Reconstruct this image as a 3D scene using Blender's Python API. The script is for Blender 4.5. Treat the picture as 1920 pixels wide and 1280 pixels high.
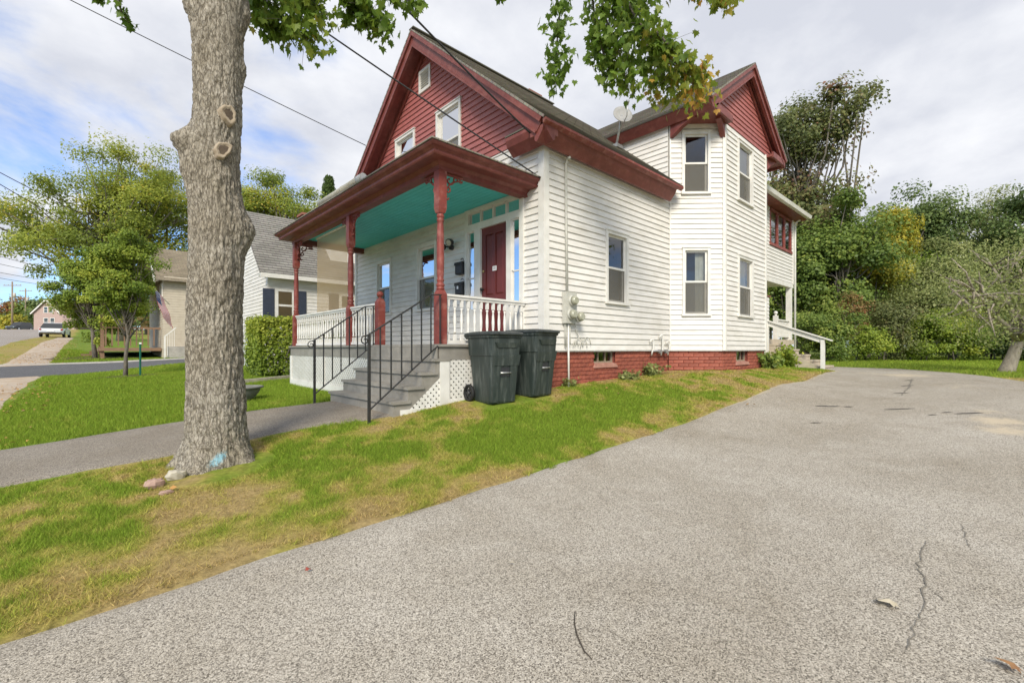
import bpy, math, random
import numpy as np
from mathutils import Vector, Matrix

random.seed(7)
for o in list(bpy.data.objects):
    bpy.data.objects.remove(o)
SC = bpy.context.scene
COL = SC.collection
R = math.radians

# ------------------------------------------------------------------ camera
# world frame: x runs along the driveway side of the house (away from the street),
# y runs along the street front, z up; house corner at x = y = 0
EYE = 1.25
CAMP = np.array([-5.133, -4.788, EYE])
FWD = np.array([0.6819, 0.7314])
RGT = np.array([0.7314, -0.6819])
FPX, HOR = 853.0, 654.0
cd = bpy.data.cameras.new('camera')
cam = bpy.data.objects.new('camera', cd)
COL.objects.link(cam)
cam.location = CAMP
cam.rotation_euler = (R(90), 0, -math.atan2(FWD[0], FWD[1]))
cd.sensor_width = 36
cd.lens = 36 * FPX / 1920
cd.shift_y = (HOR - 640) / 1920
cd.clip_start = 0.05
cd.clip_end = 2000
SC.camera = cam

# ------------------------------------------------------------------ world, sun, exposure
SUN_AZ = math.atan2(-0.69, -0.72)      # direction the light comes from, in x/y
SUN_EL = R(38)
world = bpy.data.worlds.new('World')
SC.world = world
world.use_nodes = True
nt = world.node_tree
for n in list(nt.nodes):
    nt.nodes.remove(n)


def N(tree, t, **kw):
    n = tree.nodes.new(t)
    for k, v in kw.items():
        if isinstance(k, str) and hasattr(n, k):
            setattr(n, k, v)
    return n


def setin(n, **kw):
    for k, v in kw.items():
        n.inputs[k.replace('_', ' ')].default_value = v
    return n


wo = N(nt, 'ShaderNodeOutputWorld')
bg = N(nt, 'ShaderNodeBackground')
bg.inputs['Strength'].default_value = 0.061
sky = N(nt, 'ShaderNodeTexSky', sky_type='NISHITA')
sky.sun_disc = False
sky.sun_elevation = SUN_EL
sky.sun_rotation = math.pi / 2 - SUN_AZ
sky.air_density = 1.0
sky.dust_density = 0.6
sky.ozone_density = 1.6
tc = N(nt, 'ShaderNodeTexCoord')
# clouds: noise on the sky direction, flattened towards the horizon as a cloud layer is
sep = N(nt, 'ShaderNodeSeparateXYZ')
nt.links.new(tc.outputs['Generated'], sep.inputs[0])
zz = N(nt, 'ShaderNodeMath', operation='MAXIMUM'); zz.inputs[1].default_value = 0.0
nt.links.new(sep.outputs[2], zz.inputs[0])
za = N(nt, 'ShaderNodeMath', operation='ADD'); za.inputs[1].default_value = 0.28
nt.links.new(zz.outputs[0], za.inputs[0])
dx = N(nt, 'ShaderNodeMath', operation='DIVIDE'); dy = N(nt, 'ShaderNodeMath', operation='DIVIDE')
nt.links.new(sep.outputs[0], dx.inputs[0]); nt.links.new(za.outputs[0], dx.inputs[1])
nt.links.new(sep.outputs[1], dy.inputs[0]); nt.links.new(za.outputs[0], dy.inputs[1])
cmb = N(nt, 'ShaderNodeCombineXYZ')
nt.links.new(dx.outputs[0], cmb.inputs[0]); nt.links.new(dy.outputs[0], cmb.inputs[1])
mp = N(nt, 'ShaderNodeMapping')
mp.inputs['Location'].default_value = (3.1, 1.2, 0.4)
nt.links.new(cmb.outputs[0], mp.inputs[0])
cn = N(nt, 'ShaderNodeTexNoise'); setin(cn, Scale=1.5, Detail=9.0, Roughness=0.56, Distortion=0.35)
nt.links.new(mp.outputs[0], cn.inputs['Vector'])
# the overcast bank thickens away from the street, the sky opens over the street
ax = N(nt, 'ShaderNodeMath', operation='MULTIPLY_ADD'); ax.inputs[1].default_value = 0.13; ax.inputs[2].default_value = -0.085
nt.links.new(sep.outputs[0], ax.inputs[0])
ad = N(nt, 'ShaderNodeMath', operation='ADD')
# and towards the horizon the layer breaks up
zm_ = N(nt, 'ShaderNodeMath', operation='MINIMUM'); zm_.inputs[1].default_value = 0.40
nt.links.new(zz.outputs[0], zm_.inputs[0])
zs_ = N(nt, 'ShaderNodeMath', operation='MULTIPLY_ADD'); zs_.inputs[1].default_value = 0.60
nt.links.new(zm_.outputs[0], zs_.inputs[0]); nt.links.new(ax.outputs[0], zs_.inputs[2])
nt.links.new(cn.outputs['Fac'], ad.inputs[0]); nt.links.new(zs_.outputs[0], ad.inputs[1])
cr = N(nt, 'ShaderNodeMapRange'); setin(cr, From_Min=0.40, From_Max=0.60)
cr.interpolation_type = 'SMOOTHSTEP'
nt.links.new(ad.outputs[0], cr.inputs['Value'])
cn2 = N(nt, 'ShaderNodeTexNoise'); setin(cn2, Scale=2.6, Detail=7.0, Roughness=0.55)
mp2 = N(nt, 'ShaderNodeMapping'); mp2.inputs['Location'].default_value = (7.3, -2.2, 1.0)
nt.links.new(cmb.outputs[0], mp2.inputs[0]); nt.links.new(mp2.outputs[0], cn2.inputs['Vector'])
cc = N(nt, 'ShaderNodeValToRGB')
cc.color_ramp.elements[0].position = 0.36; cc.color_ramp.elements[0].color = (3.8, 3.95, 4.4, 1)
cc.color_ramp.elements[1].position = 0.62; cc.color_ramp.elements[1].color = (5.3, 5.38, 5.6, 1)
nt.links.new(cn2.outputs['Fac'], cc.inputs[0])
mx = N(nt, 'ShaderNodeMix', data_type='RGBA')
nt.links.new(cr.outputs[0], mx.inputs['Factor'])
sb = N(nt, 'ShaderNodeMix', data_type='RGBA', blend_type='MULTIPLY'); sb.inputs['Factor'].default_value = 1.0
sb.inputs[7].default_value = (0.75, 0.98, 1.32, 1)
nt.links.new(sky.outputs[0], sb.inputs[6])
nt.links.new(sb.outputs[2], mx.inputs[6]); nt.links.new(cc.outputs[0], mx.inputs[7])
nt.links.new(mx.outputs[2], bg.inputs['Color']); nt.links.new(bg.outputs[0], wo.inputs['Surface'])

sd = bpy.data.lights.new('sun', 'SUN')
sun = bpy.data.objects.new('sun', sd)
COL.objects.link(sun)
sd.energy = 1.5
sd.angle = R(20)
sd.color = (1.0, 0.93, 0.80)
sv = Vector((math.cos(SUN_AZ) * math.cos(SUN_EL), math.sin(SUN_AZ) * math.cos(SUN_EL), math.sin(SUN_EL)))
sun.rotation_euler = sv.to_track_quat('Z', 'Y').to_euler()
sun.location = (-12, -14, 18)

SC.view_settings.view_transform = 'Standard'
SC.view_settings.look = 'None'
SC.view_settings.exposure = 1.58
SC.view_settings.gamma = 1.0
SC.view_settings.use_curve_mapping = False
SC.render.engine = 'CYCLES'
SC.cycles.max_bounces = 6
SC.cycles.transparent_max_bounces = 12
SC.cycles.use_denoising = True

# ------------------------------------------------------------------ numbers


def px(x, y, Y):
    """world point seen at photo pixel (x, y) at depth Y"""
    u = (x - 960) / FPX
    v = (HOR - y) / FPX
    p = CAMP[:2] + Y * (FWD + u * RGT)
    return np.array([p[0], p[1], EYE + v * Y])


def _hash(ix, iy, iz, seed):
    h = (ix * 374761393 + iy * 668265263 + iz * 2147483647 + seed * 974711) & 0xFFFFFFFF
    h = ((h ^ (h >> 13)) * 1274126177) & 0xFFFFFFFF
    h = h ^ (h >> 16)
    return (h & 0xFFFFFF) / float(0xFFFFFF)


def vnoise(x, y, z=0.0, seed=0):
    x, y, z = np.broadcast_arrays(np.asarray(x, float), np.asarray(y, float), np.asarray(z, float))
    ix, iy, iz = np.floor(x).astype(np.int64), np.floor(y).astype(np.int64), np.floor(z).astype(np.int64)
    fx, fy, fz = x - ix, y - iy, z - iz
    fx, fy, fz = [f * f * (3 - 2 * f) for f in (fx, fy, fz)]
    out = 0
    for dz_, wz in ((0, 1 - fz), (1, fz)):
        for dy_, wy in ((0, 1 - fy), (1, fy)):
            for dx_, wx in ((0, 1 - fx), (1, fx)):
                out = out + _hash(ix + dx_, iy + dy_, iz + dz_, seed) * wx * wy * wz
    return out


def fbm(x, y, z=0.0, seed=0, octs=4, gain=0.5):
    a, s, t = 1.0, 0.0, 0.0
    for k in range(octs):
        s = s + a * vnoise(np.asarray(x) * 2 ** k, np.asarray(y) * 2 ** k, np.asarray(z) * 2 ** k, seed + k * 17)
        t += a
        a *= gain
    return s / t


# terrain: heights above/below eye level at measured spots, smoothly interpolated
CP = [(-5.41, -1.9, -1.21), (-4.37, -1.9, -1.158), (-2.17, -1.9, -1.094), (.25, -1.9, -.99), (2.93, -1.9, -.81),
      (5.9, -1.9, -.69), (8.6, -1.9, -.57), (-5.1, -4.8, -1.25), (-3, -4, -1.17), (0, -5, -1.05), (4, -5, -.82),
      (8, -4.5, -.6), (-8, -4, -1.35), (11, -3, -.57), (3, -9, -.85), (-5, -10, -1.25), (0, 0, -.62), (1.5, -.2, -.58),
      (3.8, -.15, -.48), (4.7, -.95, -.47), (7.2, -.95, -.47), (9.5, -1.3, -.56), (-1.33, -.4, -.75), (-.69, -.4, -.717),
      (-2.3, .3, -.83), (-1.8, 6.3, -.81), (-2.5, 1.3, -.83), (-5, 1.35, -1.03), (-6, 1.3, -1.12), (-1, 3, -.8),
      (0, 6.6, -.75), (-3.3, 3, -.84), (-1.9, 7.5, -.74), (-1, 9.5, -.74), (0, 11, -.7), (-5.95, 3.95, -1.0),
      (-6.1, 11.2, -.85), (-4.4, 10.75, -.75), (-5.1, 15.5, -.8), (-2.6, 15.3, -.52), (-6.9, 14, -.85),
      (-7.3, 18.4, -.6), (-5.7, 20.8, -.52), (-2.2, 18.7, -.45), (-3, 24, -.35), (-8.2, 28, -.15), (-9.4, 40, .49),
      (-8.5, -8, -1.42), (-20, 0, -1.45), (-20, 40, .4), (16, -5, -.58), (20, 15, -.45), (40, -10, -.55), (40, 30, .1),
      (20, -20, -.6), (-60, 0, -1.6), (-60, 60, 1.2), (0, -60, -1.2), (80, -60, -.5), (90, 60, .6), (0, 120, 4.2),
      (60, 120, 2.5), (-60, 130, 4.0), (30, 60, .8), (10, 40, .3)]
CP = np.array(CP, float)
_ex = [(105, 632, 48), (35, 620, 90), (90, 619, 88), (22, 620, 100), (60, 619, 120)]
CP = np.vstack([CP] + [np.array([[*px(a, b, c)[:2], px(a, b, c)[2] - EYE]]) for a, b, c in _ex])
_C2 = 1.2


def _phi(d2):
    return np.sqrt(d2 + _C2)


_n = len(CP)
_d2 = ((CP[:, None, :2] - CP[None, :, :2]) ** 2).sum(-1)
_A = np.zeros((_n + 1, _n + 1))
_A[:_n, :_n] = _phi(_d2) - np.eye(_n) * 0.06
_A[:_n, _n] = 1
_A[_n, :_n] = 1
_W = np.linalg.solve(_A, np.append(CP[:, 2], 0))


def H(x, y):
    x = np.asarray(x, float); y = np.asarray(y, float)
    shp = np.broadcast(x, y).shape
    xf, yf = np.broadcast_to(x, shp).ravel(), np.broadcast_to(y, shp).ravel()
    z = np.full(xf.shape, _W[_n])
    for k in range(_n):
        z += _W[k] * _phi((xf - CP[k, 0]) ** 2 + (yf - CP[k, 1]) ** 2)
    z = z + EYE
    return z.reshape(shp) if shp else float(z[0])


def ghit(x, y, far=160):
    """ground point seen at photo pixel (x, y)"""
    Ys = np.geomspace(1.0, far, 1500)
    u = (x - 960) / FPX
    v = (HOR - y) / FPX
    P = CAMP[None, :2] + Ys[:, None] * (FWD + u * RGT)[None]
    z = EYE + v * Ys
    below = z <= H(P[:, 0], P[:, 1])
    k = int(np.argmax(below)) if below.any() else len(Ys) - 1
    return np.array([P[k, 0], P[k, 1], float(H(P[k, 0], P[k, 1]))]), float(Ys[k])


# ------------------------------------------------------------------ mesh helpers
ORG = {}


def np_mesh(name, V, F, smooth=False):
    V = np.ascontiguousarray(V, np.float32)
    F = np.ascontiguousarray(F, np.int32)
    me = bpy.data.meshes.new(name)
    me.vertices.add(len(V))
    me.vertices.foreach_set('co', V.ravel())
    k = F.shape[1]
    me.loops.add(F.size)
    me.loops.foreach_set('vertex_index', F.ravel())
    me.polygons.add(len(F))
    me.polygons.foreach_set('loop_start', np.arange(len(F), dtype=np.int32) * k)
    if smooth:
        me.polygons.foreach_set('use_smooth', np.ones(len(F), dtype=bool))
    me.update(calc_edges=True)
    return me


def attr(me, name, vals):
    a = me.attributes.new(name, 'FLOAT', 'POINT')
    a.data.foreach_set('value', np.ascontiguousarray(vals, np.float32))


def tag(o, label=None, cat=None, group=None, kind=None):
    if label: o['label'] = label
    if cat: o['category'] = cat
    if group: o['group'] = group
    if kind: o['kind'] = kind
    return o


def thing(name, label, cat, loc, group=None):
    o = bpy.data.objects.new(name, None)
    o.empty_display_size = 0.2
    COL.objects.link(o)
    o.location = tuple(float(c) for c in loc)
    ORG[o.name] = np.array(loc, float)
    return tag(o, label, cat, group)


def link(name, me, mat, parent=None, kind=None, label=None):
    """mesh whose verts are already relative to the parent's origin"""
    o = bpy.data.objects.new(name, me)
    COL.objects.link(o)
    if mat is not None and not me.materials:
        me.materials.append(mat)
    if parent is not None:
        o.parent = parent
        ORG[o.name] = ORG[parent.name]
    if kind: o['kind'] = kind
    if label: o['label'] = label
    return o


class MB:
    def __init__(s):
        s.v = []; s.f = []; s.sm = []

    def add(s, vs, fs, smooth=False):
        b = len(s.v)
        s.v += [tuple(map(float, p)) for p in vs]
        s.f += [tuple(i + b for i in f) for f in fs]
        s.sm += [smooth] * len(fs)
        return s

    def hexa(s, p):
        return s.add(p, [(0, 3, 2, 1), (4, 5, 6, 7), (0, 1, 5, 4), (1, 2, 6, 5), (2, 3, 7, 6), (3, 0, 4, 7)])

    def box(s, x0, x1, y0, y1, z0, z1):
        return s.hexa([(x0, y0, z0), (x1, y0, z0), (x1, y1, z0), (x0, y1, z0), (x0, y0, z1), (x1, y0, z1), (x1, y1, z1), (x0, y1, z1)])

    def fbox(s, fr, s0, s1, z0, z1, d0, d1):
        return s.hexa([fr(s0, z0, d0), fr(s1, z0, d0), fr(s1, z0, d1), fr(s0, z0, d1), fr(s0, z1, d0), fr(s1, z1, d0), fr(s1, z1, d1), fr(s0, z1, d1)])

    def bar(s, a, b, w, h, up=(0, 0, 1)):
        a = Vector(a); b = Vector(b)
        d = (b - a).normalized()
        up = Vector(up)
        if abs(d.dot(up)) > 0.98: up = Vector((1, 0, 0))
        sd = d.cross(up).normalized() * (w / 2)
        u = sd.cross(d).normalized() * (h / 2)
        return s.hexa([a - sd - u, b - sd - u, b + sd - u, a + sd - u, a - sd + u, b - sd + u, b + sd + u, a + sd + u])

    def prism(s, poly, off):
        """poly: 3D loop, off: extrusion vector"""
        n = len(poly)
        o = np.array(off, float)
        P = [np.array(p, float) for p in poly]
        fs = [tuple(range(n - 1, -1, -1)), tuple(range(n, 2 * n))]
        fs += [(i, (i + 1) % n, n + (i + 1) % n, n + i) for i in range(n)]
        return s.add(P + [p + o for p in P], fs)

    def tube(s, pts, rad, n=8, caps=True, smooth=True):
        pts = [Vector(tuple(map(float, p))) for p in pts]
        m = len(pts)
        if not hasattr(rad, '__len__'): rad = [rad] * m
        t0 = (pts[1] - pts[0]).normalized()
        ref = Vector((0, 0, 1)) if abs(t0.z) < 0.9 else Vector((1, 0, 0))
        nrm = t0.cross(ref).normalized()
        vs = []
        for i in range(m):
            t = (pts[min(i + 1, m - 1)] - pts[max(i - 1, 0)])
            t = t.normalized() if t.length > 1e-9 else t0
            nrm = (nrm - t * nrm.dot(t)).normalized()
            bn = t.cross(nrm)
            for k in range(n):
                a = 2 * math.pi * k / n
                vs.append(pts[i] + (nrm * math.cos(a) + bn * math.sin(a)) * rad[i])
        fs = []
        for i in range(m - 1):
            for k in range(n):
                k2 = (k + 1) % n
                fs.append((i * n + k, i * n + k2, (i + 1) * n + k2, (i + 1) * n + k))
        s.add(vs, fs, smooth)
        if caps:
            b = len(s.v) - len(vs)
            s.f += [tuple(b + k for k in range(n - 1, -1, -1)), tuple(b + (m - 1) * n + k for k in range(n))]
            s.sm += [False, False]
        return s

    def lathe(s, cx, cy, prof, n=14, smooth=True):
        """prof: (radius, z) from bottom to top"""
        vs = [(cx + r * math.cos(2 * math.pi * k / n), cy + r * math.sin(2 * math.pi * k / n), z) for r, z in prof for k in range(n)]
        m = len(prof)
        fs = [(i * n + k, i * n + (k + 1) % n, (i + 1) * n + (k + 1) % n, (i + 1) * n + k) for i in range(m - 1) for k in range(n)]
        s.add(vs, fs, smooth)
        b = len(s.v) - len(vs)
        s.f += [tuple(b + k for k in range(n - 1, -1, -1)), tuple(b + (m - 1) * n + k for k in range(n))]
        s.sm += [False, False]
        return s

    def mesh(s, name, org=(0, 0, 0)):
        me = bpy.data.meshes.new(name)
        o = np.array(org, float)
        V = (np.array(s.v) - o).tolist()
        me.from_pydata(V, [], s.f)
        me.polygons.foreach_set('use_smooth', np.array(s.sm, dtype=bool))
        me.update()
        return me

    def part(s, name, mat, parent=None, kind=None, label=None):
        org = ORG[parent.name] if parent is not None else (0, 0, 0)
        return link(name, s.mesh(name, org), mat, parent, kind, label)


def inst(name, me, mat, parent, loc, rotz=0.0):
    """a copy of a shared mesh placed at world loc under parent"""
    o = link(name, me, mat, parent)
    o.location = tuple(np.array(loc, float) - (ORG[parent.name] if parent is not None else 0))
    o.rotation_euler = (0, 0, rotz)
    return o


def frame(O, D, Nn):
    O = np.array(O, float); D = np.array(D, float); Nn = np.array(Nn, float)

    def fr(s, z, d):
        p = O + D * s + Nn * d
        return (p[0], p[1], z)
    return fr


# ------------------------------------------------------------------ materials
M = {}


def pm(name, c1, c2=None, scale=8.0, rough=0.6, bump=0.0, bscale=60.0, stretch=(1, 1, 1), metallic=0.0, detail=5.0,
       lo=0.35, hi=0.65, rnd=0.0, spec=0.4, c3=None, s3=1.5, f3=0.5, bdist=0.01, coat=0.0):
    """procedural paint / wood / stone: two colours on noise, optional third on a wider noise, noise bump"""
    m = bpy.data.materials.new(name)
    m.use_nodes = True
    t = m.node_tree
    b = t.nodes['Principled BSDF']
    b.inputs['Roughness'].default_value = rough
    b.inputs['Metallic'].default_value = metallic
    b.inputs['Specular IOR Level'].default_value = spec
    if coat: b.inputs['Coat Weight'].default_value = coat
    c2 = c2 or tuple(c * 0.8 for c in c1)
    co = N(t, 'ShaderNodeTexCoord')
    mpn = N(t, 'ShaderNodeMapping')
    mpn.inputs['Scale'].default_value = stretch
    t.links.new(co.outputs['Object'], mpn.inputs[0])
    no = N(t, 'ShaderNodeTexNoise'); setin(no, Scale=scale, Detail=detail, Roughness=0.6)
    t.links.new(mpn.outputs[0], no.inputs['Vector'])
    ra = N(t, 'ShaderNodeMapRange'); setin(ra, From_Min=lo, From_Max=hi)
    t.links.new(no.outputs['Fac'], ra.inputs['Value'])
    mi = N(t, 'ShaderNodeMix', data_type='RGBA')
    mi.inputs[6].default_value = (*c1, 1); mi.inputs[7].default_value = (*c2, 1)
    t.links.new(ra.outputs[0], mi.inputs['Factor'])
    out = mi.outputs[2]
    if c3:
        n3 = N(t, 'ShaderNodeTexNoise'); setin(n3, Scale=s3, Detail=6.0, Roughness=0.62)
        t.links.new(mpn.outputs[0], n3.inputs['Vector'])
        r3 = N(t, 'ShaderNodeMapRange'); setin(r3, From_Min=0.5, From_Max=0.72, To_Max=f3)
        t.links.new(n3.outputs['Fac'], r3.inputs['Value'])
        m3 = N(t, 'ShaderNodeMix', data_type='RGBA')
        m3.inputs[7].default_value = (*c3, 1)
        t.links.new(r3.outputs[0], m3.inputs['Factor']); t.links.new(out, m3.inputs[6])
        out = m3.outputs[2]
    if rnd:
        oi = N(t, 'ShaderNodeObjectInfo')
        rr = N(t, 'ShaderNodeMapRange'); setin(rr, To_Min=1 - rnd, To_Max=1 + rnd)
        t.links.new(oi.outputs['Random'], rr.inputs['Value'])
        hs = N(t, 'ShaderNodeHueSaturation')
        t.links.new(rr.outputs[0], hs.inputs['Value']); t.links.new(out, hs.inputs['Color'])
        out = hs.outputs[0]
    t.links.new(out, b.inputs['Base Color'])
    if bump:
        bn = N(t, 'ShaderNodeTexNoise'); setin(bn, Scale=bscale, Detail=6.0, Roughness=0.65)
        t.links.new(mpn.outputs[0], bn.inputs['Vector'])
        bu = N(t, 'ShaderNodeBump'); setin(bu, Strength=bump, Distance=bdist)
        t.links.new(bn.outputs['Fac'], bu.inputs['Height'])
        t.links.new(bu.outputs[0], b.inputs['Normal'])
    M[name] = m
    return m


pm('white_siding', (.72, .695, .65), (.64, .615, .57), scale=3.0, rough=.55, bump=.05, bscale=30, stretch=(1, 1, 3), rnd=.035, c3=(.46, .43, .36), s3=1.6, f3=.5)
pm('white_trim', (.72, .70, .65), (.63, .61, .56), scale=5, rough=.5, bump=.05, bscale=40, c3=(.48, .45, .38), s3=3, f3=.3)
pm('red_siding', (.38, .122, .108), (.31, .098, .086), scale=5, rough=.5, bump=.06, bscale=40, stretch=(1, 1, 3), rnd=.06)
pm('red_trim', (.205, .054, .043), (.155, .040, .032), scale=6, rough=.5, bump=.1, bscale=50, c3=(.28, .10, .08), s3=5, f3=.75)
pm('red_post', (.235, .048, .034), (.17, .036, .028), scale=9, rough=.5, bump=.12, bscale=60, c3=(.40, .19, .15), s3=8, f3=.65)
pm('teal_paint', (.10, .62, .62), (.085, .55, .55), scale=3, rough=.5, bump=.08, bscale=30)
pm('brick_red', (.35, .105, .062), (.24, .062, .042), scale=14, rough=.85, bump=.4, bscale=60, rnd=.16, c3=(.40, .17, .12), s3=5, f3=.5)
pm('mortar_red', (.22, .06, .042), (.17, .045, .033), scale=20, rough=.9, bump=.3)
pm('sill_stone', (.42, .22, .17), (.32, .15, .11), scale=10, rough=.85, bump=.3)
pm('grey_paint', (.27, .25, .215), (.21, .195, .168), scale=6, rough=.6, bump=.1, bscale=50, c3=(.34, .315, .27), s3=4, f3=.6)
pm('black_iron', (.018, .018, .018), (.03, .026, .022), scale=20, rough=.45, spec=.5)
pm('black_plastic', (.02, .021, .024), (.028, .028, .03), rough=.4, spec=.5)
pm('door_red', (.145, .028, .024), (.12, .024, .02), scale=4, rough=.42, bump=.05, bscale=50)
pm('brass', (.5, .36, .14), rough=.35, metallic=.9)
pm('dark_interior', (.022, .02, .018), (.03, .027, .024), rough=.9)  # near-black colour stands for unlit space behind panes and lattice
pm('curtain', (.55, .52, .44), (.47, .44, .36), scale=10, rough=.9)
pm('roller_shade', (.34, .32, .27), (.30, .28, .235), rough=.9)
pm('cream_pipe', (.62, .57, .45), (.52, .47, .36), scale=12, rough=.6, c3=(.35, .3, .22), s3=6, f3=.6)
pm('meter_grey', (.50, .49, .43), (.42, .41, .36), scale=15, rough=.5)
pm('meter_glass', (.30, .30, .22), (.38, .37, .28), scale=25, rough=.15, spec=.6)
pm('cart_green', (.026, .036, .032), (.040, .050, .045), scale=5, rough=.45, bump=.1, bscale=120, c3=(.17, .185, .17), s3=4.5, f3=.5, stretch=(4, 4, .5))
pm('cart_lid', (.030, .036, .036), (.045, .052, .05), scale=7, rough=.5, c3=(.12, .125, .12), s3=4, f3=.5)
pm('rubber', (.015, .015, .015), rough=.7)
pm('galv', (.45, .45, .44), (.35, .35, .34), scale=20, rough=.4, metallic=.7)
pm('dish_grey', (.34, .33, .31), (.28, .275, .26), rough=.7, spec=.2)
pm('concrete', (.42, .39, .35), (.33, .31, .275), scale=9, rough=.9, bump=.3, bscale=90, c3=(.22, .21, .19), s3=2.5, f3=.6)
pm('step_tan', (.50, .42, .32), (.40, .34, .26), scale=8, rough=.85, bump=.2)
pm('wood_tan', (.27, .165, .10), (.20, .12, .075), scale=6, rough=.75, stretch=(1, 1, 4))
pm('pole_wood', (.30, .24, .17), (.22, .17, .12), scale=6, rough=.85, stretch=(4, 4, .5), bump=.2)
pm('wire_black', (.02, .02, .021), rough=.6)
pm('green_stake', (.01, .14, .09), (.012, .11, .07), rough=.5)
pm('rock_pink', (.40, .27, .21), (.28, .18, .14), scale=12, rough=.9, bump=.4, bscale=40)
pm('rock_pale', (.46, .42, .33), (.33, .30, .23), scale=12, rough=.9, bump=.4, bscale=40)
pm('planter_grey', (.20, .20, .175), (.14, .14, .125), scale=12, rough=.85, bump=.4)
pm('stain_dark', (.06, .055, .048), (.10, .09, .075), scale=10, rough=.9)
pm('mulch', (.10, .065, .04), (.06, .04, .025), scale=30, rough=.95, bump=.8, bscale=60, bdist=.03)
pm('sand', (.46, .38, .29), (.36, .29, .22), scale=5, rough=.95, bump=.4, bscale=90, c3=(.34, .22, .11), s3=1.6, f3=.8)
pm('tan_siding', (.52, .46, .36), (.46, .40, .31), scale=5, rough=.7, rnd=.03)
pm('pink_siding', (.42, .31, .27), (.37, .27, .235), scale=5, rough=.7)
pm('navy_shutter', (.05, .06, .09), (.04, .05, .075), rough=.5)
pm('orange_blind', (.70, .42, .15), (.60, .35, .12), scale=4, rough=.8)
pm('chimney_brick', (.30, .12, .085), (.22, .085, .06), scale=20, rough=.9, bump=.4)
pm('car_silver', (.62, .63, .64), (.58, .59, .60), rough=.3, metallic=.2, coat=.5)
pm('car_dark', (.02, .022, .026), rough=.25, coat=.6)
pm('car_glass', (.015, .018, .02), rough=.05, spec=.8)
pm('tail_red', (.35, .01, .01), rough=.2)
pm('chrome', (.6, .6, .6), rough=.15, metallic=1)
pm('paper_white', (.82, .82, .80), (.76, .76, .74), rough=.8)
pm('flag_red', (.50, .035, .045), rough=.8)
pm('flag_white', (.78, .76, .74), rough=.8)
pm('flag_blue', (.03, .05, .18), rough=.8)
pm('scar_wood', (.40, .33, .24), (.28, .22, .15), scale=14, rough=.9, bump=.4, bscale=40)
pm('scar_core', (.07, .05, .035), (.12, .09, .06), scale=14, rough=.95, bump=.5)
pm('twig', (.05, .04, .03), (.08, .065, .05), scale=20, rough=.9)
pm('leaf_pale', (.52, .46, .34), (.42, .36, .25), scale=20, rough=.8)
pm('leaf_red', (.30, .06, .04), (.22, .05, .03), scale=20, rough=.8)
pm('leaf_brown', (.28, .15, .06), (.2, .1, .045), scale=20, rough=.85)


def glass_mat(name, tint=(.9, .95, .95), refl=0.05, dark=0.0):
    m = bpy.data.materials.new(name)
    m.use_nodes = True
    t = m.node_tree
    for n in list(t.nodes): t.nodes.remove(n)
    o = N(t, 'ShaderNodeOutputMaterial')
    tr = N(t, 'ShaderNodeBsdfTransparent'); tr.inputs[0].default_value = (*tint, 1)
    gl = N(t, 'ShaderNodeBsdfGlossy'); gl.inputs['Roughness'].default_value = 0.015
    no = N(t, 'ShaderNodeTexNoise'); setin(no, Scale=2.2, Detail=1.0)
    co = N(t, 'ShaderNodeTexCoord'); t.links.new(co.outputs['Object'], no.inputs['Vector'])
    bu = N(t, 'ShaderNodeBump'); setin(bu, Strength=0.12, Distance=0.02)
    t.links.new(no.outputs['Fac'], bu.inputs['Height']); t.links.new(bu.outputs[0], gl.inputs['Normal'])
    fr = N(t, 'ShaderNodeFresnel'); fr.inputs['IOR'].default_value = 1.52
    ml = N(t, 'ShaderNodeMath', operation='MULTIPLY_ADD'); ml.inputs[1].default_value = 1.6; ml.inputs[2].default_value = refl
    ml.use_clamp = True
    t.links.new(fr.outputs[0], ml.inputs[0])
    mi = N(t, 'ShaderNodeMixShader')
    t.links.new(ml.outputs[0], mi.inputs[0]); t.links.new(tr.outputs[0], mi.inputs[1]); t.links.new(gl.outputs[0], mi.inputs[2])
    t.links.new(mi.outputs[0], o.inputs['Surface'])
    M[name] = m
    return m


glass_mat('glass')


def veil_mat(name, col, cover):
    """woven cloth / insect screen: part of it open"""
    m = bpy.data.materials.new(name)
    m.use_nodes = True
    t = m.node_tree
    for n in list(t.nodes): t.nodes.remove(n)
    o = N(t, 'ShaderNodeOutputMaterial')
    tr = N(t, 'ShaderNodeBsdfTransparent')
    df = N(t, 'ShaderNodeBsdfDiffuse'); df.inputs[0].default_value = (*col, 1)
    mi = N(t, 'ShaderNodeMixShader'); mi.inputs[0].default_value = cover
    t.links.new(tr.outputs[0], mi.inputs[1]); t.links.new(df.outputs[0], mi.inputs[2])
    t.links.new(mi.outputs[0], o.inputs['Surface'])
    M[name] = m
    return m


veil_mat('insect_screen', (.17, .16, .135), .6)
veil_mat('shade_cloth', (.36, .27, .15), .62)


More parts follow.
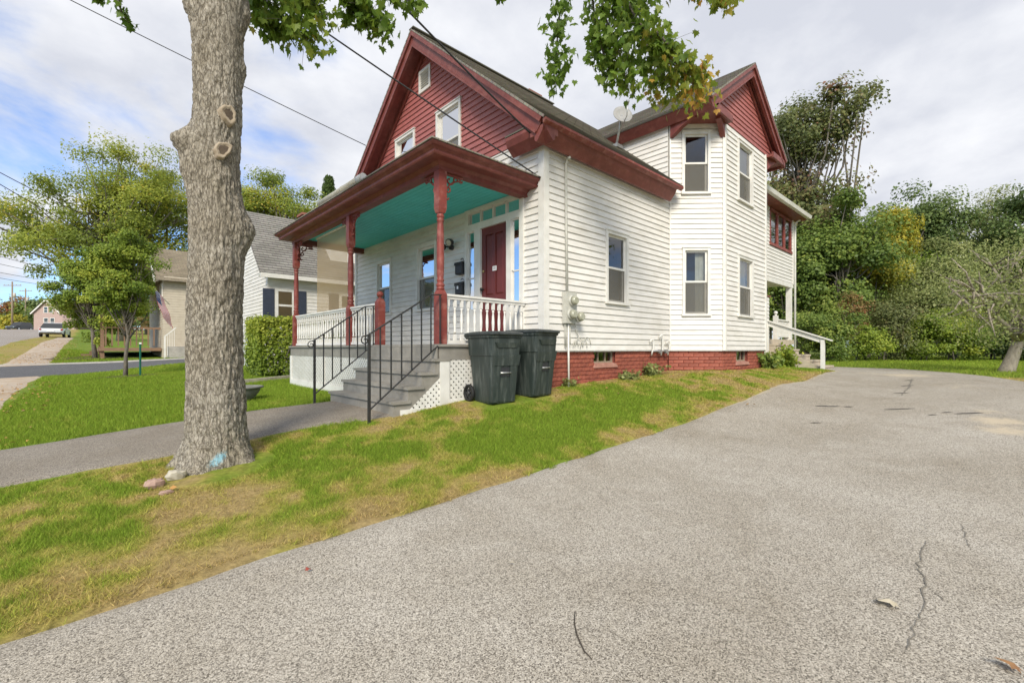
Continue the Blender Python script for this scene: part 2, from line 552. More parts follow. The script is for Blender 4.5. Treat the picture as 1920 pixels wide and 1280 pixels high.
def leaf_mat(name, stops, trans=0.35, rough=0.5, hs=0.0):
    """leaf colours on the per-leaf 'tint' value, thin-leaf translucency"""
    m = bpy.data.materials.new(name)
    m.use_nodes = True
    t = m.node_tree
    for n in list(t.nodes): t.nodes.remove(n)
    o = N(t, 'ShaderNodeOutputMaterial')
    at = N(t, 'ShaderNodeAttribute', attribute_name='tint')
    ra = N(t, 'ShaderNodeValToRGB')
    cr_ = ra.color_ramp
    while len(cr_.elements) < len(stops): cr_.elements.new(0.5)
    for e, (p, c) in zip(cr_.elements, stops):
        e.position = p; e.color = (*c, 1)
    t.links.new(at.outputs['Fac'], ra.inputs[0])
    b = N(t, 'ShaderNodeBsdfPrincipled')
    b.inputs['Roughness'].default_value = rough
    b.inputs['Specular IOR Level'].default_value = 0.3
    t.links.new(ra.outputs[0], b.inputs['Base Color'])
    tl = N(t, 'ShaderNodeBsdfTranslucent')
    t.links.new(ra.outputs[0], tl.inputs[0])
    mi = N(t, 'ShaderNodeMixShader'); mi.inputs[0].default_value = trans
    t.links.new(b.outputs[0], mi.inputs[1]); t.links.new(tl.outputs[0], mi.inputs[2])
    t.links.new(mi.outputs[0], o.inputs['Surface'])
    M[name] = m
    return m


leaf_mat('leaf_maple', [(0, (.085, .16, .018)), (.45, (.17, .26, .034)), (.72, (.28, .32, .045)), (.86, (.46, .33, .055)), (1, (.58, .27, .075))], trans=.5)
leaf_mat('leaf_green', [(0, (.085, .14, .028)), (.5, (.20, .275, .055)), (1, (.38, .42, .085))], trans=.4)
leaf_mat('leaf_bright', [(0, (.12, .19, .025)), (.5, (.26, .34, .045)), (1, (.48, .50, .07))], trans=.4)
leaf_mat('leaf_yellow', [(0, (.16, .20, .03)), (.5, (.38, .36, .045)), (1, (.70, .53, .065))], trans=.4)
leaf_mat('leaf_bronze', [(0, (.10, .125, .045)), (.5, (.20, .225, .075)), (.85, (.25, .20, .09)), (1, (.29, .15, .095))], trans=.4)
leaf_mat('leaf_sage', [(0, (.13, .165, .05)), (.5, (.26, .30, .095)), (1, (.44, .45, .19))], trans=.4)
leaf_mat('leaf_rust', [(0, (.17, .18, .05)), (.5, (.28, .20, .07)), (1, (.42, .11, .07))], trans=.4)
leaf_mat('leaf_dark', [(0, (.075, .12, .038)), (.5, (.155, .22, .065)), (1, (.29, .34, .105))], trans=.4)
leaf_mat('leaf_locust', [(0, (.15, .20, .035)), (.45, (.31, .37, .06)), (.8, (.52, .52, .08)), (1, (.66, .50, .09))], trans=.5)


def shingle_mat(name, c1, c2):
    m = bpy.data.materials.new(name)
    m.use_nodes = True
    t = m.node_tree
    b = t.nodes['Principled BSDF']
    b.inputs['Roughness'].default_value = .92
    at = N(t, 'ShaderNodeTexCoord')
    br = N(t, 'ShaderNodeTexBrick')
    br.offset = 0.5
    setin(br, Scale=1.0, Mortar_Size=0.006, Brick_Width=0.26, Row_Height=0.135, Bias=0.0)
    br.inputs['Color1'].default_value = (*c1, 1); br.inputs['Color2'].default_value = (*c2, 1)
    br.inputs['Mortar'].default_value = (*[c * .55 for c in c2], 1)
    t.links.new(at.outputs['UV'], br.inputs['Vector'])
    no = N(t, 'ShaderNodeTexNoise'); setin(no, Scale=1.1, Detail=6.0)
    t.links.new(at.outputs['UV'], no.inputs['Vector'])
    mi = N(t, 'ShaderNodeMix', data_type='RGBA', blend_type='MULTIPLY')
    ra = N(t, 'ShaderNodeMapRange'); setin(ra, From_Min=.35, From_Max=.7, To_Min=0.0, To_Max=.7)
    t.links.new(no.outputs['Fac'], ra.inputs[0]); t.links.new(ra.outputs[0], mi.inputs['Factor'])
    t.links.new(br.outputs['Color'], mi.inputs[6]); mi.inputs[7].default_value = (.62, .60, .55, 1)
    gr = N(t, 'ShaderNodeTexNoise'); setin(gr, Scale=90.0, Detail=2.0)
    t.links.new(at.outputs['UV'], gr.inputs['Vector'])
    m2 = N(t, 'ShaderNodeMix', data_type='RGBA', blend_type='OVERLAY'); m2.inputs['Factor'].default_value = .5
    t.links.new(mi.outputs[2], m2.inputs[6]); t.links.new(gr.outputs['Color'], m2.inputs[7])
    t.links.new(m2.outputs[2], b.inputs['Base Color'])
    bu = N(t, 'ShaderNodeBump'); setin(bu, Strength=.7, Distance=.008)
    t.links.new(br.outputs['Fac'], bu.inputs['Height']); bu.invert = True
    t.links.new(bu.outputs[0], b.inputs['Normal'])
    M[name] = m


shingle_mat('shingle_brown', (.30, .275, .23), (.23, .21, .175))
shingle_mat('shingle_grey', (.27, .255, .225), (.20, .19, .17))
shingle_mat('shingle_tan', (.30, .25, .17), (.23, .19, .13))


def uv_plane(me, ou, ov, u, v):
    """UVs in metres: u along the eave, v up the slope"""
    uvl = me.uv_layers.new(name='UVMap')
    for lp in me.loops:
        c = np.array(me.vertices[lp.vertex_index].co)
        uvl.data[lp.index].uv = (float(np.dot(c - ou, u)), float(np.dot(c - ov, v)))

# ================================================================== ground
EDGE_L = -1.9


def drive_hi(x):
    """house-side edge of the driveway"""
    x = np.asarray(x, float)
    e = EDGE_L + 0.10 * (fbm(x * .8, 3.3, seed=5) - .5) + 0.07 * (fbm(x * 4, 1.3, seed=6) - .5)
    e = e + np.clip((x - 8.9) / 1.6, 0, 1) * 1.5
    return e


def drive_lo(x):
    return np.interp(x, [-14, -3, 2, 5, 7.7, 9.9, 11.6], [-13, -13, -9.5, -7, -5.15, -4.15, -2.9]) + 0.10 * (fbm(np.asarray(x) * 2.0, 9.3, seed=8) - .5)


def dryness(x, y):
    """0 lush .. 1 straw: dry along the driveway, round the tree and by the wall"""
    big = fbm(x * .55, y * .55, seed=31, octs=4)
    sm = fbm(x * 2.6, y * 2.6, seed=41, octs=3)
    edge = np.clip(1 - (y - EDGE_L) / (0.55 + 1.0 * np.clip((-1.2 - x) / 3.0, 0, 1)), 0, 1)
    edge = edge * np.clip((10 - x) / 2, 0, 1)
    tr = np.exp(-((x + 4.2) ** 2 + (y - 0.1) ** 2) / 1.3) * .55
    wall = np.exp(-(np.clip(-y - np.where(x > 4.2, .8, 0), 0, 9) / .45) ** 2) * (x > -.5) * (x < 8) * .55
    wy = .5 + np.clip((-1.0 - x) / 2, 0, 1) * .28
    mid = (y < 1.0) * np.clip((x + 7) / 1, 0, 1) * .22
    st = np.clip((-5.9 - x) / .8, 0, 1) * .9
    fine = fbm(x * 7.5, y * 7.5, seed=47, octs=3)
    fr_ = np.where(y < .9, 1.0, .45)
    d = edge * .6 + tr + wall + mid + st + ((big - .5) * 1.9 + (sm - .5) * 1.7 + (fine - .5) * 1.7) * fr_ - .14 - .05 * (y > 2)
    return np.clip(d, 0, 1)


def grass_mat(name, blades):
    m = bpy.data.materials.new(name)
    m.use_nodes = True
    t = m.node_tree
    b = t.nodes['Principled BSDF']
    b.inputs['Roughness'].default_value = .75 if blades else .95
    b.inputs['Specular IOR Level'].default_value = .15
    ad_ = N(t, 'ShaderNodeAttribute', attribute_name='dry')
    ra = N(t, 'ShaderNodeValToRGB')
    ra.color_ramp.elements[0].position = .0
    k = 1.0 if blades else .62
    cols = [(.0, (.22, .325, .032)), (.35, (.34, .375, .06)), (.62, (.47, .405, .105)), (1, (.50, .37, .16))]
    while len(ra.color_ramp.elements) < 4: ra.color_ramp.elements.new(.5)
    for e, (p, c) in zip(ra.color_ramp.elements, cols):
        e.position = p; e.color = (*[v * k for v in c], 1)
    t.links.new(ad_.outputs['Fac'], ra.inputs[0])
    out = ra.outputs[0]
    if blades:
        at = N(t, 'ShaderNodeAttribute', attribute_name='tint')
        rr = N(t, 'ShaderNodeMapRange'); setin(rr, To_Min=.4, To_Max=1.5)
        t.links.new(at.outputs['Fac'], rr.inputs[0])
    else:
        no = N(t, 'ShaderNodeTexNoise'); setin(no, Scale=22.0, Detail=6.0, Roughness=.7)
        co = N(t, 'ShaderNodeTexCoord'); t.links.new(co.outputs['Object'], no.inputs['Vector'])
        rr = N(t, 'ShaderNodeMapRange'); setin(rr, From_Min=.3, From_Max=.7, To_Min=.55, To_Max=1.35)
        t.links.new(no.outputs['Fac'], rr.inputs[0])
        bu = N(t, 'ShaderNodeBump'); setin(bu, Strength=.6, Distance=.03)
        t.links.new(no.outputs['Fac'], bu.inputs['Height']); t.links.new(bu.outputs[0], b.inputs['Normal'])
    hs = N(t, 'ShaderNodeHueSaturation')
    t.links.new(rr.outputs[0], hs.inputs['Value']); t.links.new(out, hs.inputs['Color'])
    t.links.new(hs.outputs[0], b.inputs['Base Color'])
    if blades:
        o = t.nodes['Material Output']
        tl = N(t, 'ShaderNodeBsdfTranslucent'); t.links.new(hs.outputs[0], tl.inputs[0])
        mi = N(t, 'ShaderNodeMixShader'); mi.inputs[0].default_value = .35
        t.links.new(b.outputs[0], mi.inputs[1]); t.links.new(tl.outputs[0], mi.inputs[2])
        t.links.new(mi.outputs[0], o.inputs['Surface'])
    M[name] = m


grass_mat('lawn_soil', False)
grass_mat('grass_blades', True)


def asphalt_mat(name, base, hi, dark, warm):
    m = bpy.data.materials.new(name)
    m.use_nodes = True
    t = m.node_tree
    b = t.nodes['Principled BSDF']
    b.inputs['Roughness'].default_value = .9
    b.inputs['Specular IOR Level'].default_value = .2
    co = N(t, 'ShaderNodeTexCoord')
    vo = N(t, 'ShaderNodeTexVoronoi'); setin(vo, Scale=190.0, Randomness=1.0)
    t.links.new(co.outputs['Object'], vo.inputs['Vector'])
    sp = N(t, 'ShaderNodeSeparateColor'); t.links.new(vo.outputs['Color'], sp.inputs[0])
    ra = N(t, 'ShaderNodeValToRGB')
    el = ra.color_ramp
    while len(el.elements) < 4: el.elements.new(.5)
    for e, (p, c) in zip(el.elements, [(0, dark), (.35, base), (.7, tuple((a + q) / 2 for a, q in zip(base, hi))), (1, hi)]):
        e.position = p; e.color = (*c, 1)
    t.links.new(sp.outputs[0], ra.inputs[0])
    n1 = N(t, 'ShaderNodeTexNoise'); setin(n1, Scale=.38, Detail=9.0, Roughness=.62)
    t.links.new(co.outputs['Object'], n1.inputs['Vector'])
    r1 = N(t, 'ShaderNodeMapRange'); setin(r1, From_Min=.35, From_Max=.65)
    t.links.new(n1.outputs['Fac'], r1.inputs[0])
    m1 = N(t, 'ShaderNodeMix', data_type='RGBA', blend_type='MULTIPLY')
    # broad worn lanes and dark patches
    n5 = N(t, 'ShaderNodeTexNoise'); setin(n5, Scale=1.7, Detail=10.0, Roughness=.68, Distortion=.6)
    t.links.new(co.outputs['Object'], n5.inputs['Vector'])
    r5 = N(t, 'ShaderNodeMapRange'); setin(r5, From_Min=.38, From_Max=.72); t.links.new(n5.outputs['Fac'], r5.inputs[0])
    a5 = N(t, 'ShaderNodeMath', operation='MULTIPLY_ADD'); a5.inputs[1].default_value = .55; a5.use_clamp = True
    h1 = N(t, 'ShaderNodeMath', operation='MULTIPLY'); h1.inputs[1].default_value = .62; t.links.new(r1.outputs[0], h1.inputs[0])
    t.links.new(r5.outputs[0], a5.inputs[0]); t.links.new(h1.outputs[0], a5.inputs[2])
    t.links.new(a5.outputs[0], m1.inputs['Factor'])
    t.links.new(ra.outputs[0], m1.inputs[6]); m1.inputs[7].default_value = (*warm, 1)
    n2 = N(t, 'ShaderNodeTexNoise'); setin(n2, Scale=260.0, Detail=2.0)
    t.links.new(co.outputs['Object'], n2.inputs['Vector'])
    m2 = N(t, 'ShaderNodeMix', data_type='RGBA', blend_type='OVERLAY'); m2.inputs['Factor'].default_value = .7
    t.links.new(m1.outputs[2], m2.inputs[6]); t.links.new(n2.outputs['Fac'], m2.inputs[7])
    # sand washed over it
    sa = N(t, 'ShaderNodeAttribute', attribute_name='sand')
    n4 = N(t, 'ShaderNodeTexNoise'); setin(n4, Scale=7.0, Detail=8.0, Roughness=.7)
    t.links.new(co.outputs['Object'], n4.inputs['Vector'])
    s4 = N(t, 'ShaderNodeMath', operation='ADD'); t.links.new(sa.outputs['Fac'], s4.inputs[0]); t.links.new(n4.outputs['Fac'], s4.inputs[1])
    r4 = N(t, 'ShaderNodeMapRange'); setin(r4, From_Min=.80, From_Max=1.15, To_Max=.85); t.links.new(s4.outputs[0], r4.inputs[0])
    m4 = N(t, 'ShaderNodeMix', data_type='RGBA'); m4.inputs[7].default_value = (.50, .42, .30, 1)
    t.links.new(r4.outputs[0], m4.inputs['Factor']); t.links.new(m2.outputs[2], m4.inputs[6])
    t.links.new(m4.outputs[2], b.inputs['Base Color'])
    bu = N(t, 'ShaderNodeBump'); setin(bu, Strength=.5, Distance=.003)
    t.links.new(vo.outputs['Distance'], bu.inputs['Height']); bu.invert = True
    t.links.new(bu.outputs[0], b.inputs['Normal'])
    M[name] = m


asphalt_mat('old_asphalt', (.335, .305, .256), (.59, .545, .465), (.13, .115, .094), (.70, .67, .62))
asphalt_mat('path_asphalt', (.23, .205, .172), (.36, .325, .275), (.10, .09, .075), (.78, .74, .68))
asphalt_mat('fresh_asphalt', (.105, .105, .11), (.17, .17, .17), (.055, .055, .06), (.85, .85, .85))
asphalt_mat('street_asphalt', (.30, .27, .245), (.40, .37, .34), (.2, .18, .16), (.85, .8, .74))

# one sheet to the horizon, fine near the camera, with the lawn's dryness as a value on it
gx = np.unique(np.concatenate([np.linspace(-420, -40, 20), np.arange(-40, -12, 1.0), np.arange(-12, 14, .16), np.arange(14, 60, 1.0), np.linspace(60, 520, 22)]))
gy = np.unique(np.concatenate([np.linspace(-420, -30, 20), np.arange(-30, -6, 1.0), np.arange(-6, 14, .16), np.arange(14, 40, .5), np.arange(40, 130, 2.0), np.linspace(130, 560, 20)]))
GX, GY = np.meshgrid(gx, gy, indexing='ij')
GZ = H(np.clip(GX, -70, 95), np.clip(GY, -65, 140))
in_dr = (GX > -14) & (GX < 11.6) & (GY > drive_lo(GX) - .1) & (GY < drive_hi(GX) + .02)
near = (np.abs(GX) < 14) & (GY > -6) & (GY < 14)
GZ = GZ + np.where(near & ~in_dr, .02 * (fbm(GX * 1.7, GY * 1.7, seed=3) - .5), 0) - np.where(in_dr, .03, 0)
ni, nj = GX.shape
idx = np.arange(ni * nj).reshape(ni, nj)
F = np.stack([idx[:-1, :-1], idx[1:, :-1], idx[1:, 1:], idx[:-1, 1:]], -1).reshape(-1, 4)
gme = np_mesh('ground', np.stack([GX, GY, GZ], -1).reshape(-1, 3), F, True)
dr_ = dryness(GX, GY)
dr_ = np.where(GX > 9, .12, dr_)
attr(gme, 'dry', dr_.ravel())
tag(link('ground', gme, M['lawn_soil']), kind='structure')


def ground_z(x, y):
    return H(x, y)


def sheet(name, xs, lo, hi, nj, mat, off, along='x', smooth=True):
    """a surface draped on the terrain: for each station along, from lo to hi across"""
    xs = np.asarray(xs, float)
    t_ = np.linspace(0, 1, nj)
    A = np.repeat(xs[:, None], nj, 1)
    B = lo[:, None] * (1 - t_) + hi[:, None] * t_
    X, Y = (A, B) if along == 'x' else (B, A)
    Z = H(X, Y) + off
    # the rim dips into the soil so that the sheet has an edge
    Z[:, 0] -= off + .03; Z[:, -1] -= off + .03
    i_ = np.arange(X.size).reshape(X.shape)
    F = np.stack([i_[:-1, :-1], i_[1:, :-1], i_[1:, 1:], i_[:-1, 1:]], -1).reshape(-1, 4)
    me = np_mesh(name, np.stack([X, Y, Z], -1).reshape(-1, 3), F, smooth)
    return tag(link(name, me, mat), kind='structure')


xs = np.arange(-14, 11.61, .16)
driveway = sheet('driveway', xs, drive_lo(xs), drive_hi(xs), 70, M['old_asphalt'], .006)
ORG[driveway.name] = np.zeros(3)

xs = np.arange(-6.1, -2.34, .12)
walk_hi = 2.32 + .06 * (fbm(xs * 2, 2.0, seed=12) - .5)
walk_lo = .62 + .16 * (fbm(xs * 1.8, 7.0, seed=13) - .5) + np.clip((xs + 3.2) / .9, 0, 1) * -.35
sheet('front_walk', xs, walk_lo, walk_hi, 16, M['path_asphalt'], .022)

ys = np.arange(-16, 60, .6)
sheet('sidewalk', ys, np.full(len(ys), -7.5) + .12 * (fbm(ys * .7, 4., seed=15) - .5), np.full(len(ys), -6.05) + .25 * (fbm(ys * .9, 1.5, seed=16) - .5), 8, M['sand'], .02, along='y')
ys = np.concatenate([np.arange(-60, 60, .8), np.arange(60, 135, 3.0)])
sheet('street', ys, np.full(len(ys), -17.0), np.full(len(ys), -8.4) + .5 * (fbm(ys * .3, 1.5, seed=17) - .5), 16, M['street_asphalt'], .02, along='y')
# neighbour's blacktop driveway
xs = np.arange(-8.6, -0.9, .2)
sheet('neighbour_driveway', xs, np.interp(xs, [-8.6, -6.9, -5.1, -2.6, -.9], [13.4, 14.2, 15.4, 15.45, 15.5]), np.interp(xs, [-8.6, -7.3, -5.7, -2.2, -.9], [18.0, 18.3, 18.9, 18.7, 18.6]), 18, M['fresh_asphalt'], .03)
sheet('neighbour_apron', xs, np.interp(xs, [-8.6, -5.7, -2.2, -.9], [18.35, 19.1, 18.9, 18.8]), np.interp(xs, [-8.6, -5.7, -2.2, -.9], [18.8, 19.7, 20.2, 20.3]), 6, M['concrete'], .03)


def patch(name, c, rx, ry, mat, off, seed, rot=0.0, parent=None, wob=.5, n=40):
    """irregular thin patch lying on the terrain"""
    a = np.linspace(0, 2 * np.pi, n, endpoint=False)
    rr = 1 + wob * (fbm(np.cos(a) * 1.6 + seed, np.sin(a) * 1.6, seed=seed) - .5) * 2
    X = [c[0]]; Y = [c[1]]
    for f_ in (.5, 1.0):
        ux, uy = rx * rr * f_ * np.cos(a), ry * rr * f_ * np.sin(a)
        X += list(c[0] + ux * math.cos(rot) - uy * math.sin(rot)); Y += list(c[1] + ux * math.sin(rot) + uy * math.cos(rot))
    X = np.array(X); Y = np.array(Y)
    Z = H(X, Y) + off
    Z[1 + n:] -= .004
    fs = [(0, 1 + k, 1 + (k + 1) % n) for k in range(n)]
    F3 = np.array(fs + [(1 + k, 1 + n + k, 1 + n + (k + 1) % n) for k in range(n)] + [(1 + k, 1 + n + (k + 1) % n, 1 + (k + 1) % n) for k in range(n)])
    me = np_mesh(name, np.stack([X, Y, Z], -1), F3, True)
    return link(name, me, mat, parent)


# sand blown over the asphalt, damp stains, cracks
dv = np.empty(len(driveway.data.vertices) * 3, np.float32); driveway.data.vertices.foreach_get('co', dv); dv = dv.reshape(-1, 3)
sand = np.zeros(len(dv))
for (a, b, r_, am) in [(1868, 790, .32, .75), (1885, 808, .3, .7), (1850, 772, .25, .55), (1700, 704, .7, .6), (1625, 700, .6, .4), (1800, 725, .7, .35), (1500, 770, .6, .25)]:
    g, _ = ghit(a, b)
    sand = np.maximum(sand, am * np.exp(-((dv[:, 0] - g[0]) ** 2 + (dv[:, 1] - g[1]) ** 2) / r_ ** 2))
ed = drive_hi(dv[:, 0]) - dv[:, 1]
sand = np.maximum(sand, .62 * np.exp(-(ed / .16) ** 2) * np.clip((dv[:, 0] + 1.5) / 4, .25, 1))
attr(driveway.data, 'sand', sand)
for (a, b, rx, ry, sd_) in [(1540, 762, .10, .025, 2), (1560, 763, .11, .02, 4), (1590, 764, .07, .02, 6), (1685, 768, .20, .022, 8), (1775, 774, .07, .02, 12),
                            (1815, 776, .16, .03, 14), (1748, 779, .05, .015, 15), (1530, 794, .06, .016, 16), (1690, 738, .12, .03, 18), (1700, 724, .12, .03, 19), (1705, 714, .1, .03, 20)]:
    g, _ = ghit(a, b)
    patch('stain', g, rx, ry, M['stain_dark'], .0148, sd_, rot=-.82, parent=driveway)


pm('crack_soil', (.15, .135, .11), (.20, .18, .145), scale=12, rough=.95)


def crack(pix, w):
    pts = [ghit(a, b)[0] for a, b in pix]
    P = []
    for i in range(len(pts) - 1):
        for k in range(6):
            q = pts[i] * (1 - k / 6) + pts[i + 1] * k / 6
            P.append(q[:2] + np.array([random.uniform(-.012, .012), random.uniform(-.012, .012)]))
    P = np.array(P)
    V = []; F = []
    for i in range(len(P)):
        d = P[min(i + 1, len(P) - 1)] - P[max(i - 1, 0)]
        nrm = np.array([-d[1], d[0]]) / (np.linalg.norm(d) + 1e-9)
        ww = w * (.35 + .9 * random.random()) * (.3 if i in (0, len(P) - 1) else 1)
        for sg in (-1, 1):
            q = P[i] + nrm * sg * ww / 2
            V.append((q[0], q[1], float(H(q[0], q[1])) + .0105))
        if i: F.append((2 * i - 2, 2 * i - 1, 2 * i + 1, 2 * i))
    link('crack', np_mesh('crack', np.array(V), np.array(F)), M['crack_soil'], driveway)


crack([(1733, 1015), (1722, 1060), (1733, 1100), (1728, 1150), (1712, 1190), (1700, 1235)], .007)
crack([(1806, 985), (1808, 1010), (1826, 1040)], .005)
crack([(1733, 1100), (1755, 1112), (1768, 1130)], .004)
crack([(1722, 1060), (1708, 1072)], .004)
crack([(1690, 742), (1705, 725), (1712, 708)], .03)


# ------------------------------------------------------------------ grass blades
def blades(name, label, n, xr, yr, accept, seed, hgt, wid, d0, far_pow=1.6):
    rng = np.random.default_rng(seed)
    X = rng.uniform(*xr, n); Y = rng.uniform(*yr, n)
    D = np.hypot(X - CAMP[0], Y - CAMP[1])
    keep = accept(X, Y) & (rng.random(n) < np.minimum(1, (d0 / D) ** far_pow))
    X, Y, D = X[keep], Y[keep], D[keep]
    dry = dryness(X, Y)
    dry = np.where(X > 9, .06 + .1 * fbm(X * .4, Y * .4, seed=4), dry)
    keep = rng.random(len(X)) < 1 - .45 * dry
    X, Y, D, dry = X[keep], Y[keep], D[keep], dry[keep]
    n = len(X)
    dry = np.clip(dry + rng.normal(0, .14, n), 0, 1)
    Z = H(X, Y) - .004
    a = rng.uniform(0, 2 * np.pi, n)
    sc = np.maximum(1, D / d0)
    h = hgt * rng.uniform(.45, 1.25, n) * (1 - .5 * dry) * (.8 + .5 * fbm(X * 1.5, Y * 1.5, seed=9))
    w = wid * rng.uniform(.7, 1.3, n) * sc
    lean = h * rng.uniform(.15, 1.1, n) * (1 + 1.3 * dry)
    la = rng.uniform(0, 2 * np.pi, n)
    c, s_ = np.cos(a) * w / 2, np.sin(a) * w / 2
    V = np.empty((n, 3, 3))
    V[:, 0] = np.stack([X - c, Y - s_, Z], -1)
    V[:, 1] = np.stack([X + c, Y + s_, Z], -1)
    V[:, 2] = np.stack([X + np.cos(la) * lean, Y + np.sin(la) * lean, Z + h], -1)
    me = np_mesh(name, V.reshape(-1, 3), np.arange(3 * n).reshape(-1, 3))
    attr(me, 'dry', np.repeat(dry, 3))
    attr(me, 'tint', np.repeat(np.clip(rng.normal(.5, .22, n), 0, 1), 3))
    return tag(link(name, me, M['grass_blades']), label, 'grass', kind='stuff')


TRUNK, TRUNK_Y = ghit(407, 880)


def open_lawn(X, Y):
    ok = Y > drive_hi(X) - .02 + .30 * (fbm(X * 6, Y * 6, seed=77, octs=4, gain=.7) - .5)
    ok &= ~((X > -6.2) & (X < -2.3) & (Y > .62 + .1 * (fbm(X * 3, 1., seed=3) - .5)) & (Y < 2.30))
    ok &= ~((X > -2.75) & (X < -1.7) & (Y > .28) & (Y < 2.35))
    ok &= ~((X > -1.75) & (Y > .25) & (Y < 6.45))
    ok &= ~((X > -.03) & (Y > -.03) & (Y < 6.8))
    bay = (X > 3.87) & (X < 8.0) & (Y > -.83) & (Y > -(X - 3.85)) & (Y > (X - 8.02))
    ok &= ~bay
    ok &= np.hypot(X - TRUNK[0], Y - TRUNK[1]) > .33 + .22 * vnoise(X * 3, Y * 3, seed=8)
    ok &= ~((X < -.9) & (Y > np.interp(X, [-8.6, -6.9, -5.1, -2.6, -.9], [13.4, 14.2, 15.4, 15.45, 15.5])))
    ok &= ~((X > -1.3) & (Y > 10.3))
    ok &= (X > -6.05 + .35 * (fbm(Y * .9, X, seed=2) - .5))
    ok &= (X < 9.4)
    ok &= ~((X > -1.45) & (X < -.15) & (Y > -.45) & (Y < .4))
    return ok


blades('lawn_grass', 'short green and straw grass between the house and the driveway', 900000, (-6.2, 9.4), (-2.0, 1.0), open_lawn, 1, .042, .0042, 3.6, 1.3)
blades('lawn_grass', 'lush green front lawn beyond the asphalt walk', 620000, (-6.4, 0), (2.25, 15.5), open_lawn, 2, .055, .005, 6.0, 1.3)


def back_lawn(X, Y):
    ok = (X > 11.55) | (Y < drive_lo(X))
    return ok & (np.hypot(X + 5, Y + 5) < 48) & ((X > 12.8) | (Y < -1.0))


blades('lawn_grass', 'bright green back lawn before the tree line', 260000, (7, 32), (-22, 6), back_lawn, 3, .07, .012, 16, 1.0)


def side2(X, Y):
    return (Y > 19.9) & (X < np.interp(Y, [19, 23, 30], [-1, -4.6, -5.5]))


blades('lawn_grass', 'green lawn of the next house beyond the blacktop driveway', 60000, (-6.2, -1), (19.8, 30), side2, 4, .07, .012, 16, 1.0)

# ================================================================== the red and white house
house = thing('house', 'white clapboard house with dark red gables and a turquoise-ceilinged front porch', 'house', (0, 0, .6))
SB = 1.225          # bottom of the siding
EXPO = .107


def spans(z0, z1, lims, openings):
    """pieces of a course between the wall's limits, cut by openings"""
    zm = (z0 + z1) / 2
    a0, b0 = lims(z0); a1, b1 = lims(z1)
    segs = [(a0, b0, a1, b1)]
    for (o0, o1, c0, c1) in openings:
        ov = min(z1, c1) - max(z0, c0)
        if ov < (z1 - z0) * .5: continue
        nxt = []
        for (p0, q0, p1, q1) in segs:
            if o1 <= min(p0, p1) or o0 >= max(q0, q1):
                nxt.append((p0, q0, p1, q1)); continue
            if o0 > p0: nxt.append((p0, o0, min(p1, o0), o0))
            if o1 < q0: nxt.append((o1, q0, o1, max(q1, o1)))
        segs = nxt
    return [s for s in segs if s[1] - s[0] > .03]


def wall(fr, lims, z0, z1, openings, mat, name='siding_board', expo=EXPO, joined=False, back=None, wname='wall', sub=None, proud=.023):
    """sheathing with the openings left out, and lapped boards over it"""
    zs = sorted({z0, z1, *[c for o in openings for c in o[2:] if z0 < c < z1], *np.arange(z0, z1, .5)})
    mb = MB()
    for a, b in zip(zs[:-1], zs[1:]):
        for (p0, q0, p1, q1) in spans(a, b, lims, openings):
            mb.hexa([fr(p0, a, -.02), fr(q0, a, -.02), fr(q0, a, 0), fr(p0, a, 0), fr(p1, b, -.02), fr(q1, b, -.02), fr(q1, b, 0), fr(p1, b, 0)])
    w = mb.part(wname, back or mat, house)
    jb = MB()
    k = 0
    z = z0
    while z < z1 - .02:
        zt = min(z + expo, z1)
        for (p0, q0, p1, q1) in spans(z, zt, lims, openings):
            b = jb if joined else MB()
            j = random.uniform(-.0012, .0012)
            b.hexa([fr(p0, z + j, .001), fr(q0, z + j, .001), fr(q0, z - j, proud), fr(p0, z + j, proud),
                    fr(p1, zt + .004, .001), fr(q1, zt + .004, .001), fr(q1, zt + .004, .004), fr(p1, zt + .004, .004)])
            if not joined: b.part(name, mat, w)
        z += expo
    if joined: jb.part('siding', mat, w, kind='stuff')
    return w


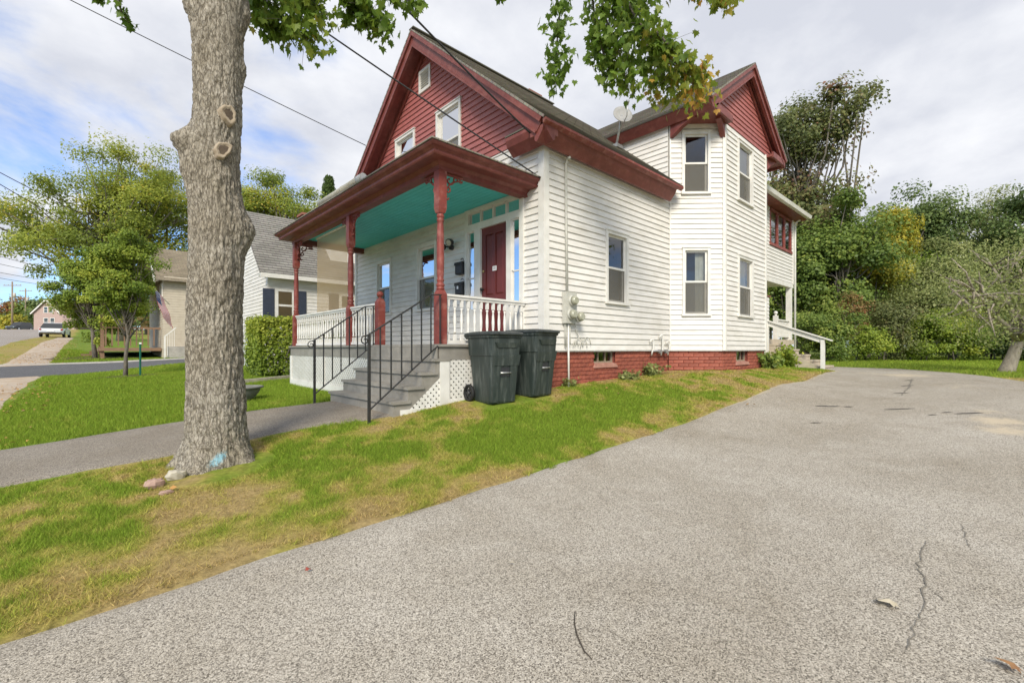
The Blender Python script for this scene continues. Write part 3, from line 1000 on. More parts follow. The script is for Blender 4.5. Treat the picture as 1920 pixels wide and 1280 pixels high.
def window(fr, s0, s1, z0, z1, parent=house, trim=M['white_trim'], cas=.055, screen=True, curtain=0, depth=.55, shade=False, mat_in=None, sill=True):
    """double-hung window: casing > two sashes, panes, insect screen, curtain, room behind"""
    mb = MB()
    mb.fbox(fr, s0 - cas, s0, z0 - .01, z1 + cas, -.03, .044)
    mb.fbox(fr, s1, s1 + cas, z0 - .01, z1 + cas, -.03, .044)
    mb.fbox(fr, s0, s1, z1, z1 + cas, -.03, .042)
    mb.fbox(fr, s0 - cas - .012, s1 + cas + .012, z1 + cas, z1 + cas + .02, -.01, .058)
    if sill: mb.fbox(fr, s0 - cas - .015, s1 + cas + .015, z0 - .055, z0 - .01, -.03, .065)
    w = mb.part('window', trim, parent)
    zm = (z0 + z1) / 2 + .01
    for (a, b, d) in ((zm - .02, z1, -.012), (z0, zm + .02, -.044)):
        sb_ = MB()
        t = .038
        sb_.fbox(fr, s0, s0 + t, a, b, d - .026, d); sb_.fbox(fr, s1 - t, s1, a, b, d - .026, d)
        sb_.fbox(fr, s0 + t, s1 - t, a, a + t, d - .026, d); sb_.fbox(fr, s0 + t, s1 - t, b - t, b, d - .026, d)
        sb_.part('sash', trim, w)
        g = MB().add([fr(s0 + t, a + t, d - .012), fr(s1 - t, a + t, d - .012), fr(s1 - t, b - t, d - .012), fr(s0 + t, b - t, d - .012)], [(0, 1, 2, 3)])
        g.part('pane', M['glass'], w)
    if screen:
        sc = MB().add([fr(s0 + .012, z0 + .01, -.016), fr(s1 - .012, z0 + .01, -.016), fr(s1 - .012, zm - .021, -.016), fr(s0 + .012, zm - .021, -.016)], [(0, 1, 2, 3)])
        sc.part('insect_screen', M['insect_screen'], w)
    if curtain:
        cu = MB()
        n = 26
        c0, c1 = (s0 + (s1 - s0) * .55, s1 - .01) if curtain == 1 else (s0 + .03, s0 + (s1 - s0) * .6)
        if curtain == 3: c0, c1 = s0 + .02, s1 - .02
        vs = []
        for i in range(n + 1):
            s_ = c0 + (c1 - c0) * i / n
            dd = -.12 + .018 * math.sin(i * 1.9)
            pinch = .0
            vs += [fr(s_, z0 + .02, dd), fr(s_, z1 - .02, dd)]
        cu.add(vs, [(2 * i, 2 * i + 2, 2 * i + 3, 2 * i + 1) for i in range(n)], True)
        cu.part('curtain', M['curtain'], w)
    if shade:
        MB().fbox(fr, s0 + .02, s1 - .02, z0 + (z1 - z0) * shade, z1 - .01, -.10, -.095).part('roller_shade', M['roller_shade'], w)
    it = MB()
    a0, a1, d0, d1 = s0 - .25, s1 + .25, -.075, -.075 - depth
    q = [fr(s0, z0, d0), fr(s1, z0, d0), fr(s1, z1, d0), fr(s0, z1, d0), fr(a0, z0 - .2, d1), fr(a1, z0 - .2, d1), fr(a1, z1 + .2, d1), fr(a0, z1 + .2, d1)]
    it.add(q, [(4, 5, 6, 7), (0, 1, 5, 4), (1, 2, 6, 5), (2, 3, 7, 6), (3, 0, 4, 7)])
    it.part('interior', M['dark_interior'], w)
    return w


def cut(s0, s1, z0, z1, cas=.055):
    return (s0 - cas, s1 + cas, z0 - .05, z1 + cas)


# ---- frames of the walls
F_SIDE = frame((0, 0), (1, 0), (0, -1))
F_FRONT = frame((0, 0), (0, 1), (-1, 0))
q7 = math.sqrt(.5)
F_BA = frame((3.89, 0), (q7, -q7), (-q7, -q7))
F_BB = frame((4.70, -.81), (1, 0), (0, -1))
F_BC = frame((7.17, -.81), (q7, q7), (q7, -q7))
F_REAR = frame((0, 0), (1, 0), (0, -1))
F_WING = frame((3.89, 0), (0, 1), (-1, 0))

EAVE_Z, RIDGE_Z, MID = 4.62, 7.72, 3.33
SL = (RIDGE_Z - EAVE_Z) / (MID + .30)


def roof_z(l):
    l = l if l <= MID else 2 * MID - l
    return EAVE_Z + SL * (l + .30)


# ---- side wall
W_S = (1.64, 2.235, 2.11, 3.31)
wall(F_SIDE, lambda z: (.085, 3.885), SB, 4.42, [cut(*W_S)], M['white_siding'])
window(F_SIDE, *W_S, shade=.97)

# ---- front wall: white below, red gable above
W_A = (2.97, 3.62, 2.09, 3.35)
W_B = (4.82, 5.44, 2.09, 3.28)
DOOR = (.41, 1.95, 1.32, 3.76)
wall(F_FRONT, lambda z: (.085, 6.60), SB, 4.575, [cut(*W_A), cut(*W_B), DOOR], M['white_siding'])
window(F_FRONT, *W_A)
window(F_FRONT, *W_B)


def gable_lims(z):
    b = max(0, (z - (roof_z(0) - .17)) / SL)
    return (b + .0, 2 * MID - b - .0)


G1 = (2.15, 2.86, 4.72, 5.90)
G2 = (3.79, 4.51, 4.72, 5.90)
VENT = (3.13, 3.56, 6.60, 7.07)
wall(F_FRONT, gable_lims, 4.58, 7.48, [cut(*G1), cut(*G2), VENT], M['red_siding'], name='clapboard', wname='gable_wall')
window(F_FRONT, *G1, screen=True)
window(F_FRONT, *G2, screen=True)
v = MB()
v.fbox(F_FRONT, 3.13, 3.18, 6.60, 7.07, -.02, .04).fbox(F_FRONT, 3.51, 3.56, 6.60, 7.07, -.02, .04).fbox(F_FRONT, 3.18, 3.51, 6.60, 6.66, -.02, .038).fbox(F_FRONT, 3.18, 3.51, 7.01, 7.07, -.02, .038)
v.fbox(F_FRONT, 3.18, 3.51, 6.66, 7.01, -.02, -.015)
vent = v.part('gable_vent', M['white_trim'], house)
for k in range(7):
    z = 6.672 + k * .048
    MB().hexa([F_FRONT(3.18, z, .02), F_FRONT(3.51, z, .02), F_FRONT(3.51, z + .012, .02), F_FRONT(3.18, z + .012, .02),
               F_FRONT(3.18, z + .03, -.012), F_FRONT(3.51, z + .03, -.012), F_FRONT(3.51, z + .042, -.012), F_FRONT(3.18, z + .042, -.012)]).part('louvre', M['white_trim'], vent)

# ---- corner boards
def corner_board(x0, x1, y0, y1, z0, z1):
    MB().box(x0, x1, y0, y1, z0, z1).part('corner_board', M['white_trim'], house)


corner_board(-.036, .085, -.036, -.001, SB - .01, 4.42)
corner_board(-.036, -.001, -.001, .085, SB - .01, 4.575)
corner_board(-.036, -.001, 6.60, 6.688, SB - .01, 4.575)

# ---- bay walls
A_U = (.315, .80, 4.57, 5.78)
A_L = (.325, .795, 2.0, 3.33)
wall(F_BA, lambda z: (.03, 1.11), SB, 5.97, [cut(*A_U), cut(*A_L)], M['white_siding'])
window(F_BA, *A_U)
window(F_BA, *A_L, curtain=1)
B_U = (.74, 1.52, 4.60, 5.84)
B_L = (.76, 1.54, 2.02, 3.28)
wall(F_BB, lambda z: (.05, 2.42), SB, 6.05, [cut(*B_U), cut(*B_L)], M['white_siding'])
window(F_BB, *B_U, shade=.35)
window(F_BB, *B_L, curtain=3)
wall(F_BC, lambda z: (.03, 1.11), SB, 6.02, [], M['white_siding'], joined=True)
cb = MB()
cb.fbox(F_BA, 1.11, 1.163, SB - .01, 5.97, 0, .038); cb.fbox(F_BB, -.012, .05, SB - .01, 6.05, 0, .038)
cb.part('corner_board', M['white_trim'], house)
cb = MB()
cb.fbox(F_BB, 2.42, 2.482, SB - .01, 6.05, 0, .038); cb.fbox(F_BC, -.012, .03, SB - .01, 6.02, 0, .038)
cb.part('corner_board', M['white_trim'], house)
MB().fbox(F_BA, 0.0, .03, SB - .01, 5.97, 0, .032).part('corner_board', M['white_trim'], house)
WC, WH, W_E, W_R, WSL = 5.88, 2.25, 6.135, 7.71, (7.71 - 6.135) / 2.25


def wing_lims(z):
    b = max(0, (z - (W_E - .15)) / WSL)
    return (max(-.81, (WC - WH + b) - 4.70), min(3.28, (WC + WH - b) - 4.70))


wall(F_BB, wing_lims, 6.055, 7.48, [], M['red_siding'], name='clapboard', wname='gable_wall')
# wing wall showing above the main roof
wall(F_WING, lambda z: (.02, min(6.6, max(.05, (z - EAVE_Z) / SL - .30 + .05))), 4.70, 6.05, [], M['white_siding'], joined=True)

# ---- foundation: painted brick
OPEN_B = [(1.317, 1.963, .98, 1.3)]
OPEN_BB = [(.73, 1.43, .95, 1.3)]
fo = MB()
FI = .03


def found(fr, L, openings):
    for (a, b) in ([(0, L)] if not openings else [(0, openings[0][0]), (openings[0][1], L)]):
        fo.fbox(fr, a, b, .2, SB - .004, -.16, -FI - .012)
    for (o0, o1, c0, c1) in openings:
        fo.fbox(fr, o0, o1, .2, c0, -.16, -FI - .012)


found(F_SIDE, 3.89, OPEN_B); found(F_BA, 1.145, []); found(F_BB, 2.47, OPEN_BB); found(F_BC, 1.145, []); found(F_FRONT, 6.66, [])
foundation = fo.part('foundation', M['mortar_red'], house)
BW, BH, BJ = .203, .060, .010


def brick_mesh(fr0, w):
    b = MB()
    e = .004
    # slightly rounded face
    f = lambda s, z, d: fr0(s, z, d)
    P = [f(0, 0, -.03), f(w, 0, -.03), f(w, BH, -.03), f(0, BH, -.03), f(0, 0, -e), f(w, 0, -e), f(w, BH, -e), f(0, BH, -e),
         f(e, e, 0), f(w - e, e, 0), f(w - e, BH - e, 0), f(e, BH - e, 0)]
    b.add(P, [(0, 1, 5, 4), (1, 2, 6, 5), (2, 3, 7, 6), (3, 0, 4, 7), (4, 5, 9, 8), (5, 6, 10, 9), (6, 7, 11, 10), (7, 4, 8, 11), (8, 9, 10, 11)])
    return b.mesh('brick')


n_brick = 0
for fr, L, D, opens in ((F_SIDE, 3.89, (1, 0), OPEN_B), (F_BA, 1.145, (q7, -q7), []), (F_BB, 2.47, (1, 0), OPEN_BB)):
    Dv = np.array(D); Nv = np.array(fr(0, 0, 1)[:2]) - np.array(fr(0, 0, 0)[:2])
    shared = {}
    z = SB - .008 - BH
    row = 0
    while z > .35:
        s = -(BW + BJ) / 2 if row % 2 else 0.0
        while s < L - .02:
            a, b = max(s, 0), min(s + BW, L)
            s += BW + BJ
            pieces = [(a, b)]
            for (o0, o1, c0, c1) in opens:
                if z + BH > c0 + .01:
                    nx = []
                    for (p, q) in pieces:
                        if q <= o0 or p >= o1: nx.append((p, q)); continue
                        if p < o0: nx.append((p, o0))
                        if q > o1: nx.append((o1, q))
                    pieces = nx
            for (p, q) in pieces:
                if q - p < .04: continue
                g = fr((p + q) / 2, 0, 0)
                if z + BH < H(g[0], g[1]) - .03: continue
                key = round(q - p, 2)
                if key not in shared: shared[key] = brick_mesh(frame((0, 0), Dv, Nv), key)
                o = fr(p, z + random.uniform(-.0015, .0015), -FI + random.uniform(-.003, .004))
                inst('brick', shared[key], M['brick_red'], foundation, o)
                n_brick += 1
        z -= BH + BJ
        row += 1
# basement windows
for fr, (s0, s1, z0, z1) in ((F_SIDE, (1.317, 1.963, .98, SB)), (F_BB, (.73, 1.43, .95, SB))):
    mb = MB()
    mb.fbox(fr, s0, s0 + .04, z0 + .02, z1 - .006, -.15, -.10).fbox(fr, s1 - .04, s1, z0 + .02, z1 - .006, -.15, -.10)
    for t in (.33, .66):
        c = s0 + (s1 - s0) * t
        mb.fbox(fr, c - .014, c + .014, z0 + .05, z1 - .036, -.15, -.105)
    mb.fbox(fr, s0 + .04, s1 - .04, z0 + .02, z0 + .05, -.15, -.10).fbox(fr, s0 + .04, s1 - .04, z1 - .036, z1 - .006, -.15, -.10)
    w = mb.part('basement_window', M['pole_wood'], house)
    MB().add([fr(s0 + .03, z0 + .03, -.125), fr(s1 - .03, z0 + .03, -.125), fr(s1 - .03, z1 - .02, -.125), fr(s0 + .03, z1 - .02, -.125)], [(0, 1, 2, 3)]).part('pane', M['glass'], w)
    it = MB().fbox(fr, s0 - .05, s1 + .05, z0 - .1, z1 + .1, -.5, -.49)
    it.part('interior', M['dark_interior'], w)
    MB().hexa([fr(s0 - .03, z0 - .06, -.05), fr(s1 + .05, z0 - .06, -.05), fr(s1 + .05, z0 - .06, -.005), fr(s0 - .03, z0 - .06, -.005),
               fr(s0 + .002, z0 + .03, -.14), fr(s1 - .002, z0 + .03, -.14), fr(s1 - .002, z0 + .004, -.012), fr(s0 + .002, z0 + .004, -.012)]).part('sill', M['sill_stone'], w)
# sill beam shadow gap and starter strip
st = MB()
st.fbox(F_SIDE, -.0, 3.89, SB - .018, SB - .002, -.03, .012); st.fbox(F_BA, 0, 1.14, SB - .018, SB - .002, -.03, .012); st.fbox(F_BB, .0, 2.47, SB - .018, SB - .002, -.03, .012)
st.part('starter_strip', M['white_trim'], house)


# ---- roofs
def roof_slab(name, a, b, c, d, mat, parent, th=.022, courses=True):
    """a-b along the eave, d-c along the ridge; stepped shingle courses on a slab"""
    a, b, c, d = [np.array(p, float) for p in (a, b, c, d)]
    n = np.cross(b - a, d - a); n = n / np.linalg.norm(n)
    if n[2] < 0: n = -n
    u = (b - a) / np.linalg.norm(b - a)
    vdir = np.cross(n, u)
    if vdir[2] < 0: vdir = -vdir
    Ls = np.linalg.norm(d - a) * abs(np.dot((d - a) / np.linalg.norm(d - a), vdir))
    m = max(1, int(round(Ls / .135)))
    V = []; Fs = []
    for k in range(m):
        for t, h in ((k / m, .014), ((k + 1) / m, .002)):
            V += [a + (d - a) * t + n * h, b + (c - b) * t + n * h]
        i = 4 * k
        Fs.append((i, i + 1, i + 3, i + 2))
        if k: Fs.append((i - 2, i - 1, i + 1, i))
    i = len(V)
    V += [a + n * .014, b + n * .014, c + n * .002, d + n * .002, a - n * th, b - n * th, c - n * th, d - n * th]
    Fs += [(i + 4, i + 7, i + 6, i + 5), (i, i + 1, i + 5, i + 4), (i + 1, i + 2, i + 6, i + 5), (i + 2, i + 3, i + 7, i + 6), (i + 3, i, i + 4, i + 7)]
    mb = MB().add(V, Fs)
    o = mb.part(name, mat, parent)
    uv_plane(o.data, np.zeros(3), np.array(a) - (ORG[parent.name] if parent else 0), u, vdir)
    return o


FO = -.36
roof_slab('roof', (FO, -.34, EAVE_Z - .03), (5.88, -.34, EAVE_Z - .03), (5.88, MID, RIDGE_Z), (FO, MID, RIDGE_Z), M['shingle_brown'], house) if False else None
r1 = roof_slab('roof', (FO, -.34, EAVE_Z - .034), (3.84, -.34, EAVE_Z - .034), (3.84, MID, RIDGE_Z), (FO, MID, RIDGE_Z), M['shingle_brown'], house)
roof_slab('roof', (3.84, .06, roof_z(.06)), (5.88, .06, roof_z(.06)), (5.88, MID, RIDGE_Z), (3.84, MID, RIDGE_Z), M['shingle_brown'], house)
roof_slab('roof', (5.88, 2 * MID + .34, EAVE_Z - .034), (FO, 2 * MID + .34, EAVE_Z - .034), (FO, MID, RIDGE_Z), (5.88, MID, RIDGE_Z), M['shingle_brown'], house)
roof_slab('roof', (WC - WH - .03, 6.9, W_E - .02), (WC - WH - .03, -1.03, W_E - .02), (WC, -1.03, W_R), (WC, 6.9, W_R), M['shingle_brown'], house)
roof_slab('roof', (WC + WH + .03, -1.03, W_E - .02), (WC + WH + .03, 6.9, W_E - .02), (WC, 6.9, W_R), (WC, -1.03, W_R), M['shingle_brown'], house)
MB().bar((FO + .005, MID, RIDGE_Z + .012), (3.9, MID, RIDGE_Z + .012), .16, .02).part('ridge_cap', M['shingle_brown'], house)
MB().box(3.15, 3.55, 3.45, 3.8, 7.2, 7.86).box(3.11, 3.59, 3.41, 3.84, 7.86, 7.90).part('chimney', M['chimney_brick'], house)


def slope_board(name, P, Q, n_off, w0, w1, t0, t1, mat=None):
    """board along the roof slope P->Q; w0..w1 distance below the roof plane (square to it), t0..t1 along n_off"""
    P = np.array(P, float); Q = np.array(Q, float)
    d = (Q - P) / np.linalg.norm(Q - P)
    no = np.array(n_off, float)
    dn = np.cross(d, no)
    if dn[2] > 0: dn = -dn
    tn = d[2] / math.hypot(d[0], d[1])          # mitred plumb at the apex
    q0, q1 = Q + dn * w0 - d * (w0 * tn + .001), Q + dn * w1 - d * (w1 * tn + .001)
    mb = MB().hexa([P + dn * w0 + no * t0, q0 + no * t0, q0 + no * t1, P + dn * w0 + no * t1,
                    P + dn * w1 + no * t0, q1 + no * t0, q1 + no * t1, P + dn * w1 + no * t1])
    return mb.part(name, mat or M['red_trim'], house)


# main gable rake: crown, rake board, soffit, frieze on the wall
for sgn in (0, 1):
    P = (0, -.30, EAVE_Z) if not sgn else (0, 2 * MID + .30, EAVE_Z)
    Q = (0, MID, RIDGE_Z)
    slope_board('rake_moulding', P, Q, (-1, 0, 0), .012, .10, .30, .355)
    slope_board('rake_board', P, Q, (-1, 0, 0), .10, .27, .27, .315)
    slope_board('rake_bead', P, Q, (-1, 0, 0), .235, .265, .318, .332)
    slope_board('soffit', P, Q, (-1, 0, 0), .16, .185, .021, .27)
    P2 = (0, P[1] + (.25 if not sgn else -.25), P[2] + .25 * SL)
    slope_board('frieze_board', P2, Q, (-1, 0, 0), .187, .31, .0275, .055)
# boxed eave along the driveway side
prof = [(0.002, 4.40), (.09, 4.40), (.095, 4.33), (.115, 4.305), (.15, 4.31), (.245, 4.43), (.275, 4.50), (.30, 4.515), (.30, 4.575), (.002, 4.585)]
ev = MB().prism([(-.30, -d, z) for d, z in prof], (3.98, 0, 0))
ev.part('eave_cornice', M['red_trim'], house)
MB().prism([(-.345, -d, z) for d, z in [(.302, 4.50), (.36, 4.535), (.36, 4.572), (.302, 4.572)]], (4.16, 0, 0)).part('gutter', M['red_post'], house)
# eave return on the front
MB().prism([(-d, -.31, z) for d, z in [(.021, 4.40), (.09, 4.40), (.10, 4.33), (.13, 4.31), (.26, 4.43), (.30, 4.52), (.30, 4.575), (.021, 4.575)]], (0, .86, 0)).part('eave_return', M['red_trim'], house)
MB().prism([(-.02, .55, 4.58), (-.02, -.30, 4.58), (-.31, -.30, 4.58), (-.31, .55, 4.58)], (0, 0, .02)).part('return_cap', M['shingle_brown'], house)
MB().prism([(-d, 2 * MID - .55, z) for d, z in [(.021, 4.40), (.09, 4.40), (.10, 4.33), (.13, 4.31), (.26, 4.43), (.30, 4.52), (.30, 4.575), (.021, 4.575)]], (0, .86, 0)).part('eave_return', M['red_trim'], house)

# wing gable rake and eaves
for sgn in (0, 1):
    P = (WC - WH, -.81, W_E) if not sgn else (WC + WH, -.81, W_E)
    Q = (WC, -.81, W_R)
    slope_board('rake_moulding', P, Q, (0, -1, 0), .012, .09, .16, .215)
    slope_board('rake_board', P, Q, (0, -1, 0), .09, .25, .13, .175)
    slope_board('rake_bead', P, Q, (0, -1, 0), .215, .245, .178, .19)
    slope_board('soffit', P, Q, (0, -1, 0), .14, .165, .021, .13)
    P2 = (P[0] + (.3 if not sgn else -.3), -.81, W_E + .3 * WSL)
    slope_board('frieze_board', P2, Q, (0, -1, 0), .167, .30, .0275, .055)
x0 = WC - WH
MB().prism([(3.885 - d, -.99, z) for d, z in [(0.0, 6.0), (.06, 6.0), (.07, 5.94), (.10, 5.93), (.20, 6.03), (.255, 6.09), (.255, 6.115), (0, 6.115)]], (0, 5.5, 0)).part('eave_cornice', M['red_trim'], house)
x1 = WC + WH
MB().prism([(7.985 + d, -.99, z) for d, z in [(-.0, 6.0), (.06, 6.0), (.07, 5.94), (.10, 5.93), (.11, 6.09), (.145, 6.115), (0, 6.115)]], (0, 5.5, 0)).part('eave_cornice', M['red_trim'], house)
# soffits carried over the cut corners, with brackets
MB().prism([(3.885, -.985, 5.985), (4.72, -.985, 5.985), (4.72, -.80, 5.985), (3.93, -.01, 5.985), (3.885, -.01, 5.985)], (0, 0, .05)).part('soffit', M['red_trim'], house)
MB().prism([(7.985, -.985, 5.985), (7.985, -.01, 5.985), (7.15, -.80, 5.985), (7.15, -.985, 5.985)], (0, 0, .05)).part('soffit', M['red_trim'], house)
MB().box(3.80, 4.69, -1.0, -.955, 5.965, 6.10).part('gable_return', M['red_trim'], house)
MB().box(7.18, 8.06, -1.0, -.955, 5.965, 6.10).part('gable_return', M['red_trim'], house)
for (bx, by, dx_, dy_) in ((3.90, -.05, -.05, -.55), (4.66, -.80, -.42, -.08), (7.22, -.80, .4, -.08)):
    pl = []
    b0 = np.array([bx, by, 0]); e = np.array([dx_, dy_, 0]); ln = np.linalg.norm(e); e = e / ln
    side = np.array([-e[1], e[0], 0]) * .05
    for t, z in [(0, 5.985), (ln, 5.985), (ln, 5.93), (ln * .75, 5.90), (ln * .45, 5.84), (ln * .2, 5.76), (.0, 5.70)]:
        p = b0 + e * t - side
        pl.append((p[0], p[1], z))
    MB().prism(pl, side * 2).part('bracket', M['red_trim'], house)
MB().fbox(F_BA, .0, 1.11, 5.90, 5.985, .0275, .05).part('frieze_board', M['white_trim'], house)

# unseen closing walls
cl = MB()
cl.box(.02, 5.9, 6.64, 6.66, .4, 4.6); cl.box(7.96, 7.98, .02, 6.6, .4, 6.0); cl.box(3.9, 7.96, 6.58, 6.62, .4, 6.1)
cl.part('wall', M['white_siding'], house)

# ================================================================== porch
PR, PY0, PY1, PYM = -1.62, .41, 6.27, 3.30
DK = 1.315
MB().box(-1.74, -.022, .27, 6.42, DK - .035, DK).part('porch_deck', M['grey_paint'], house)
fb = MB()
fb.box(-1.71, -1.67, .30, 6.38, DK - .215, DK - .037); fb.box(-1.67, -.03, .30, .34, DK - .215, DK - .037); fb.box(-1.67, -.03, 6.34, 6.38, DK - .215, DK - .037)
fb.part('deck_fascia', M['grey_paint'], house)
MB().prism([(PR - .06, PY0 - .06, 3.785), (-.002, PY0 - .06, 3.785), (-.002, PY1 + .06, 3.785), (PR - .06, PY1 + .06, 3.785)], (0, 0, .02)).part('porch_ceiling', M['teal_paint'], house)
# beadboard joints of the ceiling: narrow beads along the porch
bd = MB()
for k in range(1, 17):
    x = -1.55 + k * .09
    bd.box(x - .006, x + .006, PY0 + .07, PY1 - .07, 3.781, 3.7845)
bd.part('ceiling_beading', M['teal_paint'], house)
# beam and cornice swept round three sides
prof = [(-.07, 3.665), (.07, 3.665), (.07, 3.72), (.10, 3.745), (.12, 3.76), (.26, 3.76), (.275, 3.755), (.29, 3.775), (.29, 3.805), (.315, 3.825), (.345, 3.838), (.365, 3.862), (.365, 3.878), (-.07, 3.878)]
cv = MB()
rows = []
for d, z in prof:
    rows.append([(-.002, PY0 - d, z), (PR - d, PY0 - d, z), (PR - d, PY1 + d, z), (-.002, PY1 + d, z)])
n = len(rows)
V = [p for r_ in rows for p in r_]
Fs = [(4 * i + k, 4 * ((i + 1) % n) + k, 4 * ((i + 1) % n) + k + 1, 4 * i + k + 1) for i in range(n) for k in range(3)]
Fs += [tuple(4 * i for i in range(n)), tuple(4 * i + 3 for i in range(n - 1, -1, -1))]
cv.add(V, Fs)
cv.part('porch_cornice', M['red_trim'], house)
d = .385
pr = MB().add([(0.0, PY0 - d, 3.882), (PR - d, PY0 - d, 3.882), (PR - d, PY1 + d, 3.882), (0.0, PY1 + d, 3.882), (-.002, 1.35, 4.36), (-.002, 5.3, 4.36),
               (0.0, PY0 - d, 3.90), (PR - d, PY0 - d, 3.90), (PR - d, PY1 + d, 3.90), (0.0, PY1 + d, 3.90)],
              [(0, 1, 7, 6), (1, 2, 8, 7), (2, 3, 9, 8), (6, 7, 4), (7, 8, 5, 4), (8, 9, 5), (0, 3, 2, 1)])
o = pr.part('porch_roof', M['shingle_brown'], house)
uv_plane(o.data, np.zeros(3), np.zeros(3), np.array([0, 1, 0]), np.array([.96, 0, .27]))


def sq(cx, cy, h, z0, z1, mb, h2=None):
    h2 = h if h2 is None else h2
    mb.hexa([(cx - h, cy - h, z0), (cx + h, cy - h, z0), (cx + h, cy + h, z0), (cx - h, cy + h, z0), (cx - h2, cy - h2, z1), (cx + h2, cy - h2, z1), (cx + h2, cy + h2, z1), (cx - h2, cy + h2, z1)])


def porch_post(cx, cy):
    mb = MB()
    z = DK
    sq(cx, cy, .064, z, z + .68, mb); sq(cx, cy, .064, z + .68, z + .74, mb, .042)
    pr_ = [(.042, .735), (.056, .745), (.056, .765), (.044, .775), (.058, .79), (.060, .81), (.047, .825), (.040, .84), (.052, .86), (.052, .875), (.042, .89), (.050, .95),
           (.052, 1.15), (.050, 1.45), (.044, 1.62), (.040, 1.66), (.052, 1.675), (.053, 1.69), (.040, 1.705), (.046, 1.72), (.056, 1.735), (.046, 1.755), (.040, 1.775), (.05, 1.79)]
    mb.lathe(cx, cy, [(r_, z + h) for r_, h in pr_], 16)
    sq(cx, cy, .046, z + 1.78, z + 1.84, mb, .062); sq(cx, cy, .062, z + 1.84, 3.664, mb)
    return mb.part('porch_post', M['red_post'], house)


def fret_bracket(cx, cy, dx_, dy_, post):
    """sawn scroll bracket in the angle of post and beam"""
    mb = MB()
    e = np.array([dx_, dy_, 0.]); zt = 3.662
    o = np.array([cx, cy, 0]) + e * .064

    def P(a, b): return tuple(o + e * a + np.array([0, 0, zt - b]))
    mb.bar(P(0, .012), P(.30, .012), .03, .022)
    mb.bar(P(.012, .02), P(.012, .36), .03, .022, up=e)

    def curl(ca, cb, r0, r1, a0, a1, n=16):
        pts = []
        for i in range(n + 1):
            t = i / n
            a = a0 + (a1 - a0) * t
            rr = r0 + (r1 - r0) * t
            pts.append(P(ca + rr * math.cos(a), cb + rr * math.sin(a)))
        mb.tube(pts, .0125, 6)
    curl(.30, .34, .29, .285, math.pi, math.pi * 1.5, 14)
    curl(.09, .085, .062, .02, 0, 4.8)
    curl(.20, .055, .045, .015, 2.5, 7.5)
    curl(.055, .22, .045, .015, -1.0, 4.0)
    curl(.275, .045, .03, .012, 0, 5)
    curl(.04, .33, .03, .012, 0, 5)
    mb.part('fret_bracket', M['red_post'], post)


p1 = porch_post(PR, PY0); fret_bracket(PR, PY0, 0, 1, p1); fret_bracket(PR, PY0, 1, 0, p1)
p2 = porch_post(PR, PYM); fret_bracket(PR, PYM, 0, -1, p2); fret_bracket(PR, PYM, 0, 1, p2)
p3 = porch_post(PR, PY1); fret_bracket(PR, PY1, 0, -1, p3); fret_bracket(PR, PY1, 1, 0, p3)
nw = MB(); NY = 2.16
sq(PR, NY, .062, DK, DK + .70, nw); sq(PR, NY, .062, DK + .70, DK + .76, nw, .036)
nw.lathe(PR, NY, [(.03, DK + .755), (.026, DK + .775)] + [(max(.006, .055 * math.sin(math.pi * t)), DK + .83 - .052 * math.cos(math.pi * t)) for t in np.linspace(.14, .99, 9)], 16)
nw.part('newel_post', M['red_post'], house)

bal_prof = [(.019, 0), (.019, .08), (.013, .095), (.022, .115), (.013, .135), (.020, .20), (.023, .27), (.018, .36), (.013, .42), (.022, .44), (.013, .455), (.020, .47), (.020, .55)]
bal_me = {}


def baluster_mesh():
    b = MB()
    sq(0, 0, .019, 0, .085, b)
    b.lathe(0, 0, bal_prof[2:11], 10)
    sq(0, 0, .019, .462, .56, b)
    return b.mesh('baluster')


BALM = baluster_mesh()


def railing(a, b, n):
    a = np.array(a, float); b = np.array(b, float)
    d = (b - a) / np.linalg.norm(b - a)
    z0, z1 = DK + .055, DK + .615
    mb = MB()
    mb.bar((*a, DK + .675), (*b, DK + .675), .085, .03)
    mb.bar((*a, DK + .642), (*b, DK + .642), .05, .037)
    r_ = mb.part('railing', M['white_trim'], house)
    MB().bar((*a, DK + .035), (*b, DK + .035), .055, .045).part('bottom_rail', M['white_trim'], r_)
    for k in range(n):
        p = a + (b - a) * (k + .5) / n
        inst('baluster', BALM, M['white_trim'], r_, (p[0], p[1], DK + .057), math.atan2(d[1], d[0]))


railing((PR, PY1 - .064), (PR, PYM + .064), 24)
railing((PR, PYM - .064), (PR, NY + .062), 9)
railing((PR + .064, PY0), (-.03, PY0), 13)
railing((PR + .064, PY1), (-.03, PY1), 13)

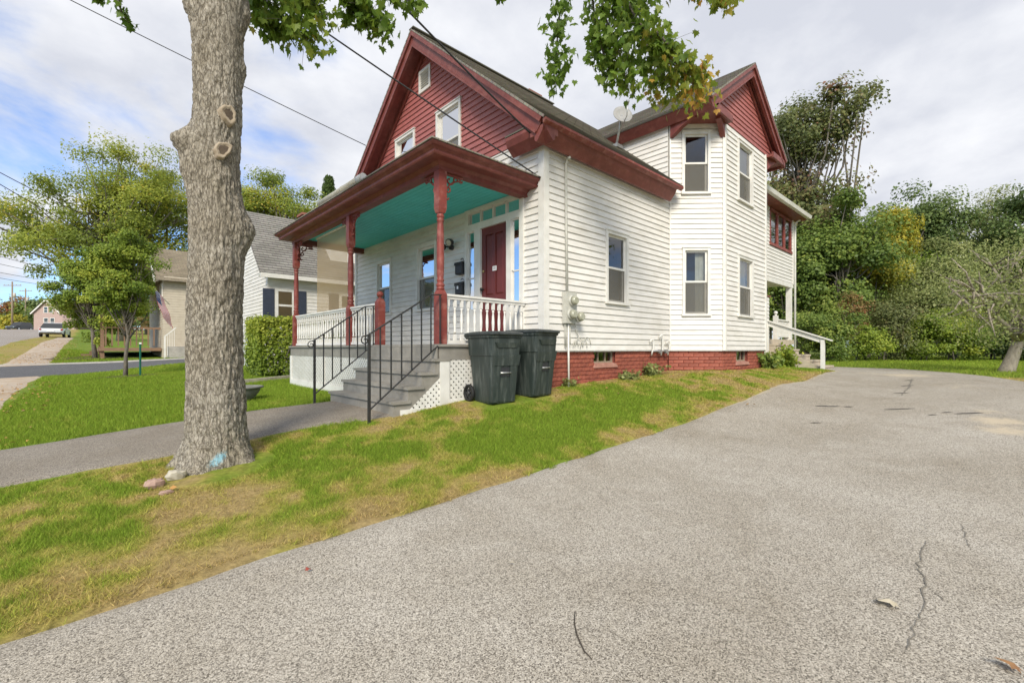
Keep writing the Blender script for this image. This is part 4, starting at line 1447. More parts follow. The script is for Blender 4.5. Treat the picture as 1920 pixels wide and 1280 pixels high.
# ---- steps
TY0, TY1 = .26, 2.30
treads = [(-1.80, 1.12), (-2.0, .945), (-2.2, .77), (-2.40, .60)]
zs_prev = None
for k, (xf, zt) in enumerate(treads):
    MB().box(xf - .012, xf + .235, TY0, TY1, zt - .036, zt).part('tread', M['grey_paint'], house)
    zb = treads[k + 1][1] if k < 3 else float(H(xf, 1.3)) - .05
    MB().box(xf + .012, xf + .034, TY0 + .03, TY1 - .03, zb + .001, zt - .037).part('riser', M['grey_paint'], house)
    if k == 0: MB().box(-1.766, -1.745, TY0 + .03, TY1 - .03, zt + .001, DK - .037).part('riser', M['grey_paint'], house)
for y in (TY0 + .028, TY1 - .066):
    pts = []
    for xf, zt in treads:
        pts += [(xf + .014, zt - .037)]
        pts += [(xf + .014, (treads[treads.index((xf, zt)) + 1][1] if (xf, zt) != treads[-1] else .42) - .037)]
    loop = [(-1.73, 1.08)] + [p for p in pts]
    bx_ = [(-2.386, .40), (-2.26, .40), (-1.73, .86)]
    poly = [(-1.725, treads[0][1] - .037)]
    for k, (xf, zt) in enumerate(treads):
        poly.append((xf + .035, zt - .037))
        poly.append((xf + .035, (treads[k + 1][1] - .037) if k < 3 else .36))
    poly += [(-2.28, .36), (-1.725, .86)]
    MB().prism([(p[0], y, p[1]) for p in poly], (0, .038, 0)).part('stringer', M['grey_paint'], house)


# ---- lattice
def lattice(fr, poly_s, zb, zt, s0, s1, clip=None, pitch=.085, w=.040):
    """diagonal slats both ways, clipped to the panel, in a board frame"""
    mb = MB()
    hgt = zt - zb
    for sg, d0, d1 in ((1, .004, .009), (-1, .010, .015)):
        k0 = -int(hgt / pitch) - 2
        k = k0
        while k * pitch < (s1 - s0) + hgt + pitch:
            c = s0 + k * pitch if sg > 0 else s0 + k * pitch
            pts = []
            # strip between lines s - sg*(z-zb) = c and c + w*1.41
            ww = w * 1.414
            poly = []
            if sg > 0: quad = [(c, zb), (c + ww, zb), (c + ww + hgt, zt), (c + hgt, zt)]
            else: quad = [(c, zb), (c + ww, zb), (c + ww - hgt, zt), (c - hgt, zt)]
            poly = quad
            planes = [(1, 0, s0), (-1, 0, -s1)] + (clip or [])
            for (a, b, cc_) in planes:           # keep a*s + b*z >= cc
                out = []
                for i in range(len(poly)):
                    p, q = poly[i], poly[(i + 1) % len(poly)]
                    fp, fq = a * p[0] + b * p[1] - cc_, a * q[0] + b * q[1] - cc_
                    if fp >= 0: out.append(p)
                    if (fp < 0) != (fq < 0):
                        t = fp / (fp - fq)
                        out.append((p[0] + (q[0] - p[0]) * t, p[1] + (q[1] - p[1]) * t))
                poly = out
                if len(poly) < 3: break
            if len(poly) >= 3:
                mb.prism([fr(p[0], p[1], d0) for p in poly], np.array(fr(0, 0, d1)) - np.array(fr(0, 0, d0)))
            k += 1
    return mb


FD = frame((-1.69, 0), (0, 1), (-1, 0))
lt = lattice(FD, None, .52, 1.098, 2.40, 6.36).part('lattice_panel', M['white_trim'], house)
fb = MB()
fb.fbox(FD, 2.32, 2.42, .36, 1.098, .016, .034).fbox(FD, 6.28, 6.38, .36, 1.098, .016, .034).fbox(FD, 2.42, 6.28, .36, .56, .016, .034).fbox(FD, 4.32, 4.40, .56, 1.098, .016, .033)
fb.part('lattice_frame', M['white_trim'], house)
MB().fbox(FD, 2.3, 6.36, .3, 1.09, -.35, -.33).part('crawlspace_back', M['dark_interior'], house)  # dark sheet put in for the shade under the deck
FS = frame((0, .30), (1, 0), (0, -1))
lattice(FS, None, .50, 1.098, -1.60, -.05).part('lattice_panel', M['white_trim'], house)
# triangle below the stair string
lattice(FS, None, .46, .92, -2.22, -1.66, clip=[(.83, -1, -2.285)]).part('lattice_panel', M['white_trim'], house)
fb = MB()
fb.fbox(FS, -1.72, -1.57, .36, 1.098, .016, .034).fbox(FS, -1.57, -.03, .36, .56, .016, .033).fbox(FS, -2.30, -1.72, .34, .49, .005, .03)
fb.part('lattice_frame', M['white_trim'], house)
MB().box(-1.6, -.06, .62, .64, .3, 1.09).box(-2.0, -1.7, .58, .60, .3, .68).part('crawlspace_back', M['dark_interior'], house)  # side lattice and stairs: dark sheets again standing for shade


# ---- wrought-iron handrails
def handrail(y, xb, zb, zt0, xe, ze, bulge):
    mb = MB()
    mb.box(xb - .015, xb + .015, y - .015, y + .015, zb, zt0 + .01)
    mb.bar((xb - .01, y, zt0), (xe + .28, y, ze), .034, .012) if False else None
    top = [(xb - .02, y, zt0), (xe - .22, y, ze - .012), (xe - .12, y, ze), (xe - .06, y, ze)]
    for a, b in zip(top[:-1], top[1:]): mb.bar(a, b, .034, .014)
    low = [(xb, y, zb + .19), (xe - .06, y, DK + .02)]
    mb.bar(low[0], low[1], .026, .012)
    hr = mb.part('handrail', M['black_iron'], house)
    sc = MB()
    pts = [(xb - .02, y, zt0)]
    for i in range(1, 26):
        t = i / 25
        a = math.pi * .5 + t * 7.2
        rr = .055 * (1 - .75 * t)
        pts.append((xb - .05 + rr * math.cos(a) * 1.0, y, zt0 - .06 + rr * math.sin(a)))
    sc.tube(pts, .0075, 6)
    sc.part('scroll', M['black_iron'], hr)
    nb = 7
    for k in range(1, nb + 1):
        x = xb + (xe - .08 - xb) * k / nb
        zl = low[0][2] + (low[1][2] - low[0][2]) * (x - xb) / (low[1][0] - xb)
        zu = np.interp(x, [p[0] for p in top], [p[2] for p in top])
        MB().box(x - .0075, x + .0075, y - .0075, y + .0075, zl, zu).part('baluster', M['black_iron'], hr)


handrail(.30, -2.70, float(H(-2.7, .3)) - .04, 1.41, PR - .0, 1.97, 0)
handrail(2.24, -2.64, float(H(-2.64, 2.24)) - .04, 1.37, PR - .0, 1.95, 0)

# ---- entrance
en = MB()
f = F_FRONT
en.fbox(f, .41, .50, 1.316, 3.50, -.02, .05).fbox(f, 1.89, 1.95, 1.316, 3.50, -.02, .05)
en.fbox(f, .41, 1.95, 3.72, 3.778, -.02, .05).fbox(f, .70, .815, 1.316, 3.44, -.02, .045).fbox(f, 1.50, 1.673, 1.316, 3.44, -.02, .045)
en.fbox(f, .50, 1.89, 3.38, 3.50, -.02, .047).fbox(f, .41, .50, 3.50, 3.72, -.02, .05).fbox(f, 1.85, 1.95, 3.50, 3.72, -.02, .05)
en.fbox(f, .50, .70, 1.316, 1.95, -.02, .02).fbox(f, 1.673, 1.89, 1.316, 1.95, -.02, .02)
en.fbox(f, .815, 1.50, 1.316, 1.345, -.05, .06)
entr = en.part('door_surround', M['white_trim'], house)
tr = MB()
for k in range(1, 4):
    c = .50 + 1.35 * k / 4
    tr.fbox(f, c - .012, c + .012, 3.50, 3.72, -.02, .03)
tr.fbox(f, .50, 1.85, 3.70, 3.72, -.02, .03)
tr_ = tr.part('transom', M['white_trim'], house)
for k in range(4):
    a, b = .50 + 1.35 * k / 4 + .012, .50 + 1.35 * (k + 1) / 4 - .012
    MB().add([f(a, 3.50, 0), f(b, 3.50, 0), f(b, 3.70, 0), f(a, 3.70, 0)], [(0, 1, 2, 3)]).part('pane', M['glass'], tr_)
MB().fbox(f, .3, 2.05, 1.9, 3.77, -.9, -.88).fbox(f, .3, .32, 1.9, 3.77, -.88, -.03).fbox(f, 2.03, 2.05, 1.9, 3.77, -.88, -.03).fbox(f, .3, 2.05, 3.77, 3.79, -.9, -.03).part('interior', M['dark_interior'], house)
for (a, b) in ((.50, .70), (1.673, 1.89)):
    sl = MB()
    for z in (1.95, 2.52, 3.36):
        sl.fbox(f, a, b, z, z + .02, -.01, .02)
    sl.fbox(f, a, a + .02, 1.97, 3.36, -.01, .02).fbox(f, b - .02, b, 1.97, 3.36, -.01, .02)
    s_ = sl.part('sidelight', M['white_trim'], house)
    for z0_, z1_ in ((1.97, 2.52), (2.54, 3.36)):
        MB().add([f(a + .02, z0_, .004), f(b - .02, z0_, .004), f(b - .02, z1_, .004), f(a + .02, z1_, .004)], [(0, 1, 2, 3)]).part('pane', M['glass'], s_)
    MB().fbox(f, a + .02, b - .02, 2.3, 2.95, -.06, -.055).part('curtain', M['curtain'], s_)
dm = MB()
D0, D1, DZ0, DZ1 = .818, 1.497, 1.346, 3.378
dm.fbox(f, D0, D1, DZ0, DZ1, -.045, -.012)
for (a, b) in ((D0, D0 + .105), (1.13, 1.185), (D1 - .105, D1)):
    dm.fbox(f, a, b, DZ0, DZ1, -.012, .004)
for (a, b) in ((D0 + .105, 1.13), (1.185, D1 - .105)):
    for (z0_, z1_) in ((DZ0, DZ0 + .18), (DZ0 + .70, DZ0 + .84), (DZ1 - .13, DZ1)):
        dm.fbox(f, a, b, z0_, z1_, -.012, .004)
door = dm.part('door', M['door_red'], house)
for (a, b) in ((D0 + .105, 1.13), (1.185, D1 - .105)):
    for (z0_, z1_) in ((DZ0 + .18, DZ0 + .70), (DZ0 + .84, DZ1 - .13)):
        i_ = .035
        P = [f(a, z0_, -.0115), f(b, z0_, -.0115), f(b, z1_, -.0115), f(a, z1_, -.0115), f(a + i_, z0_ + i_, .001), f(b - i_, z0_ + i_, .001), f(b - i_, z1_ - i_, .001), f(a + i_, z1_ - i_, .001)]
        MB().add(P, [(0, 1, 5, 4), (1, 2, 6, 5), (2, 3, 7, 6), (3, 0, 4, 7), (4, 5, 6, 7)]).part('door_panel', M['door_red'], door)
MB().tube([f(D1 - .05, 2.29, .004), f(D1 - .05, 2.29, .045)], .012, 8).lathe(0, 0, [(.001, 0), (.001, .001)], 6).part('door_handle', M['black_iron'], door) if False else None
MB().tube([f(D1 - .05, 2.30, .004), f(D1 - .05, 2.30, .03), f(D1 - .05, 2.30, .04), f(D1 - .05, 2.30, .07), f(D1 - .05, 2.30, .075)], [.012, .012, .026, .03, .014], 12).part('door_handle', M['black_iron'], door)
MB().tube([f(D1 - .05, 2.62, .004), f(D1 - .05, 2.62, .02)], .022, 12).part('deadbolt', M['brass'], door)
nump = MB().fbox(f, 1.10, 1.205, 2.60, 2.68, .0045, .008).part('notice_card', M['paper_white'], door)
pc = MB()
for k in range(3):
    pc.fbox(f, 1.12, 1.185, 2.622 + k * .017, 2.628 + k * .017, .0082, .0086)
pc.part('card_print', M['red_trim'], door)

# ---- downspout on the back corner, conduit
MB().tube([(12.40, -.33, 5.72), (12.40, -.20, 5.60), (12.40, -.06, 5.50), (12.40, -.05, 5.3), (12.40, -.05, .9)], .036, 8).part('downspout', M['white_trim'], house)

# ================================================================== rear wing with open back porch
wall(F_REAR, lambda z: (8.02, 12.30), 3.45, 5.60, [(10.03, 12.12, 4.46, 5.55)], M['white_siding'], joined=True)
rw = MB()
fr = F_REAR
for a, b in ((10.03, 10.11), (10.70, 10.79), (11.37, 11.46), (12.04, 12.12)):
    rw.fbox(fr, a, b, 4.46, 5.55, -.03, .03)
rw.fbox(fr, 10.03, 12.12, 5.47, 5.55, -.03, .042).fbox(fr, 10.0, 12.15, 4.42, 4.50, -.03, .05)
w = rw.part('window_band', M['red_post'], house)
for a, b in ((10.11, 10.70), (10.79, 11.37), (11.46, 12.04)):
    MB().add([fr(a, 4.5, -.01), fr(b, 4.5, -.01), fr(b, 5.47, -.01), fr(a, 5.47, -.01)], [(0, 1, 2, 3)]).part('pane', M['glass'], w)
MB().fbox(fr, 9.9, 12.25, 4.3, 5.6, -.7, -.68).fbox(fr, 9.9, 9.92, 4.3, 5.6, -.68, -.03).part('interior', M['dark_interior'], w)
MB().fbox(fr, 10.08, 12.06, 4.5, 5.5, -.2, -.19).part('curtain', M['curtain'], w) if False else None
rb = MB().box(12.28, 12.32, .0, 3.6, 3.45, 5.75); rb.box(8.0, 12.3, 3.58, 3.62, 3.45, 5.75); rb.part('wall', M['white_siding'], house)
corner_board(12.26, 12.345, -.036, -.001, 3.42, 5.6)
MB().box(8.0, 12.3, .02, 3.6, 3.40, 3.45).part('porch_ceiling', M['white_trim'], house)
MB().box(7.99, 12.34, -.02, .12, 3.30, 3.44).part('porch_beam', M['white_trim'], house)
roof_slab('roof', (8.0, -.42, 5.70), (12.62, -.42, 5.70), (12.62, 3.8, 7.0), (8.0, 3.8, 7.0), M['shingle_brown'], house)
MB().box(8.05, 12.55, -.36, -.0, 5.58, 5.64).part('soffit', M['red_trim'], house)
gt = MB(); gt.box(8.05, 12.60, -.40, -.365, 5.60, 5.69); gt.prism([(8.05, -.50, 5.70), (8.05, -.405, 5.70), (8.05, -.405, 5.60), (8.05, -.47, 5.60)], (4.57, 0, 0)); gt.part('gutter', M['white_trim'], house)
# back porch floor, low wall, posts
bp = MB().box(9.2, 12.3, -.05, 3.0, 1.40, 1.55); bp.part('porch_deck', M['step_tan'], house)
MB().box(9.2, 12.28, .03, .08, .6, 1.399).part('deck_fascia', M['step_tan'], house)
wall(F_REAR, lambda z: (8.02, 9.98), SB, 2.82, [], M['white_siding'], joined=True)
MB().box(7.99, 10.05, -.04, .08, 2.822, 2.86).part('wall_cap', M['red_trim'], house)
fd_ = MB().box(8.0, 9.15, .04, .1, .4, SB); fd_.part('foundation', M['brick_red'], house)
pp = MB(); sq(12.15, .06, .075, 1.55, 3.298, pp); pp.part('porch_post', M['white_trim'], house)
pp = MB(); sq(12.22, 1.2, .09, 1.55, 3.39, pp); pp.part('porch_post', M['red_trim'], house)
pn = MB(); sq(10.75, .04, .06, 1.55, 2.30, pn); pn.lathe(10.75, .04, [(.035, 2.30), (.03, 2.33)] + [(max(.006, .06 * math.sin(math.pi * t)), 2.39 - .058 * math.cos(math.pi * t)) for t in np.linspace(.14, .99, 8)], 12)
pn.part('newel_post', M['white_trim'], house)
rr2 = MB().bar((10.8, .06, 2.18), (12.1, .06, 2.18), .08, .04).part('railing', M['white_trim'], house)
MB().bar((10.8, .06, 1.66), (12.1, .06, 1.66), .05, .05).part('bottom_rail', M['white_trim'], rr2)
for k in range(10):
    MB().box(10.87 + k * .125, 10.905 + k * .125, .043, .077, 1.68, 2.16).part('baluster', M['white_trim'], rr2)
# back steps down to the driveway
for k in range(5):
    y1_ = -.052 - k * .29
    zt = 1.40 - k * .155
    MB().box(9.62, 10.72, y1_ - .29, y1_, zt - .05, zt).part('tread', M['step_tan'], house)
    zg = max(float(H(10.1, y1_)) - .05, zt - .21)
    MB().box(9.65, 10.70, y1_ - .27, y1_ - .245, zg, zt - .051).part('riser', M['step_tan'], house)
MB().prism([(9.60, y, z) for y, z in ((-.05, .5), (-.05, 1.34), (-.30, 1.34), (-1.5, .70), (-1.5, .5))], (.045, 0, 0)).part('stringer', M['step_tan'], house)
hr = MB()
zb = float(H(9.5, -1.5)) - .05
sq(9.50, -1.50, .045, zb, 1.50, hr)
sq(9.50, -.10, .05, .6, 2.10, hr)
hr.bar((9.50, -.02, 2.12), (9.50, -1.72, 1.47), .14, .03)
hr.bar((9.50, -.05, 2.02), (9.50, -1.46, 1.48), .035, .12)
hr.part('handrail', M['white_trim'], house)

# ================================================================== things on and round the house
# ---- wheeled trash carts
def rr_loop(hx, hy, r, z, n=5):
    P = []
    for cx, cy, a0 in ((hx - r, hy - r, 0), (-hx + r, hy - r, 90), (-hx + r, -hy + r, 180), (hx - r, -hy + r, 270)):
        for k in range(n):
            a = R(a0 + 90 * k / (n - 1))
            P.append((cx + r * math.cos(a), cy + r * math.sin(a), z))
    return P


def loft(mb, loops, cap0=True, cap1=True):
    n = len(loops[0])
    V = [p for l in loops for p in l]
    Fs = [(i * n + k, i * n + (k + 1) % n, (i + 1) * n + (k + 1) % n, (i + 1) * n + k) for i in range(len(loops) - 1) for k in range(n)]
    mb.add(V, Fs, False)
    b = len(mb.v) - len(V)
    if cap0: mb.f.append(tuple(b + k for k in range(n - 1, -1, -1))); mb.sm.append(False)
    if cap1: mb.f.append(tuple(b + (len(loops) - 1) * n + k for k in range(n))); mb.sm.append(False)


def cart(label, x, y, rz):
    z0 = float(H(x, y)) - .01
    root = thing('trash_cart', label, 'trash cart', (x, y, z0), 'wheeled trash carts by the porch')
    root.rotation_euler = (0, 0, rz)
    O = ORG[root.name]
    ORG[root.name] = np.zeros(3)      # parts are written in the cart's own frame; front faces -y

    def sh(l, dy=0): return [(a, b + dy, c) for a, b, c in l]
    mb = MB()
    loft(mb, [rr_loop(.185, .20, .05, .0), rr_loop(.195, .215, .05, .03), rr_loop(.215, .255, .05, .40), rr_loop(.228, .275, .05, .62),
              rr_loop(.238, .29, .05, .63), rr_loop(.248, .305, .05, .86), rr_loop(.262, .32, .05, .865), rr_loop(.265, .325, .05, .895)])
    body = mb.part('body', M['cart_green'], root)
    # front: raised flanks either side of a channel, brow above
    fl = MB()
    for sx in (-1, 1):
        a, b = sx * .075, sx * .20
        fl.hexa([(a * 1.0, -.17, .02), (b * .92, -.17, .02), (b * .92, -.225, .02), (a * 1.35, -.225, .02), (a, -.25, .50), (b, -.25, .50), (b, -.275, .50), (a, -.28, .50)])
    fl.part('front_rib', M['cart_green'], body)
    br = MB().hexa([(-.21, -.26, .50), (.21, -.26, .50), (.21, -.285, .50), (-.21, -.285, .50), (-.225, -.27, .64), (.225, -.27, .64), (.225, -.305, .64), (-.225, -.305, .64)])
    br.part('brow', M['cart_green'], body)
    MB().hexa([(-.17, -.295, .755), (.17, -.295, .755), (.15, -.312, .735), (-.15, -.312, .735), (-.19, -.295, .80), (.19, -.295, .80), (.19, -.328, .80), (-.19, -.328, .80)]).part('grip', M['cart_green'], body)
    MB().box(-.072, .072, -.262, -.247, .36, .495).part('catch_recess', M['black_plastic'], body)  # darker panel painted in for the shade of a recess
    MB().tube([(-.085, -.272, .405), (.085, -.272, .405)], .013, 8).part('catch_bar', M['galv'], root)
    ld = MB()
    loft(ld, [rr_loop(.272, .335, .05, .897), rr_loop(.278, .345, .05, .905), rr_loop(.278, .345, .05, .925), rr_loop(.255, .315, .05, .937), rr_loop(.20, .24, .05, .952), rr_loop(.12, .15, .05, .957)])
    lid = ld.part('lid', M['cart_lid'], root)
    MB().box(-.16, .16, -.365, -.34, .905, .925).part('lid_lip', M['cart_lid'], lid)
    MB().tube([(-.22, .33, .86), (-.22, .40, .90), (.22, .40, .90), (.22, .33, .86)], .016, 8).part('handle', M['cart_green'], root)
    MB().tube([(-.25, .24, .115), (.25, .24, .115)], .012, 8).part('axle', M['galv'], root)
    for sx in (-1, 1):
        w = MB()
        pts = [(sx * .245 + .035 * math.cos(a) * .6, .24, .115) for a in (0,)]
        n = 20
        prof = [(.085, -.022), (.115, -.022), (.122, -.012), (.122, .012), (.115, .022), (.085, .022)]
        V = []
        for k in range(n):
            a = 2 * math.pi * k / n
            for r_, d_ in prof: V.append((sx * .245 + d_, .24 + r_ * math.cos(a), .115 + r_ * math.sin(a)))
        m_ = len(prof)
        Fs = [(k * m_ + j, k * m_ + (j + 1) % m_, ((k + 1) % n) * m_ + (j + 1) % m_, ((k + 1) % n) * m_ + j) for k in range(n) for j in range(m_)]
        w.add(V, Fs, True)
        wh = w.part('wheel', M['rubber'], root)
        h = MB()
        for k in range(7):
            a = 2 * math.pi * k / 7
            h.bar((sx * .245, .24, .115), (sx * .245, .24 + .09 * math.cos(a), .115 + .09 * math.sin(a)), .016, .02)
        h.tube([(sx * .245 - .026, .24, .115), (sx * .245 + .026, .24, .115)], .028, 10)
        h.part('hub', M['black_plastic'], wh)
    ORG[root.name] = O
    return root


cart('dark green wheeled trash cart nearer the front steps, wheel showing at its side', -1.10, -.10, R(-6))
cart('dark green wheeled trash cart half behind the other one, beside the house corner', -.40, -.12, R(5))

# ---- mailboxes by the door
def mailbox(z0, label):
    t = thing('mailbox', label, 'mailbox', (-.02, 2.065, z0), 'mailboxes beside the front door')
    f_ = F_FRONT
    b = MB()
    prof = [(.02, 0), (.10, 0), (.115, .02), (.115, .21), (.02, .235)]
    b.prism([(-d_, 1.965, z0 + z_) for d_, z_ in prof], (0, .19, 0))
    b.part('box', M['black_plastic'], t)
    l = MB().prism([(-d_, 1.955, z0 + z_) for d_, z_ in [(.02, .245), (.12, .215), (.128, .17), (.134, .17), (.126, .224), (.02, .258)]], (0, .21, 0))
    l.part('lid', M['black_iron'], t)
    MB().tube([(-.022, 2.06 + .035 * math.cos(a), z0 + .275 + .035 * math.sin(a)) for a in np.linspace(0, math.pi, 10)], .006, 6).part('hanger', M['black_iron'], t)
    return t


mailbox(2.63, 'black wall mailbox hanging above the other one beside the door')
mb2 = mailbox(2.25, 'black wall mailbox with a white sticker, below the other one')
MB().fbox(F_FRONT, 2.05, 2.10, 2.36, 2.42, .116, .118).part('sticker', M['paper_white'], mb2)

# ---- twin flood light
t = thing('flood_light', 'black twin-headed flood light on the porch wall beside the mailboxes', 'light', (-.02, 2.37, 3.19))
MB().tube([(-.02, 2.37, 3.19), (-.07, 2.37, 3.19)], .05, 14).part('base_plate', M['black_iron'], t)
for sg, up in ((-1, .05), (1, -.0)):
    c = np.array([-.15, 2.37 + sg * .11, 3.21 + up])
    MB().tube([(-.06, 2.37, 3.19), tuple(c + [.05, 0, 0])], .014, 8).part('arm', M['black_iron'], t)
    hd = MB().tube([tuple(c + [.05, 0, 0.02]), tuple(c + [.02, sg * .01, 0]), tuple(c + [-.06, sg * .03, -.03])], [.03, .06, .075], 14)
    h_ = hd.part('lamp_head', M['black_iron'], t)
    MB().tube([tuple(c + [-.0605, sg * .03, -.0305]), tuple(c + [-.064, sg * .031, -.032])], [.06, .055], 14).part('lens', M['meter_glass'], h_)

# ---- electric meters with conduit
t = thing('electric_meter', 'grey electric meter bank with three round glass dials on the side wall', 'meter', (.52, -.03, 1.63))
MB().box(.40, .66, -.115, -.026, 1.66, 2.16).part('meter_panel', M['meter_grey'], t)
for (x, z) in ((.53, 2.02), (.50, 1.80), (.69, 1.77)):
    MB().tube([(x, -.09, z), (x, -.155, z)], .083, 18).part('meter_socket', M['meter_grey'], t)
    MB().tube([(x, -.155, z), (x, -.20, z), (x, -.225, z)], [.072, .07, .05], 18).part('meter_dial', M['meter_glass'], t)
MB().tube([(.47, -.07, 2.16), (.46, -.06, 3.2), (.455, -.06, 4.2), (.45, -.10, 4.28), (.43, -.16, 4.27)], .020, 8).part('conduit', M['meter_grey'], t)
MB().tube([(.50, -.07, 1.66), (.50, -.08, float(H(.5, -.1)) - .1)], .016, 8).part('ground_pipe', M['white_trim'], t)
for x, z1_ in ((.43, 1.30), (.46, 1.28), (.555, 1.32)):
    MB().tube([(x, -.06, 1.66), (x, -.06, z1_)], .008, 6).part('conduit', M['meter_grey'], t)
t = thing('cable_coil', 'loose grey cables looped on the siding below the meters', 'cable', (.85, -.03, 1.3))
c = MB()
for (cx, r_, a0, a1) in ((.80, .10, .1, 3.0), (.93, .09, .0, 3.2), (1.02, .11, .3, 2.9), (.72, .07, .2, 3.0)):
    c.tube([(cx + r_ * math.cos(a), -.045, 1.27 + 1.6 * r_ * math.sin(a)) for a in np.linspace(a0, a1, 12)], .006, 6)
c.tube([(.68, -.05, 1.66), (.74, -.05, 1.52), (.78, -.05, 1.45)], .007, 6)
c.part('cable', M['meter_grey'], t)
t = thing('gas_pipe', 'white gas and drain pipes at the inside corner of the wall', 'pipe', (3.6, -.05, 1.0))
for (x, z1_, r_) in ((3.05, 1.42, .016), (3.42, 1.52, .018), (3.70, 1.40, .016)):
    MB().tube([(x, -.045, z1_ - .06), (x, -.05, z1_), (x + .05, -.075, z1_ + .02), (x + .07, -.075, z1_ - .04), (x + .07, -.075, 1.26), (x + .05, -.06, 1.2), (x + .05, -.04, 1.12)], r_, 8).part('pipe', M['white_trim'], t)
MB().tube([(3.1, -.07, 1.21), (3.75, -.07, 1.20)], .018, 8).part('pipe', M['galv'], t)
for x in (3.35, 3.6): MB().box(x, x + .07, -.10, -.04, 1.16, 1.24).part('valve', M['galv'], t)

# ---- satellite dish on the main roof
ds = px(1168, 214, 9.35)
bs = np.array([3.02, .74, roof_z(.74)])
t = thing('satellite_dish', 'round grey satellite dish on a mast over the side eave', 'satellite dish', bs)
MB().tube([bs, bs * .45 + ds * .55 + [0, 0, .02], ds + [.02, .05, 0]], .024, 8).part('mast', M['galv'], t)
MB().box(bs[0] - .1, bs[0] + .1, bs[1] - .1, bs[1] + .1, bs[2] - .04, bs[2] + .03).part('foot', M['galv'], t)
look = np.array([-.55, -.75, .35]); look = look / np.linalg.norm(look)
e1 = np.cross(look, [0, 0, 1]); e1 /= np.linalg.norm(e1); e2 = np.cross(e1, look)
V = []; n = 24
for r_, dd in ((.0, -.05), (.07, -.045), (.14, -.028), (.20, 0)):
    for k in range(n):
        a = 2 * math.pi * k / n
        V.append(ds + (e1 * math.cos(a) + e2 * 1.05 * math.sin(a)) * r_ + look * dd)
Fs = [(i * n + k, i * n + (k + 1) % n, (i + 1) * n + (k + 1) % n, (i + 1) * n + k) for i in range(3) for k in range(n)]
V2 = [p - look * .012 for p in V]
m_ = len(V)
Fs += [tuple(q + m_ for q in reversed(f_)) for f_ in Fs] + [(3 * n + k, 3 * n + (k + 1) % n, m_ + 3 * n + (k + 1) % n, m_ + 3 * n + k) for k in range(n)]
MB().add(V + V2, Fs, True).part('reflector', M['dish_grey'], t)
MB().tube([ds - e2 * .2, ds - e2 * .22 + look * .15, ds - e2 * .02 + look * .27], .01, 6).tube([ds - e2 * .02 + look * .25, ds - e2 * .0 + look * .33], .028, 8).part('feed_arm', M['galv'], t)

# ---- length of gutter lying on the porch roof edge
a, b = np.array([-1.93, 2.25, 3.985]), np.array([-1.93, 3.95, 3.985])
mbp = MB()
mbp.tube([a, b], .055, 10)
mbp2 = thing('loose_gutter', 'cream length of loose gutter pipe lying along the porch roof edge', 'gutter', (a + b) / 2)
mbp.part('pipe', M['cream_pipe'], mbp2)
MB().tube([a - [0, .14, 0], a + [0, .05, 0]], .062, 10).part('collar', M['white_trim'], mbp2)
MB().tube([a + [0, .62, 0], a + [0, .68, 0]], .06, 10).part('collar', M['cream_pipe'], mbp2)

# ---- woven shade hung in the far bay of the porch
t = thing('porch_shade', 'tan see-through roll-up shade hung between the far porch posts', 'shade', (PR + .12, 4.5, 3.6))
V = []
n = 24
for i in range(n + 1):
    y = 3.72 + (5.30 - 3.72) * i / n
    dd = .006 * math.sin(i * .9)
    V += [(PR + .12 + dd, y, 3.62), (PR + .12 - dd, y, 1.93)]
MB().add(V, [(2 * i, 2 * i + 1, 2 * i + 3, 2 * i + 2) for i in range(n)], True).part('cloth', M['shade_cloth'], t)
MB().tube([(PR + .12, 3.70, 3.63), (PR + .12, 5.32, 3.63)], .022, 8).part('roller', M['cream_pipe'], t)
MB().tube([(PR + .12, 3.70, 1.93), (PR + .12, 5.32, 1.93)], .014, 8).part('bottom_bar', M['cream_pipe'], t)

# ---- planter bowl, edging, stake, stones
g, Yg = ghit(455, 752)
t = thing('planter_bowl', 'low grey stone planter bowl on the lawn behind the maple trunk', 'planter', g)
MB().lathe(g[0], g[1], [(.10, g[2] - .02), (.12, g[2] + .02), (.19, g[2] + .08), (.245, g[2] + .16), (.26, g[2] + .21), (.30, g[2] + .215), (.30, g[2] + .24), (.27, g[2] + .243), (.23, g[2] + .19), (.01, g[2] + .18)], 26).part('bowl', M['planter_grey'], t)
e0, _ = ghit(430, 722); e1_, _ = ghit(552, 709)
t = thing('lawn_edging', 'pale timber edging laid in the grass before the hedge', 'edging', (e0 + e1_) / 2)
MB().bar(e0 + [0, 0, .04], e1_ + [0, 0, .04], .10, .10).part('timber', M['rock_pale'], t)
g, Yg = ghit(263, 706)
t = thing('garden_stake', 'dark green metal stake beside the young tree', 'stake', g)
hh = (706 - 645) / FPX * Yg
MB().box(g[0] - .022, g[0] + .022, g[1] - .004, g[1] + .004, g[2] - .1, g[2] + hh).box(g[0] - .004, g[0] + .004, g[1] - .022, g[1] + .022, g[2] - .1, g[2] + hh - .02).part('post', M['green_stake'], t)
MB().box(g[0] - .024, g[0] + .024, g[1] - .024, g[1] + .024, g[2] + hh, g[2] + hh + .04).part('cap', M['paper_white'], t)


